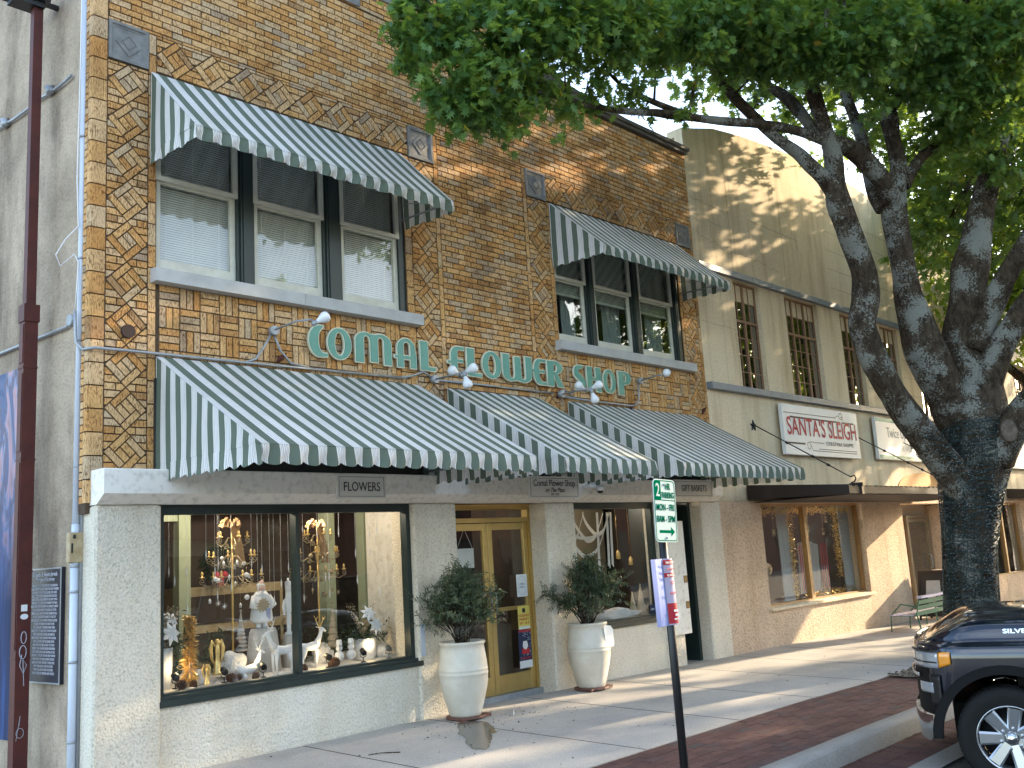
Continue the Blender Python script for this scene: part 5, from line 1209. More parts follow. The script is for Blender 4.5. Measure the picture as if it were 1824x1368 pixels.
curve_strip(b, [(17.86,3.735)]+[(17.80+.06*math.cos(R(a)),3.80+.06*math.sin(R(a))) for a in range(-60,180,20)], .012, 8.0755, 0)
curve_strip(b, [(16.96,3.32),(16.4,3.325),(16.30,3.30)]+[(16.36+.06*math.cos(R(a)),3.26+.07*math.sin(R(a))) for a in range(150,420,20)]+[(16.50,3.17),(18.33,3.165)], .012, 8.0755, 0)
curve_strip(b, [(16.96,3.335),(17.1,3.335),(17.10,3.355),(18.30,3.35)], .022, 8.0755, 0) if False else None
b.build('scroll', M['ink'], s1)
t = put_text(s1, 'lettering', 'SANTA\'S SLEIGH', M['red'], .0, -.0465, .355, .45, sx=.86, bold=.004); 
put_text(s1, 'lettering', 'CHRISTMAS SHOPPE', M['ink'], .62, -.0465, .165+.04, .105, sx=1.0, spacing=1.25)
M['teal'] = mat('teal paint', (.04,.30,.25), .5)
s2 = empty('shop_sign', (20.85, 8.12, 3.1), 'white wall sign with teal bands partly hidden by the leaning oak limb', 'sign')
b = MB(); b.bbox(19.36,22.35,8.08,8.15,3.10,3.97,.006); b.build('board', M['white'], s2)
b = MB(); b.box(19.40,22.31,8.074,8.0785,3.88,3.955); b.box(19.40,22.31,8.074,8.0785,3.115,3.19); b.build('band', M['teal'], s2)
put_text(s2, 'lettering', 'Twice Upon', M['ledge'], -.35, -.0465, .47, .30, sx=.85); put_text(s2, 'lettering', 'A TIME', M['signboard'], 0, -.0465, .2, .2)
s3 = empty('shop_sign', (28.6, 8.12, 3.1), 'white wall sign with a teal band at the right edge of the photo', 'sign')
b = MB(); b.bbox(26.9,30.3,8.08,8.15,3.10,3.97,.006); b.build('board', M['white'], s3)
b = MB(); b.box(26.95,30.25,8.074,8.0785,3.86,3.95); b.build('band', M['teal'], s3)
ln = empty('wall_lantern', (23.2, 8.1, 2.8), 'dark bronze wall lantern between the second sign and the trunk', 'lantern')
b = MB(); b.box(23.05,23.35,8.16,8.199,2.85,3.95); b.box(23.02,23.38,7.9,8.159,3.85,3.95); b.box(23.02,23.38,7.9,8.159,2.82,2.9); b.build('lantern_frame', M['brown'], ln)
b = MB(); b.box(23.07,23.33,7.94,8.14,2.901,3.849); b.build('lantern_glass', M['oldpane'], ln)
ax = empty('arch_panel', (0,0,0)); 
bpy.data.objects.remove(ax)
b = MB(); pts = [(20.4,2.54)]+[(22.0+1.6*math.cos(R(a)),2.54+.34*math.sin(R(a))) for a in range(180,-1,-12)]+[(23.6,2.54)]; b.prism(pts, 8.185, 8.1985); b.build('arch_panel', mat('orange ochre paint', (.60,.33,.12), .8), CB)
# ================================================================== across the street (seen only in reflections)
OB = empty('bank_building', (8, -19, -.6), 'brown brick bank building across the street, seen in the shop glass', 'building')
M['redb'] = mat('brown brick wall', (.22,.09,.065), .9, c2=(.15,.06,.045), ns=6, bump=.4, bs=30)
b = MB(); b.box(-14,30,-26,-19,3.1,5.0); b.box(-14,-9,-26,-19,-.6,3.1); b.box(2,5,-26,-19,-.6,3.1); b.box(25,30,-26,-19,-.6,3.1); b.box(12,14,-26,-19,-.6,3.1); b.build('brick_wall', M['redb'], OB)
b = MB(); b.box(-14.1,30.1,-26,-18.9,5.0,5.35); b.box(-9,2,-20.3,-20,-.6,3.1); b.box(5,12,-20.3,-20,-.6,3.1); b.box(14,25,-20.3,-20,-.6,3.1); b.build('pale_wall', M['sill'], OB)
b = MB(); 
for x in (-8,-4,6,9,15,18.5,22): b.box(x,x+2,-19.99,-19.9,.2,2.5)
b.build('window', M['bankpane'], OB)
o = text_obj('lettering', 'Moody\nBank', M['white'], 1.0, .02); o.parent = OB; o.location = (3.4, 19-18.93-.0, 4.9); o.rotation_euler = (0,0,PI); 
b = MB(); b.prism([(2.2-.62*math.cos(R(a)),3.75+.62*math.sin(R(a))) for a in range(0,181,12)], -18.93, -18.99); b.build('emblem', M['white'], OB)
b = MB(); b.box(1.58,2.82,-18.92,-18.98,3.45,3.72); b.build('emblem_band', mat('orange paint', (.6,.25,.03), .5), OB)
def far_tree(x, y, seed, lab):
    street_tree(x, y, 9, lab, seed, 4.4, 7.4, 60, 6)
RB = empty('row_building', (60, -19, -.6), 'long tan row of shops across the street, farther along', 'building')
b = MB(); b.box(32,60,-27,-19.5,-1,7.5); b.build('tan_wall', M['redb'], RB)
b = MB(); b.box(60.01,120,-27,-19,-1,6.5); b.build('brick_wall', M['redb'], RB)
b = MB()
for x in range(33, 118, 4): b.box(x,x+2.6,-18.99 if x > 58 else -19.49,-18.9 if x > 58 else -19.4,-.2,2.5)
for x in range(33, 118, 3): b.box(x,x+1.2,-18.99 if x > 58 else -19.49,-18.9 if x > 58 else -19.4,3.6,5.2)
b.build('window', M['bankpane'], RB)
street_tree(34, -3.2, 9, 'unseen oak added up the street to shade the sidewalk, right of the view', 47, 4.4, 6.7, 95, 9)  # extra tree out of view, put in to break up sun on the walk
far_tree(31, -10.5, 43, 'oak across the street, third one seen in the shop glass')
far_tree(45, -10.5, 44, 'oak across the street, fourth one seen in the shop glass')
far_tree(6.5, -10.5, 41, 'oak across the street, left one seen in the upper window glass')
far_tree(17.5, -11, 42, 'oak across the street, right one seen in the upper window glass')
# ================================================================== display window room
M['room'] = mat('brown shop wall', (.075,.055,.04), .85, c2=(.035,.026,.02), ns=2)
M['sage'] = mat('pale sage paint', (.33,.38,.26), .7, c2=(.27,.31,.21), ns=4)
M['snow'] = mat('white snow cloth', (.80,.80,.82), .95, c2=(.60,.57,.52), ns=9, bump=1, bs=60, bd=.02)
M['gold'] = mat('bright gold', (.90,.68,.28), .3, .6, c2=(.70,.46,.16), ns=20)
M['plaster'] = mat('white painted resin', (.82,.83,.85), .6, c2=(.68,.70,.74), ns=12)
M['kraft'] = mat('pale carved wood', (.50,.42,.30), .8, c2=(.34,.27,.18), ns=14)
M['cone'] = mat('pine cone scales', (.13,.06,.03), .8, c2=(.05,.025,.014), ns=30)
M['pine'] = mat('dark garland', (.02,.045,.02), .8)
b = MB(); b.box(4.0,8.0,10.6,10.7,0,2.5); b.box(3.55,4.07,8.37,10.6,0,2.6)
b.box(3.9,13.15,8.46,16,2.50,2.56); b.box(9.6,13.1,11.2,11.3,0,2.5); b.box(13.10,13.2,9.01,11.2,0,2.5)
b.build('inner_wall', M['room'], BB)
b = MB(); b.box(4.08,7.55,8.41,9.30,.50,.615); b.build('display_deck', M['room'], BB)
b = MB(); b.box(5.0,5.13,9.55,9.68,.02,2.5); b.box(6.83,6.97,9.55,9.68,.02,2.5); b.box(7.28,7.42,9.4,9.54,.02,2.5); b.box(4.1,5.0,9.58,9.65,2.2,2.5); b.box(5.13,6.83,9.58,9.65,2.34,2.5); b.box(4.1,4.2,9.55,9.65,.02,2.2)
b.build('interior_post', M['sage'], BB)
b = MB(); b.box(7.30,7.50,8.41,9.38,.62,2.5); b.box(6.97,7.29,8.42,8.44,.62,2.5) if False else None
b.build('side_partition', M['lintel'], BB)
rng = np.random.default_rng(3)
b = MB(); nx, ny = 60, 16; vs = []
for i in range(nx+1):
    for j in range(ny+1):
        x = 4.10+3.18*i/nx; y = 8.28+.98*j/ny
        vs.append((x, y, .625+.03*noise.noise(Vector((x*5,y*5,1)))+.02*noise.noise(Vector((x*17,y*17,4)))+.06*(j/ny)))
b.add(vs, [(i*(ny+1)+j,(i+1)*(ny+1)+j,(i+1)*(ny+1)+j+1,i*(ny+1)+j+1) for i in range(nx) for j in range(ny)], True)
tag(b.build('snow_cloth', M['snow']), 'fluffy white cloth spread over the floor of the left display window', 'cloth')
def grp(name, loc, label, cat, group=None): return empty(name, loc, label, cat, group)
# spotlights
first = None
for k, (x, z, lb) in enumerate(((4.34,.655,'leftmost black spotlight, beside the gold tinsel tree'),(4.82,.645,'black spotlight beside the small gold angel and pine cones'),(5.23,.64,'black spotlight in front of the white standing deer'),(5.98,.64,'black spotlight just right of the window mullion'),(6.42,.64,'black spotlight in front of the right white flower pot'),(6.76,.64,'rightmost black spotlight in front of the carved tree'))):
    if first is None:
        rt = first = grp('spotlight', (x,8.36,z), lb, 'spotlight', 'black spotlights along the display glass')
        b = MB(); b.lathe([(.028,0),(.028,.008),(.006,.012),(.006,.05)], (0,0,0), 10); b.tube([(-.035,0,.09),(-.03,0,.06),(0,0,.048),(.03,0,.06),(.035,0,.09)], .004, 6); b.build('bracket', M['black'], rt, world=False)
        b = MB(); b.tube([(0,.03,.12),(0,-.02,.095),(0,-.03,.09)], [.028,.032,.026], 12); b.lathe([(.033,0),(.033,.01)], (0,-.005,.095), 12); b.build('lamp_head', M['black'], rt, world=False)
    else: copy_tree(first, None, (x,8.36,z), random.uniform(-.5,.5), lb)
# pine cones
first = None
for x, y, z, s_, lb in ((4.42,8.40,.66,1.15,'dark pine cone by the leftmost spotlight'),(4.54,8.40,.655,.85,'small pine cone at the foot of the gold tinsel tree'),(4.92,8.38,.655,1.2,'large pine cone right of the second spotlight'),(5.0,8.42,.65,.8,'small pine cone leaning on the large one'),(5.17,8.40,.65,.9,'pine cone left of the third spotlight'),(5.72,8.40,.65,1.0,'pine cone right of the window mullion'),(6.09,8.42,.66,1.3,'tall pine cone between the fourth spotlight and the snowmen'),(5.31,9.0,.92,1.0,'pine cone lying on the fluffy white mound')):
    if first is None:
        b = MB()
        for j in range(9):
            zz = -.035+j*.0095; rr = .036*math.sin(PI*(j+1.2)/11)
            for k in range(8):
                a = k*PI/4+j*.4; c = (rr*math.cos(a), rr*math.sin(a), zz); 
                b.tube([(0,0,zz-.004), (c[0]*.8,c[1]*.8,zz), (c[0]*1.25,c[1]*1.25,zz+.006)], [.006,.009,.002], 5)
        first = b.build('pine_cone', M['cone']); first.location = (x,y,z+.01); first.scale = (s_,)*3; tag(first, lb, 'pine cone', 'pine cones in the left display')
    else:
        c = first.copy(); col.objects.link(c); c.location = (x,y,z+.01); c.scale = (s_,)*3; c.rotation_euler = (random.uniform(-1,1), random.uniform(-1,1), x*7); c['label'] = lb
# gold tinsel tree
t = grp('tinsel_tree', (4.55,8.5,.64), 'tall narrow gold tinsel tree in the left display window', 'ornament tree')
b = MB(); b.tube([(4.55,8.5,.64),(4.55,8.5,1.28)], .006, 6); b.build('stem', M['gold'], t)
n = 1500; hh = rng.uniform(0,1,n)**.8; th = rng.uniform(0,2*PI,n); rr = .085*(1-hh)+.008
P = np.stack([4.55+rr*.3*np.cos(th), 8.5+rr*.3*np.sin(th), .67+hh*.6], 1); Dn = np.stack([np.cos(th), np.sin(th), rng.normal(-.3,.4,n)], 1)
leaves('tinsel', P, Dn, .055, NARR, M['gold'], t, rng, 0, .5)
# angels
def angel(x, y, z, h, lb):
    t = grp('angel_figurine', (x,y,z), lb, 'figurine', 'gold angels in the left display'); b = MB()
    b.lathe([(.30,0),(.22,.06),(.10,.45),(.12,.62),(.10,.74),(.035,.79)], (0,0,0), 16); b.xf(Matrix.Translation((x,y,z)) @ Matrix.Diagonal((h*.55,h*.4,h,1))); 
    b.ball((x,y,z+h*.85), h*.065, 10, 8); b.build('robe', M['gold'], t)
    b = MB()
    for s_ in (-1,1):
        pts = [(x+s_*h*.04,y+.01,z+h*.72),(x+s_*h*.13,y+.012,z+h*.85),(x+s_*h*.18,y+.015,z+h*.68),(x+s_*h*.15,y+.012,z+h*.42),(x+s_*h*.06,y+.008,z+h*.25)]
        b.tube(pts, [h*.03,h*.055,h*.06,h*.04,h*.01], 8)
    b.build('wings', M['gold'], t)
angel(4.89, 8.6, .70, .36, 'tall gold winged angel in the left display'); angel(4.68, 8.42, .645, .20, 'small gold angel in front of the white cloth')
# white resin mounds
for k, (x, y, z, r, s3, lb) in enumerate(((5.04,8.62,.78,.13,(1.0,.8,.85),'large fluffy white mound left of the antlered deer'),(4.63,8.62,.70,.10,(1,.8,.9),'rounded white mound behind the small angel'),(6.13,8.68,.74,.11,(.9,.7,1.1),'fluffy white mound behind the gold antlered deer'),(6.86,8.6,.70,.08,(1.2,.8,.8),'soft grey white mound by the carved tree'))):
    b = MB(); b.ball((x,y,z), r, 20, 14, s3, .5, k); b.ball((x+.05,y-.03,z-.03), r*.7, 14, 10, s3, .5, k+9)
    tag(b.build('snow_mound', M['snow']), lb, 'decoration')
# deer
def deer(x, y, z, s, face, lb, lying=False, gold=False):
    t = grp('deer_figurine', (x,y,z), lb, 'figurine', 'white deer figurines'); f = face
    b = MB(); zz = .52 if not lying else .18
    body = [(-.30,zz+.0),(-.26,zz+.06),(-.10,zz+.05),(.10,zz+.06),(.24,zz+.10)]
    b.tube([(x+f*s*a, y, z+s*c) for a, c in body], [s*.05,s*.115,s*.10,s*.12,s*.09], 12)
    b.tube([(x+f*s*a, y, z+s*c) for a, c in ((.20,zz+.10),(.30,zz+.26),(.36,zz+.42),(.37,zz+.48))], [s*.10,s*.065,s*.05,s*.055], 12)
    b.tube([(x+f*s*a, y, z+s*c) for a, c in ((.33,zz+.50),(.42,zz+.48),(.52,zz+.42))], [s*.05,s*.05,s*.025], 10)
    b.tube([(x-f*s*.30,y,z+s*(zz+.04)),(x-f*s*.36,y,z+s*(zz+.12))], [s*.03,s*.015], 6)
    for q in (-1,1): b.tube([(x+f*s*.33,y+q*s*.05,z+s*(zz+.53)),(x+f*s*.28,y+q*s*.12,z+s*(zz+.56))], [s*.02,s*.008], 6)
    if not lying:
        for a, dy in ((.20,.05),(.16,-.05)): b.tube([(x+f*s*a,y+s*dy,z+s*zz),(x+f*s*(a+.01),y+s*dy,z+s*.26),(x+f*s*(a-.01),y+s*dy,z)], [s*.06,s*.03,s*.022], 8)
        for a, dy in ((-.25,.05),(-.21,-.05)): b.tube([(x+f*s*a,y+s*dy,z+s*zz),(x+f*s*(a-.02),y+s*dy,z+s*.36),(x+f*s*(a-.08),y+s*dy,z+s*.24),(x+f*s*(a-.05),y+s*dy,z)], [s*.08,s*.05,s*.028,s*.022], 8)
    else:
        for dy in (.07,-.07): b.tube([(x+f*s*.2,y+s*dy,z+s*.12),(x+f*s*.36,y+s*dy,z+s*.05),(x+f*s*.2,y+s*dy,z+s*.03)], [s*.05,s*.03,s*.02], 8); b.tube([(x-f*s*.2,y+s*dy,z+s*.12),(x-f*s*.05,y+s*dy,z+s*.05),(x-f*s*.2,y+s*dy,z+s*.03)], [s*.07,s*.035,s*.02], 8)
    b.build('body', M['plaster'], t)
    b = MB()
    for q in (-1,1):
        base = Vector((x+f*s*.34, y+q*s*.03, z+s*(zz+.53)))
        main = [base, base+Vector((-f*.04,q*.06,.10))*s, base+Vector((-f*.02,q*.14,.22))*s, base+Vector((f*.06,q*.13,.32))*s]
        b.tube(main, [s*.018,s*.015,s*.011,s*.004], 6)
        for i, d in ((1,(.07,.02,.09)),(2,(.09,.02,.06)),(2,(-.05,.03,.12))): b.tube([main[i], main[i]+Vector((f*d[0],q*d[1],d[2]))*s], [s*.011,s*.003], 5)
    b.build('antlers', M['gold'] if gold else M['plaster'], t)
deer(5.50, 8.46, .63, .40, -1, 'white standing deer under the bearded figurine in the left pane')
deer(5.12, 8.44, .64, .36, 1, 'white deer lying down beside the fluffy mound', lying=True)
deer(5.88, 8.52, .64, .37, 1, 'white deer with gold antlers right of the mullion', gold=True)
# poinsettia arrangements
def bloom(b, c, r, tilt):
    q = Vector(tilt).normalized().to_track_quat('Z','Y').to_matrix()
    for ring, (n, rr, up) in enumerate(((7, r, .12), (6, r*.62, .3))):
        for k in range(n):
            a = 2*PI*k/n+ring*.4
            d = Vector((math.cos(a), math.sin(a), up)); p = Vector((-math.sin(a), math.cos(a), 0))
            pts = [Vector((0,0,.01*ring)), d*rr*.5+p*rr*.22, d*rr-Vector((0,0,rr*.15)), d*rr*.5-p*rr*.22, d*rr*.5+Vector((0,0,rr*.07))]
            vs = [tuple(Vector(c)+q @ v) for v in pts]; b.add(vs, [(0,1,4),(1,2,4),(2,3,4),(3,0,4)])
def arrangement(x, y, z, pot_r, pot_h, blooms, lb, seed):
    t = grp('flower_arrangement', (x,y,z), lb, 'flower arrangement', 'white poinsettia arrangements in white pots')
    b = MB(); b.lathe([(pot_r*.86,0),(pot_r*.95,pot_h*.5),(pot_r,pot_h),(pot_r*.93,pot_h),(pot_r*.9,pot_h*.85)], (x,y,z), 24); b.build('pot', M['plaster'], t)
    b = MB(); 
    for c, r, tl in blooms: bloom(b, c, r, tl)
    b.build('poinsettia_bloom', M['plaster'], t)
    rg = np.random.default_rng(seed); n = 500; P = np.array((x,y,z+pot_h))+rg.normal(0,1,(n,3))*np.array((.14,.08,.10)); P[:,2] = np.maximum(P[:,2], z+pot_h); Dn = rg.normal(0,1,(n,3))+np.array((0,0,.5))
    leaves('foliage', P, Dn, .07, NARR, M['pine'], t, rg)
    b = MB(); random.seed(seed)
    for k in range(26):
        a = random.uniform(0,2*PI); l = random.uniform(.15,.40); e = (x+math.cos(a)*l*.55, y+math.sin(a)*l*.3, z+pot_h+l)
        b.tube([(x,y,z+pot_h*.9), ((x+e[0])/2,(y+e[1])/2,z+pot_h+l*.6), e], [.002,.0015,.001], 4)
        for j in range(7):
            tt = .4+.6*j/7; b.ball((x+(e[0]-x)*tt+random.uniform(-.02,.02), y+(e[1]-y)*tt, z+pot_h+l*tt+random.uniform(-.02,.02)), .0075, 5, 4)
    b.build('berry_spray', M['kraft'], t)
arrangement(4.34, 8.62, .64, .10, .36, [((4.36,8.48,1.13),.115,(.2,-1,.2)),((4.42,8.58,1.25),.08,(.3,-1,.6)),((4.28,8.55,1.3),.07,(-.3,-1,.8))], 'white poinsettias in a white pot at the left end of the display', 51)
arrangement(6.64, 8.62, .64, .13, .22, [((6.60,8.48,1.12),.10,(-.2,-1,.5)),((6.68,8.46,.99),.11,(.1,-1,.2))], 'white poinsettias and berries in a wide white pot, right pane', 52)
# pedestals draped with tulle
M['tulle'] = mat('sheer white drape', (.62,.60,.57), .9, c2=(.44,.42,.40), ns=3, mapping=(14,14,1))
for x, r, h, lb in ((5.50,.17,.45,'pedestal draped in sheer cloth under the bearded figurine'),(5.83,.11,.36,'pedestal draped in sheer cloth under the white soldier')):
    b = MB(); b.lathe([(r*1.05,0),(r*.95,h*.5),(r*.8,h*.92),(r*.7,h),(.01,h)], (x,8.78,.62), 28); tag(b.build('draped_pedestal', M['tulle']), lb, 'pedestal')
# bearded figurine in a white robe
t = grp('robed_figurine', (5.47,8.76,1.07), 'white robed bearded figurine holding flowers, on the draped pedestal', 'figurine')
x, y, z = 5.47, 8.76, 1.075
b = MB(); b.lathe([(.075,.05),(.115,.08),(.105,.16),(.085,.26),(.09,.31),(.05,.36)], (x,y,z), 20); 
for q in (-1,1): b.tube([(x+q*.035,y,z),(x+q*.035,y,z+.06)], .028, 8); b.tube([(x+q*.075,y,z+.31),(x+q*.12,y-.03,z+.22),(x+q*.05,y-.08,z+.20)], [.035,.035,.028], 8)
b.build('robe', M['plaster'], t)
b = MB(); b.ball((x,y-.01,z+.385), .042, 12, 9); b.tube([(x,y,z+.41),(x+.01,y,z+.45),(x+.02,y,z+.475)], [.04,.025,.006], 10)
b.build('head', mat('pale face', (.62,.42,.34), .7), t)
b = MB(); b.ball((x,y-.03,z+.345), .038, 10, 8, (.9,.6,1.2), .3, 1); b.ball((x,y+.005,z+.415), .046, 12, 6, (1,1,.7)); b.build('beard', M['snow'], t)
b = MB(); 
for k in range(5): bloom(b, (x-.07+.03*(k%3),y-.10,z+.20+.03*(k//2)), .05, (random.uniform(-.5,.2),-1,.3))
b.build('bouquet', M['kraft'], t)
b = MB(); b.box(x-.01,x+.035,y-.112,y-.09,z+.08,z+.19); b.build('sash', mat('lilac sash', (.40,.42,.62), .7), t)
# white soldier
t = grp('soldier_figurine', (5.79,8.76,.98), 'slim white toy soldier standing on a pedestal beside the mullion', 'figurine'); x, y, z = 5.79, 8.76, .98
b = MB(); b.lathe([(.045,0),(.045,.02),(.022,.03),(.022,.22),(.038,.24),(.045,.34),(.03,.38),(.028,.44)], (x,y,z), 14)
for q in (-1,1): b.tube([(x+q*.045,y,z+.35),(x+q*.06,y,z+.28),(x+q*.055,y-.01,z+.2)], .014, 7)
b.build('body', M['plaster'], t)
b = MB(); b.lathe([(.032,.44),(.034,.53),(.012,.54),(.010,.57)], (x,y,z), 14); b.build('tall_hat', M['plaster'], t)
# carved flat trees
def fir(x, y, z, h, wd, m, lb, tiers=6, name='carved_tree', gro='small carved display trees'):
    b = MB(); prof = []
    for k in range(tiers):
        t0 = k/tiers; r0 = wd*(1-t0*.9); prof += [(r0, t0*h*.92+.0), (r0*.62, (t0+.85/tiers)*h*.92)]
    prof += [(.006, h)]
    b.lathe([(wd*.25,-.02)]+prof, (x,y,z), 14, False); b.ball((x,y,z+h+.01), .014, 6, 5)
    return tag(b.build(name, m), lb, 'tree ornament', gro)
fir(6.38,8.82,.80,.44,.075,M['kraft'],'tall carved tree behind the two snowmen'); fir(6.91,8.52,.68,.36,.065,M['kraft'],'carved tree behind the rightmost spotlight'); fir(7.01,8.46,.66,.24,.05,M['kraft'],'smallest carved tree at the right end of the display'); fir(5.90,8.95,1.08,.32,.07,M['kraft'],'carved wooden tree left of the white soldier',5); fir(5.38,9.0,.86,.38,.075,M['tulle'],'frosted bottle brush tree behind the left ornament stand',9)
# snowmen
for x, lb in ((6.22,'left one of the two small white snowmen'),(6.37,'right one of the two small white snowmen')):
    t = grp('snowman_figurine', (x,8.5,.66), lb, 'figurine', 'pair of small white snowmen'); b = MB(); b.ball((x,8.5,.72), .05, 12, 9, (1,1,1.1)); b.ball((x,8.5,.80), .035, 12, 8); b.build('body', M['plaster'], t)
    b = MB(); b.lathe([(.034,0),(.03,.01),(.028,.05),(.02,.055)], (x,8.5,.83), 12); b.build('hat', M['plaster'], t)
# ornament stands: gold poles with scrolled arms, candles and hanging baubles
M['wire'] = mat('champagne scroll metal', (.50,.42,.28), .35, .8)
def spiral(c, r, a0, turns, dx, n=16): return [(c[0]+dx[0]*r*(1-.75*i/n)*math.cos(a0+turns*2*PI*i/n), c[1]+dx[1]*r*(1-.75*i/n)*math.cos(a0+turns*2*PI*i/n), c[2]+r*(1-.75*i/n)*math.sin(a0+turns*2*PI*i/n)) for i in range(n+1)]
def ornament_stand(x, y, z0, z1, lb, seed):
    t = grp('ornament_stand', (x,y,z0), lb, 'ornament stand', 'gold ornament stands with scrolled arms'); random.seed(seed)
    b = MB(); b.tube([(x,y,z0-.25),(x,y,z1)], .011, 10); b.build('pole', M['gold'], t)
    ar = MB(); ca = MB(); hg = MB(); ba = MB()
    for zz, rad, n in ((z0+1.03,.16,5),(z0+.84,.25,6),(z0+.64,.31,6)):
        for k in range(n):
            a = 2*PI*k/n+.3+zz; d = (math.cos(a), math.sin(a)*.75)
            def Q(r, h): return (x+d[0]*r, y+d[1]*r, zz+h)
            ar.tube([Q(0,.05),Q(rad*.3,.06),Q(rad*.55,0),Q(rad*.8,-.03),Q(rad,.0)]+spiral(Q(rad,.025), .028, -PI/2, 1.2, d), .0042, 5)
            ar.tube([Q(0,-.05),Q(rad*.25,-.04),Q(rad*.5,-.0)]+spiral(Q(rad*.45,-.035), .028, PI/2, 1.2, d), .0038, 5)
            ca.lathe([(.003,0),(.024,.012),(.026,.02),(.008,.02),(.010,.035),(.013,.05),(.004,.072)], Q(rad,.05), 8)
            l = random.uniform(.06,.16); p = Q(rad*.75,-.05); hg.tube([p,(p[0],p[1],p[2]-l)], .0012, 3)
            kd = random.choice('bbdis')
            e = (p[0],p[1],p[2]-l-.02)
            if kd == 'b': ba.ball(e, random.uniform(.016,.03), 9, 7)
            elif kd == 'd': ba.lathe([(.001,-.05),(.006,-.02),(.012,0),(.003,.02)], e, 8)
            elif kd == 's':
                for j in range(8): a2 = j*PI/4; ba.tube([e,(e[0]+.035*math.cos(a2),e[1],e[2]+.035*math.sin(a2))], [.004,.001], 4)
            else: ba.lathe([(.012,-.04),(.014,-.005),(.008,.0),(.003,.01)], e, 8)
    ar.build('scroll_arm', M['wire'], t); ca.build('candle_cup', M['gold'], t); hg.build('thread', M['wire'], t); ba.build('bauble', M['plaster'] if seed == 1 else M['wire'], t)
    bw = MB()
    for k in range(26):
        a = k*2.4; r = .06+.05*((k*7)%5)/5; c = (x+.02*math.cos(a), y+.02*math.sin(a), z1+.0)
        p1 = Vector((math.cos(a), math.sin(a)*.8, .5*math.sin(k*1.7))).normalized(); s_ = p1.orthogonal().normalized()*.022
        q = Vector(c); bw.add([tuple(q), tuple(q+p1*r+s_), tuple(q+p1*r*1.15), tuple(q+p1*r-s_)], [(0,1,2),(0,2,3)]); bw.add([tuple(q+p1*r+s_), tuple(q+p1*r*.5+Vector((0,0,.04))), tuple(q+p1*r*.3), tuple(q+p1*r-s_)], [(0,1,2,3)])
    for k in range(3): bw.add([(x-.02+.03*k,y-.02,z1-.02),(x+.01+.03*k,y-.02,z1-.02),(x+.07+.035*k,y-.03,z1-.42),(x+.03+.035*k,y-.03,z1-.42)], [(0,1,2,3)])
    bw.build('bow', M['organza'], t)
M['organza'] = mat('tan organza ribbon', (.42,.27,.13), .6, c2=(.30,.18,.08), ns=12)
ornament_stand(5.26, 8.95, .90, 2.13, 'gold ornament stand with baubles in the left pane, under a tan bow', 1)
ornament_stand(6.30, 8.95, .90, 2.10, 'gold ornament stand in the right pane, under a tan bow', 2)
# dim things deeper in the shop
random.seed(6)
sh = grp('shop_shelf', (8.6,10.6,.0), 'dark shelf of tan flower pots seen through the entrance door glass', 'shelf')
b = MB()
for z in (.5,1.0,1.45,1.9,2.3): b.box(7.9,9.6,10.3,10.59,z,z+.025)
b.box(7.88,7.9,10.3,10.59,0,2.4); b.box(9.6,9.62,10.3,10.59,0,2.4); b.build('board', M['room'], sh)
k0 = 0
for z in (.525,1.025,1.475,1.925):
    for k in range(6):
        x = 8.05+k*.26+random.uniform(-.04,.04); r = random.uniform(.05,.085); b = MB(); b.lathe([(r*.7,0),(r,r*1.2),(r*.95,r*1.3),(r*.85,r*1.1)], (x,10.42,z), 14)
        tag(b.build('flower_pot', M['tanbox']), 'tan flower pot standing in rows on the dark shelf', 'pot', 'flower pots on the shelf behind the door')
wr = grp('wreath', (5.65,9.9,1.75), 'dark wreath with red bow deep inside the left display', 'wreath')
b = MB(); rg = np.random.default_rng(9); n = 900; th = rg.uniform(0,2*PI,n); rr_ = .16+rg.normal(0,.03,n)
leaves('foliage', np.stack([5.65+rr_*np.cos(th), 9.9+rg.normal(0,.02,n), 1.75+rr_*np.sin(th)],1), rg.normal(0,1,(n,3)), .06, NARR, M['pine'], wr, rg)
b.box(5.62,5.68,9.84,9.88,1.50,1.62); b.ball((5.60,9.86,1.62),.04,8,6); b.ball((5.70,9.86,1.62),.04,8,6); b.build('bow', M['red'], wr)
cab = grp('wooden_cabinet', (5.9,10.2,0), 'brown wooden cabinet deep inside the left display', 'cabinet')
b = MB(); b.box(5.3,6.6,10.1,10.5,0,1.5); b.box(4.3,4.9,10.2,10.55,0,1.9); b.build('carcass', M['kraft'] if False else M['tanbox'], cab)
b = MB()
for z in (.3,.7,1.1): b.box(5.35,6.55,10.085,10.099,z,z+.3)
b.build('drawer', M['room'], cab)
# second display window
b = MB(); b.box(9.62,9.68,8.51,9.949,.02,2.49); b.build('inner_wall', M['room'], BB)
M['ribbon'] = mat('grey white ribbon', (.78,.76,.72), .8)
rb = grp('ribbon_garland', (10.4,8.6,2.1), 'pale ribbons looping down in swags inside the right display window', 'garland')
b = MB()
def swag(x0, z0, x1, z1, sag, y, w=.03):
    n = 16; p = [(x0+(x1-x0)*i/n, y+.01*math.sin(i), z0+(z1-z0)*i/n-sag*4*(i/n)*(1-i/n)) for i in range(n+1)]
    for i in range(n): a, c = p[i], p[i+1]; b.add([(a[0],a[1],a[2]-w),(c[0],c[1],c[2]-w),(c[0],c[1]-.01,c[2]+w),(a[0],a[1]-.01,a[2]+w)], [(0,1,2,3)], True)
swag(9.85,2.10,10.9,2.12,.55,8.50); swag(9.85,2.12,10.4,2.15,.35,8.55); swag(10.2,2.15,10.9,2.15,.38,8.6); swag(10.5,2.15,11.1,2.15,.3,8.65); swag(9.8,1.95,10.7,1.9,.12,8.45,.02)
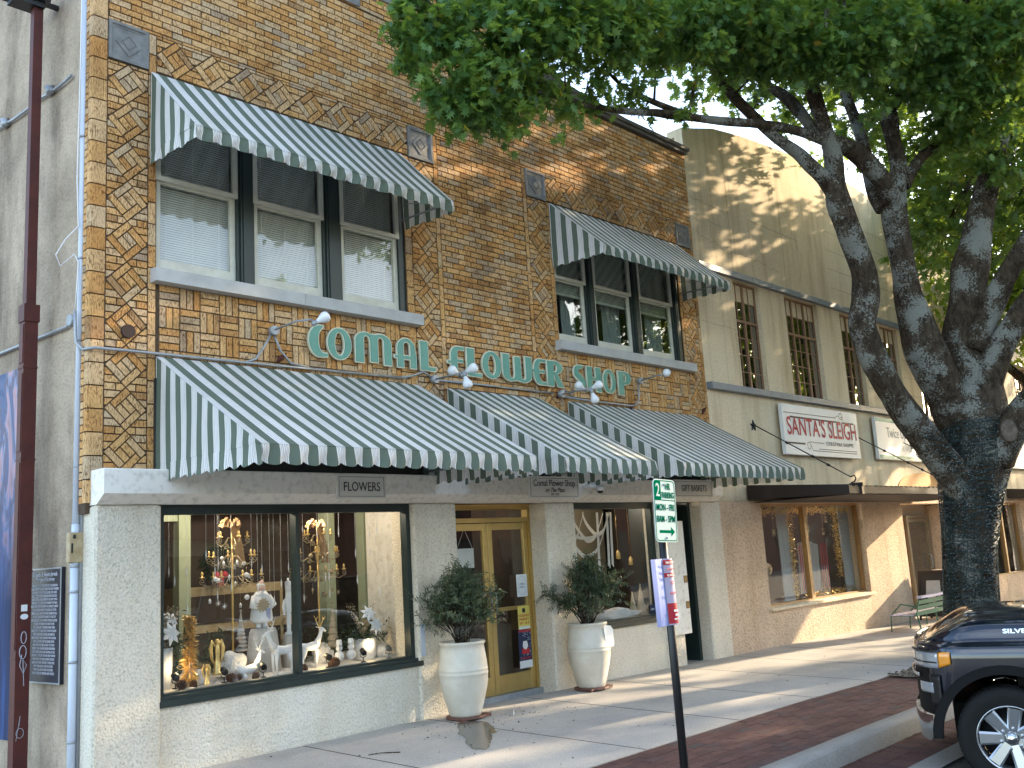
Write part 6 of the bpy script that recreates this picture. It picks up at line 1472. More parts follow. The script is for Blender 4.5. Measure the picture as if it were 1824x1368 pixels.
for x in (10.62,10.84,10.92,9.9): b.add([(x,8.5,2.15),(x+.05,8.5,2.15),(x+.04,8.52,1.2+.2*(x%1)),(x-.01,8.52,1.25+.2*(x%1))], [(0,1,2,3)])
b.build('ribbon', M['ribbon'], rb)
for x, h, r, lb in ((11.22,.32,.07,'shorter speckled cone tree in the right display'),(11.42,.42,.085,'taller speckled cone tree in the right display')):
    b = MB(); b.lathe([(r,0),(r*.5,h*.5),(.006,h)], (x,8.44,.70), 16); b.ball((x,8.44,.70+h), .012, 6, 5)
    for k in range(60):
        t_ = (k/60)**.9; a = k*2.4; q = r*(1-t_)*1.0; b.ball((x+q*math.cos(a),8.44+q*math.sin(a),.70+h*t_), .006, 4, 3)
    tag(b.build('cone_tree', M['kraft']), lb, 'tree ornament')
b = MB(); b.ball((10.9,8.5,.72), .2, 22, 10, (2.2,.9,.5), .5, 3); tag(b.build('snow_mound', M['snow']), 'long fluffy white mound at the bottom of the right display', 'decoration')
b = MB(); 
for k, (x, z) in enumerate(((11.31,1.5),(11.6,1.4))): b.lathe([(.01,.12),(.03,.08),(.035,0),(.02,-.01)], (x,8.7,z), 10); b.tube([(x,8.7,z+.12),(x,8.7,2.3)], .002, 4)
tag(b.build('hanging_lantern', M['gold']), 'small hanging gold lanterns in the right display', 'lantern')
b = MB(); b.box(9.72,12.6,9.95,10.0,.0,2.5); b.build('display_backing', mat('olive wall', (.26,.22,.15), .9, ns=2), BB)
b = MB(); b.box(9.6,13.0,8.41,9.4,.55,.665); b.build('display_deck', M['room'], BB)
bp_ = grp('birch_vase', (10.3,8.6,.7), 'pale birch bark vases with white buds in the right display', 'vase')
b = MB()
for x, h in ((10.15,.45),(10.42,.5),(10.6,.4)): b.lathe([(.06,0),(.065,h),(.05,h)], (x,8.55,.70), 14); b.ball((x,8.55,.74+h), .07, 10, 8, jit=.6)
b.build('vase', M['kraft'], bp_)
# door posters
def flat(name, x0, x1, z0, z1, y, m, lb, cat='poster'):
    t = grp(name, ((x0+x1)/2,y,z0), lb, cat); b = MB(); b.box(x0,x1,y,y+.002,z0,z1); b.build('sheet', m, t); return t
M['paper'] = mat('white paper', (.75,.77,.76), .8); M['yellow'] = mat('yellow paper', (.72,.58,.08), .7, c2=(.62,.55,.16), ns=7); M['navy'] = mat('dark blue print', (.02,.03,.08), .7)
t = flat('door_notice', 8.80,8.99,1.13,1.40,8.365,M['paper'],'white printed notice at eye height on the gold door')
b = MB(); curve_strip(b, [(8.895+.07*math.cos(R(a)),1.265+.115*math.sin(R(a))) for a in range(0,361,15)], .003, 8.3635, 0); b.build('oval_border', M['ledge'], t); put_text(t,'lettering','OPEN\nDAILY',M['ledge'],0,-.0015,.14,.035)
t = flat('door_poster', 8.79,9.0,.74,1.02,8.365,M['yellow'],'yellow event poster on the gold door, above the dark one')
b = MB(); b.box(8.87,8.92,8.362,8.3645,.94,.99); b.build('motif', M['ink'], t); put_text(t,'lettering','HOLIDAY\nMARKET\nSAT 10-4',M['red'],0,-.0015,.15,.045); b = MB(); b.box(8.80,8.99,8.362,8.3645,.745,.775); b.build('foot_band', M['paper'], t)
t = flat('door_poster', 8.775,9.0,.285,.735,8.365,M['navy'],'dark blue and red concert poster at the bottom of the gold door')
b = MB(); b.box(8.775,9.0,8.362,8.3645,.285,.37); random.seed(2)
for k in range(40):
    x, z = random.uniform(8.79,8.985), random.uniform(.38,.70); b.box(x,x+.007,8.362,8.3645,z,z+.007)
b.prism([(8.855,.60),(8.92,.60),(8.935,.54),(8.89,.48),(8.84,.54)], 8.361, 8.3645); b.build('light_print', M['paper'], t)
b = MB(); b.prism([(8.82,.45),(8.96,.45),(8.95,.52),(8.89,.50),(8.83,.52)], 8.360, 8.3609); b.box(8.78,8.995,8.36,8.3609,.71,.73); b.build('red_print', M['red'], t); put_text(t,'lettering','CONCERT',M['red'],0,-.0045,.10,.04)
t = flat('hanging_notice', 7.88,8.17,1.52,1.75,8.44,M['paper'],'white notice hung on crossed strings inside the left door glass','notice')
b = MB(); b.tube([(7.9,8.44,1.75),(8.03,8.44,1.98)], .003, 4); b.tube([(8.15,8.44,1.75),(8.03,8.44,1.98)], .003, 4); b.build('string', M['ribbon'], t)
t = flat('window_decal', 11.31,11.42,.70,.84,8.215,M['navy'],'small round dark decal at the corner of the right display glass','decal'); put_text(t,'lettering','OPEN',M['paper'],0,-.0015,.065,.035)
# low lights for the spotlights' glow; high ones are added fill without fixtures
for k, (x, y, z, e) in enumerate(((5.2,8.42,.80,.35),(4.42,8.42,.82,.35),(5.95,8.42,.78,.35),(6.6,8.44,.82,.3),(8.6,9.6,2.3,3.5),(6.2,8.9,2.40,7),(4.9,8.9,2.40,7),(11.0,9.2,2.35,6),(10.2,9.0,2.3,4))):
    lt = bpy.data.lights.new('spot and fill light', 'POINT'); lt.energy = e*1.0; lt.color = (1,.74,.38) if z < 1 else (1,.86,.68); lt.shadow_soft_size = .03; o = bpy.data.objects.new('spot_fill_light', lt); col.objects.link(o); o.location = (x,y,z)
# second shop window contents
t = grp('display_deer', (15.2,8.8,.55), 'glittering antlered deer standing behind the left pane of the cream shop window', 'figurine')
x, y, z = 15.25, 8.85, .56
b = MB(); b.tube([(x+.5,y,z+.55),(x+.2,y,z+.6),(x-.05,y,z+.62)], [.12,.16,.15], 12); b.tube([(x-.05,y,z+.65),(x-.12,y,z+.95),(x-.12,y,z+1.1)], [.12,.08,.08], 10); b.tube([(x-.1,y,z+1.12),(x-.3,y,z+1.05)], [.075,.035], 10)
for a in (.45,.38,0,-.07): b.tube([(x+a,y,z+.5),(x+a,y,z)], [.05,.025], 8)
b.build('body', M['kraft'], t)
b = MB()
for q in (-1,1): b.tube([(x-.1,y+q*.03,z+1.15),(x-.02,y+q*.12,z+1.3),(x-.08,y+q*.16,z+1.45),(x-.2,y+q*.12,z+1.55)], [.02,.018,.014,.006], 6)
b.build('antlers', M['gold'], t)
gl = grp('gold_garland', (16.2,8.5,2.1), 'gold tinsel garland hung around the panes of the cream shop window', 'garland'); rg = np.random.default_rng(12)
pts = [(14.6+3.75*i/400, 8.42, 2.12+.02*math.sin(i*.2)) for i in range(400)]+[(15.95, 8.42, .6+1.5*i/240) for i in range(240)]+[(17.75, 8.42, .9+1.2*i/200) for i in range(200)]+[(16.4+1.9*i/200, 8.42, .60+.03*math.sin(i*.3)) for i in range(200)]
pts = np.repeat(np.array(pts), 4, axis=0)+rg.normal(0,.03,(4160,3)); leaves('tinsel', pts, rg.normal(0,1,(4160,3)), .05, NARR, M['gold'], gl, rg, 0)
tb = grp('striped_tapestry', (17.1,8.7,.7), 'grey throw with red striped edges hung behind the right pane of the cream shop window', 'textile')
b = MB(); n = 30; vs = []
for i in range(n+1):
    xx = 16.75+.85*i/n; vs += [(xx,8.75+.03*math.sin(i*.9),.62),(xx-.02,8.72+.02*math.sin(i*.9),1.52+.03*math.sin(i*.4))]
b.add(vs, [(2*i,2*i+2,2*i+3,2*i+1) for i in range(n)], True); b.build('cloth', M['backing'], tb)
b = MB()
for xx in (16.72,16.8,17.55,17.63,17.71,17.79): b.add([(xx,8.69,.66),(xx+.03,8.69,.66),(xx+.02,8.68,1.5),(xx-.01,8.68,1.5)], [(0,1,2,3)])
b.build('red_stripe', M['red'], tb)
b = MB(); b.lathe([(.10,0),(.09,.7),(.05,1.6)], (15.45,9.1,.56), 14); tag(b.build('white_column', M['lintel']), 'slim pale column behind the glittering deer', 'column')
b = MB(); b.box(15.6,15.98,8.46,8.48,.56,2.2); b.box(18.0,18.4,8.46,8.48,.56,2.2); b.build('side_curtain', M['backing'], CB)
for k, (x, z) in enumerate(((15.7,1.75),(17.0,1.78),(17.6,1.72),(17.75,1.95),(16.9,1.5))):
    b = MB()
    for j in range(8): a = j*PI/4; b.tube([(x,8.6,z),(x+.09*math.cos(a),8.6,z+.09*math.sin(a))], [.012,.002], 5)
    b.tube([(x,8.6,z),(x,8.6,2.2)], .002, 4); tag(b.build('star_ornament', M['wire']), 'glittering star hung on a thread in the cream shop window', 'ornament', 'star ornaments in the cream shop window')
lt = bpy.data.lights.new('spot and fill light', 'POINT'); lt.energy = 12; lt.color = (1,.9,.78); o = bpy.data.objects.new('spot_fill_light', lt); col.objects.link(o); o.location = (16.5,9.3,2.2)  # added fill so the window contents show; no lamp hangs there

# glass icicles hung along the top of the left display
random.seed(77)
for k in range(34):
    x = 4.2+2.65*k/33+random.uniform(-.03,.03); l = random.uniform(.05,1.0); y = random.uniform(8.36,8.75); b = MB()
    b.tube([(x,y,2.3),(x,y,2.15-l*.8)], .0011, 3, False); b.lathe([(.001,-.07),(.007,-.03),(.004,.01),(.001,.03)], (x,y,2.12-l*.8), 6)
    tag(b.build('glass_icicle', M['plaster']), 'thin glass icicle hanging on a thread in the left display window', 'ornament', 'glass icicles in the left display')
# sprigs of dark greenery and frosted berries between the figures
for k, (x, y, z) in enumerate(((4.72,8.95,.72),(5.15,9.1,.80),(6.05,9.05,.78),(6.48,9.0,.74),(5.62,8.95,.72))):
    rg = np.random.default_rng(90+k); n = 260; P = np.array((x,y,z))+rg.normal(0,1,(n,3))*np.array((.09,.06,.12)); Dn = rg.normal(0,1,(n,3))+np.array((0,0,.8))
    o = leaves('greenery_sprig', P, Dn, .075, NARR, M['olive'] if 'olive' in M else M['pine'], None, rg); tag(o, 'dark green sprig of foliage between the figures in the left display', 'greenery', 'sprigs of greenery in the left display')
# ================================================================== potted olives
M['pot'] = mat('chalky white glazed pot', (.72,.69,.60), .55, c2=(.52,.46,.36), ns=3.2, spread=.5, bump=.25, bs=12, bd=.004, rvar=.1)
M['terra'] = mat('wet terracotta saucer', (.16,.06,.04), .6, c2=(.08,.035,.025), ns=15)
M['soil'] = mat('dark soil', (.03,.022,.016), .95, bump=1, bs=60)
def potted(x, y, z, seed, lb, lean):
    t = empty('potted_olive', (x,y,z), lb, 'potted plant', 'white urns with olive bushes by the entrance')
    b = MB(); prof = [(.165,.03),(.175,.05),(.20,.14),(.245,.30),(.262,.40),(.264,.452),(.270,.46),(.264,.468),(.262,.49),(.268,.498),(.262,.506),(.255,.58),(.240,.70),(.232,.745),(.246,.757),(.250,.772),(.243,.785),(.222,.785),(.212,.74),(.212,.70)]
    prof = [(r*.985, zz) for r, zz in prof]; b.lathe([(.0,.03)]+prof, (x,y,z), 48, True, False); b.build('urn', M['pot'], t)
    b = MB(); b.lathe([(.0,.0),(.19,.0),(.215,.012),(.21,.03),(.16,.032),(0,.031)], (x,y,z), 12, False, False)
    b.box(x-.20,x-.08,y-.16,y-.06,z,z+.028); b.box(x+.06,x+.24,y-.14,y-.05,z,z+.028); b.build('saucer', M['terra'], t)
    b = MB(); b.lathe([(.0,.735),(.21,.72)], (x,y,z), 24, True, False); b.build('soil', M['soil'], t)
    random.seed(seed); rg = np.random.default_rng(seed); b = MB(); bl = []
    P = []; Dn = []
    for k in range(78):
        a = random.uniform(0,2*PI); e = random.uniform(.05,1)
        hh = random.uniform(.30,.98); rad = .62*math.sin(PI*min(1,max(.16,(hh-.02)/.98))**.8)*random.uniform(.4,1.12)
        tip = Vector((x+lean+rad*math.cos(a), y+rad*math.sin(a)*.85, z+.74+hh*.86)); base = Vector((x+random.uniform(-.05,.05), y+random.uniform(-.04,.04), z+.72))
        mid = base.lerp(tip, .5)+Vector((random.uniform(-.05,.05),random.uniform(-.05,.05),.08))
        pts = [base, base.lerp(mid,.5)+Vector((0,0,.03)), mid, mid.lerp(tip,.5)+Vector((0,0,.02)), tip]
        b.tube(pts, [.007,.006,.0045,.003,.0015], 5)
        for sub in range(7):
            s0 = pts[2].lerp(tip, random.uniform(0,1)); d = Vector((random.gauss(0,1),random.gauss(0,.9),random.gauss(.35,.7))).normalized(); l = random.uniform(.08,.2); s1_ = s0+d*l
            b.tube([s0, s1_], [.0022,.001], 4)
            m_ = 17
            for q in range(m_):
                f = q/m_; c = s0.lerp(s1_, f); side = d.orthogonal().normalized(); side.rotate(Matrix.Rotation(q*2.1,3,d)); P.append(c[:]); Dn.append((side*1.0+d*.75)[:])
    b.build('stem', M['bark2'], t)
    leaves('foliage', np.array(P), np.array(Dn), .046, NARR*np.array((1.35,1,1)), M['olive'], t, rg, .1)
    return t
potted(7.27, 7.76, gz(7.27,7.76), 61, 'left potted olive in a white urn standing in front of the gold door', .03)
p2 = potted(9.40, 7.79, gz(9.40,7.79), 62, 'right potted olive in a white urn with a paper tag on its rim', .06)
b = MB(); b.prism([(9.40,.70),(9.41,.765),(9.54,.745),(9.585,.70),(9.585,.50),(9.43,.50)], 7.535, 7.538); b.v = [(x, y-.0+.25*(x-9.45)**2, z-.02) for x, y, z in b.v]
tag(b.build('paper_tag', M['paper']), 'white paper tag hanging on the rim of the right urn', 'paper')
b = MB(); b.box(6.99,7.045,8.09,8.098,.64,.97); tag(b.build('notice_strip', mat('pale blue paper', (.55,.63,.74), .7)), 'narrow pale blue notice taped on the pier right of the left display', 'notice')
# puddle under the left urn with debris
M['wet'] = mat('wet concrete', (.13,.115,.095), .18, c2=(.095,.085,.07), ns=5, spec=.6)
random.seed(14); pts = []
cx, cy = 6.80, 7.05; ax_ = Vector((-.62,-.78)); 
edge = []
for i in range(54):
    a = 2*PI*i/54; l = .74*math.cos(a); wdt = .15*math.sin(a); u = Vector((-.66,-.75)); v = Vector((.75,-.66)); k = 1+.22*noise.noise(Vector((math.cos(a)*2.2,math.sin(a)*2.2,5)))+.10*noise.noise(Vector((math.cos(a)*9,math.sin(a)*9,1)))
    p = Vector((6.72,7.03))+u*l*k+v*wdt*k*(1.25 if l < 0 else .9); edge.append(p)
b = MB(); b.add([(p.x,p.y,gz(p.x,p.y)+.0035) for p in edge]+[(6.72,7.03,gz(6.72,7.03)+.0035)], [(i,(i+1)%54,54) for i in range(54)]); tag(b.build('puddle', M['wet']), kind='structure')
b = MB()
for k in range(240):
    x = random.gauss(7.3,.55); y = random.gauss(7.35,.3)
    if k > 130: x = random.uniform(4,14); y = random.uniform(5.3,8.05)
    if y > 8.0: y = 7.9
    s_ = random.uniform(.004,.016); a = random.uniform(0,PI); dx, dy = math.cos(a)*s_, math.sin(a)*s_; z = gz(x,y)+.006
    b.add([(x-dx,y-dy,z),(x+dy*.4,y-dx*.4,z+s_*.5),(x+dx,y+dy,z),(x-dy*.4,y+dx*.4,z+.002)], [(0,1,2,3)])
tag(b.build('leaf_litter', M['soil']), 'small bits of dead leaves and soil scattered on the sidewalk', 'litter', kind='stuff')
b = MB(); b.tube([(7.62,7.40,gz(7.6,7.4)+.01),(7.85,7.62,gz(7.8,7.6)+.01)], .006, 5); tag(b.build('white_stick', M['white']), 'thin white stick lying on the sidewalk near the left urn', 'stick')
b = MB(); b.tube([(5.55,7.2,gz(5.5,7.2)+.008),(5.66,7.15,gz(5.6,7.1)+.012),(5.78,7.04,gz(5.7,7)+.008)], .005, 5); tag(b.build('twig', M['bark2']), 'dark twig lying on the sidewalk left of the puddle', 'twig')
# white board with brass locks by the green door
t = empty('white_board', (11.82,8.07,.38), 'tall white board with two small brass plates beside the green side door', 'board')
b = MB(); b.bbox(11.56,12.06,8.055,8.085,.39,1.98,.004); b.build('board', M['lintel'], t)
b = MB(); b.box(11.96,12.045,8.048,8.0545,1.10,1.20); b.box(11.96,12.045,8.048,8.0545,.74,.84); b.build('brass_plate', mat('tarnished brass', (.20,.13,.05), .5, .6), t)
# ================================================================== parking sign
ps = empty('parking_sign', (5.84,4.07,gz(5.84,4.2)-.12), 'green and white two hour parking sign on a black pole at the kerb', 'sign')
b = MB(); b.tube([(5.885,4.09,-.5),(5.80,4.06,2.05)], .030, 16); b.build('pole', M['black'], ps)
def rrect(x0, x1, z0, z1, r, n=6):
    out = []
    for cx, cz, a0 in ((x1-r,z1-r,0),(x0+r,z1-r,90),(x0+r,z0+r,180),(x1-r,z0+r,270)): out += [(cx+r*math.cos(R(a0+90*i/n)), cz+r*math.sin(R(a0+90*i/n))) for i in range(n+1)]
    return out
tilt = Matrix.Translation((5.785,4.0,1.885)) @ Matrix.Rotation(R(2.5),4,'Y')
def signpart(name, polys, m, y0, y1):
    b = MB()
    for p in polys: b.prism(p, y0, y1)
    b.v = [tuple(tilt @ Vector(v)) for v in b.v]; return b.build(name, m, ps)
M['signwhite'] = mat('reflective sign white', (.36,.46,.46), .8, c2=(.34,.44,.44), ns=2, spec=.1)
signpart('sign_plate', [rrect(-.135,.135,-.222,.222,.035)], M['signwhite'], -.002, .003)
outer = rrect(-.127,.127,-.214,.214,.03); inner = rrect(-.121,.121,-.208,.208,.025); b = MB(); n = len(outer)
b.add([(x,-.0032,z) for x,z in outer]+[(x,-.0032,z) for x,z in inner], [(i,(i+1)%n,n+(i+1)%n,n+i) for i in range(n)]); b.v = [tuple(tilt @ Vector(v)) for v in b.v]; b.build('sign_border', M['greenink'], ps)
signpart('green_panel', [[(-.122,.075),(-.045,.075),(-.045,.213),(-.10,.213),(-.122,.19)]], M['greenink'], -.0036, -.0022)
signpart('rule', [[(-.121,.071),(.121,.071),(.121,.0765),(-.121,.0765)]], M['greenink'], -.0036, -.0022)
signpart('arrow', [[(-.085,-.158),(.055,-.158),(.055,-.18),(.10,-.148),(.055,-.116),(.055,-.138),(-.085,-.138)]], M['greenink'], -.0036, -.0022)
def stext(body, x, z, size, m, sx=.72, bold=.002):
    o = text_obj('lettering', body, m, size, .0006, 'CENTER', sx, bold=.0012); o.parent = ps; o.matrix_parent_inverse = Matrix.Identity(4)
    mm = tilt @ Matrix.Translation((x,-.0045,z)); o.matrix_basis = Matrix.Translation(-ps.location) @ mm
stext('2', -.084, .10, .13, M['signwhite'], .8, .004); stext('HR', .04, .150, .065, M['greenink']); stext('PARKING', .038, .090, .060, M['greenink'], .60); stext('MON - FRI', 0, .002, .062, M['greenink'], .78); stext('8AM - 5PM', 0, -.08, .062, M['greenink'], .78)
b = MB(); 
for z in (.185,-.19): b.ball((.0,-.005,z), .008, 8, 6)
b.v = [tuple(tilt @ Vector(v)) for v in b.v]; b.build('bolt', M['galv'], ps)
# temporary paper sign wrapped on the pole
ts = empty('temporary_notice', (5.84,4.03,1.09), 'temporary red and white no parking notice strapped round the black pole', 'notice')
M['lilac'] = mat('lilac white paper', (.50,.44,.56), .8)
M['corr'] = mat('pale blue corrugated back', (.24,.30,.60), .8)
cols = [(5.615,4.035),(5.66,4.03),(5.70,4.035),(5.74,4.04),(5.775,4.05)]
def lean(x, z): return x-.033*(z-1.3)
b = MB(); vs = []
for x, y in cols: vs += [(lean(x,1.09),y,1.09),(lean(x,1.55),y,1.55)]
b.add(vs, [(2*i,2*i+2,2*i+3,2*i+1) for i in range(len(cols)-1)]); b.build('back_flap', M['corr'], ts)
cols = [(5.775,4.048),(5.80,4.026),(5.83,4.018),(5.86,4.026),(5.885,4.05),(5.90,4.09)]
def strip(z0, z1, m, name, dy=0):
    b = MB(); vs = []
    for x, y in cols: vs += [(lean(x,z0),y-dy,z0),(lean(x,z1),y-dy,z1)]
    b.add(vs, [(2*i,2*i+2,2*i+3,2*i+1) for i in range(len(cols)-1)], True); return b.build(name, m, ts)
strip(1.09,1.55,M['lilac'],'front_flap'); 
for z0, z1 in ((1.505,1.54),(1.42,1.45),(1.10,1.24)): strip(z0, z1, M['red'], 'red_band', .0015)
b = MB(); b.box(lean(5.80,1.13),lean(5.875,1.13),4.0125,4.0145,1.125,1.135); b.box(lean(5.815,1.13),lean(5.87,1.13),4.0125,4.0145,1.15,1.165); b.box(lean(5.80,1.13),lean(5.86,1.13),4.0125,4.0145,1.18,1.195); b.build('white_print', M['paper'], ts)
for body, z, m, s_ in (('TOW-AWAY',1.512,M['paper'],.026),('TEMPORARY',1.468,M['red'],.024),('NO PARKING',1.426,M['paper'],.022),('11/22',1.37,M['red'],.034),('7AM-5PM',1.30,M['red'],.026)):
    o = put_text(ts, 'lettering', body, m, 0, 0, 0, s_, sx=.7, ext=.0004); o.location = Vector((lean(5.812,z), 4.0135, z))-ts.location
# ================================================================== bench and chalk boards
M['benchg'] = mat('green bench slats', (.07,.20,.12), .5, c2=(.05,.15,.09), ns=6)
M['bench_w'] = mat('sunlit pale lilac slats', (.62,.55,.68), .5)  # pale tone carries the sunlight on the seat and top rail
bn = empty('garden_bench', (18.3,7.25,gz(18.3,7.25)), 'green slatted metal bench with a pale sunlit seat beside the oak trunk', 'bench')
zb = gz(18.3,7.25)
for k, z in enumerate((.34,.44,.54)):
    b = MB(); b.prism([(7.02-.03*k,zb+z-.045),(7.035-.03*k,zb+z-.045),(7.02-.03*k,zb+z+.03),(7.005-.03*k,zb+z+.03)], 17.55, 19.3, 'x'); b.build('back_slat', M['benchg'], bn)
for k in range(4):
    b = MB(); b.box(17.55,19.3,7.08+.11*k,7.17+.11*k,zb+.30,zb+.32); b.build('seat_slat', M['bench_w'], bn)
b = MB(); b.box(17.55,19.3,6.89,6.98,zb+.60,zb+.64); b.build('top_rail', M['bench_w'], bn)
for x in (17.6,18.45,19.25):
    b = MB(); b.tube([(x,6.95,zb+.64),(x,7.03,zb+.32),(x,6.98,zb)], .014, 6); b.tube([(x,7.03,zb+.30),(x,7.5,zb+.30),(x,7.52,zb)], .014, 6); b.tube([(x,7.0,zb+.45),(x,7.3,zb+.5),(x,7.5,zb+.3)], .012, 6); b.build('bench_leg', M['benchg'], bn)
def aframe(x, y, lb, mf, art):
    z = gz(x, y)-.0; rt = empty('sandwich_board', (x,y,z), lb, 'sandwich board', 'sandwich boards by the shop door'); h = .98
    for s_ in (-1,1):
        b = MB(); w_ = .30
        def Q(u, v, d): return (x+s_*(.06+.22*(1-v))+d*s_, y+u*w_, z+v*h)
        fr = []
        for (u0,u1,v0,v1) in ((-1,-.86,0,1),(.86,1,0,1),(-.86,.86,.08,.14),(-.86,.86,.93,1)):
            b.add([Q(u0,v0,0),Q(u1,v0,0),Q(u1,v1,0),Q(u0,v1,0),Q(u0,v0,.025),Q(u1,v0,.025),Q(u1,v1,.025),Q(u0,v1,.025)], [(0,3,2,1),(4,5,6,7),(0,1,5,4),(1,2,6,5),(2,3,7,6),(3,0,4,7)])
        b.build('board_frame', mf, rt)
        b = MB(); b.add([Q(-.86,.14,.012),Q(.86,.14,.012),Q(.86,.93,.012),Q(-.86,.93,.012)], [(0,1,2,3)]); b.build('chalk_panel', M['ink'], rt)
    b = MB(); s_ = -1
    for k in range(6 if art else 1):
        v = .82-.115*k if art else .8
        if art: b.add([Q(-.6,v,.014),Q(.5-.2*(k%2),v,.014),Q(.5-.2*(k%2),v+.045,.014),Q(-.6,v+.045,.014)], [(0,1,2,3)])
        else: b.add([Q(-.45,.8,.014),Q(.45,.8,.014),Q(.5,.5,.014),Q(0,.3,.014),Q(-.5,.5,.014)], [(0,1,2,3,4)])
    b.build('chalk_marks', M['sill'], rt)
aframe(20.55, 7.75, 'black framed sandwich board with a white chalk shape beside the shop door', M['brown'], False); aframe(21.3, 7.72, 'white framed sandwich board with chalk writing next to the oak trunk', M['lintel'], True)
# ================================================================== string lights round the trunk
M['cable'] = mat('dark green light wire', (.012,.030,.028), .45, spec=.6)
M['bulbs'] = mat('clear tiny bulbs', (.30,.38,.40), .2, .2)
random.seed(31)
sl_ = empty('string_lights', (14.62,5.06,-.1), 'dense dark green string lights wrapped round the oak trunk and lower limb', 'string lights')
def trunk_at(path, t):
    f = t*(len(path)-1); i = min(int(f), len(path)-2); q = f-i; a, c = path[i], path[i+1]
    return Vector(a[:3]).lerp(Vector(c[:3]), q), a[3]+(c[3]-a[3])*q
def wrap(path, t0, t1, loops, wires, spread):
    b = MB(); bb = MB()
    for wv in range(wires):
        ph = random.uniform(0,2*PI); pts = []; n = loops*16
        for i in range(n+1):
            t = t0+(t1-t0)*i/n+random.uniform(-1,1)*spread; c, r = trunk_at(path, min(1,max(0,t))); a = ph+2*PI*loops*i/n*(1 if wv%2 else -1)
            rr = r*.90+.012+random.uniform(0,.014); pts.append(c+Vector((math.cos(a)*rr, math.sin(a)*rr, 0)))
        b.tube(pts, .0045, 3, False)
        for p in pts[::2]: bb.ball(p[:], .0075, 4, 3)
    return b, bb
b, bb = wrap(smooth_path(TREE['trunk'],3), .10, .86, 30, 7, .012); q1, q2 = wrap(smooth_path(TREE['A'],3), .0, .13, 10, 3, .006)
for k in range(70):
    a = random.uniform(0,2*PI); pts = []
    for i in range(22):
        c, r = trunk_at(TREE['trunk'], .1+.74*i/21); rr = r*.90+.018; a += random.uniform(-.06,.06); pts.append(c+Vector((math.cos(a)*rr, math.sin(a)*rr, 0)))
    b.tube(pts, .004, 3, False)
b.add(q1.v, q1.f); bb.add(q2.v, q2.f)
b.build('wire', M['cable'], sl_); bb.build('bulb', M['bulbs'], sl_)
# ================================================================== pickup
M['paint'] = mat('sky tinted black paint', (.0018,.0045,.015), .2, .2, c2=(.0016,.004,.013), ns=2, coat=1, spec=.6)  # blue of the reflected sky is put into the black base colour
M['chrome'] = mat('chrome', (.75,.75,.75), .08, 1, c2=(.7,.7,.7), ns=2)
M['plastic'] = mat('textured black plastic', (.006,.006,.0065), .7, spec=.2, bump=.2, bs=200, bd=.002)
M['tyre'] = mat('tyre rubber', (.012,.0115,.011), .8, spec=.25, c2=(.008,.008,.008), ns=30, bump=.4, bs=80, bd=.004)
M['alloy'] = mat('silver alloy', (.55,.57,.60), .25, .9, c2=(.5,.52,.55), ns=3)
M['lens'] = mat('clear lamp lens', (.35,.37,.40), .08, .3, coat=1)
M['amber'] = mat('amber marker', (.80,.28,.01), .2, coat=1)
tz = .03-.39
TKX = Matrix.Translation((8.16,2.66,0)); ang = math.atan2(math.cos(R(-18)), math.sin(R(-18)))
left = Vector((-math.sin(ang), math.cos(ang), 0))
org = Vector((8.16,2.66,tz))-left*.97
tk = empty('pickup_truck', org[:], 'shiny black pickup nosed in to the kerb at the right edge', 'pickup', rz=ang)
HUB = .39
# plan path of the body side from the rear of the front door to the nose centre, mirrored
def plan(t, inset):
    # t 0..1 ; 0 rear, 1 nose centre
    if t < .55:
        x = -1.75+(t/.55)*(1.95); y = 1.0
    else:
        th = (t-.55)/.45*PI/2; e = 2/3.0; x = .20+.47*math.sin(th)**e; y = 1.0*max(0, math.cos(th))**e
    k = 1-inset
    return (x if x < .20 else .20+(x-.20)*(1-inset*.75)), y*k
NT = 120
def drop(x): return 0 if x < .0 else -.20*(min(x,.67)/.67)**2.2
def prof(x):   # (z, inset) from sill to hood centre
    d = drop(x)
    return [(.34,.03),(.42,.012),(.55,.0),(.75,0),(.92,.0),(1.02,.004),(1.07,.018),(1.095,.05),(1.105+d*.2,.085),(1.13+d*.35,.105),(1.19+d*.6,.125),(1.235+d*.85,.15),(1.265+d,.20),(1.28+d,.27),(1.29+d,.36),(1.295+d,.42),(1.315+d,.47),(1.325+d,.60),(1.33+d,.80),(1.33+d,1.0)]
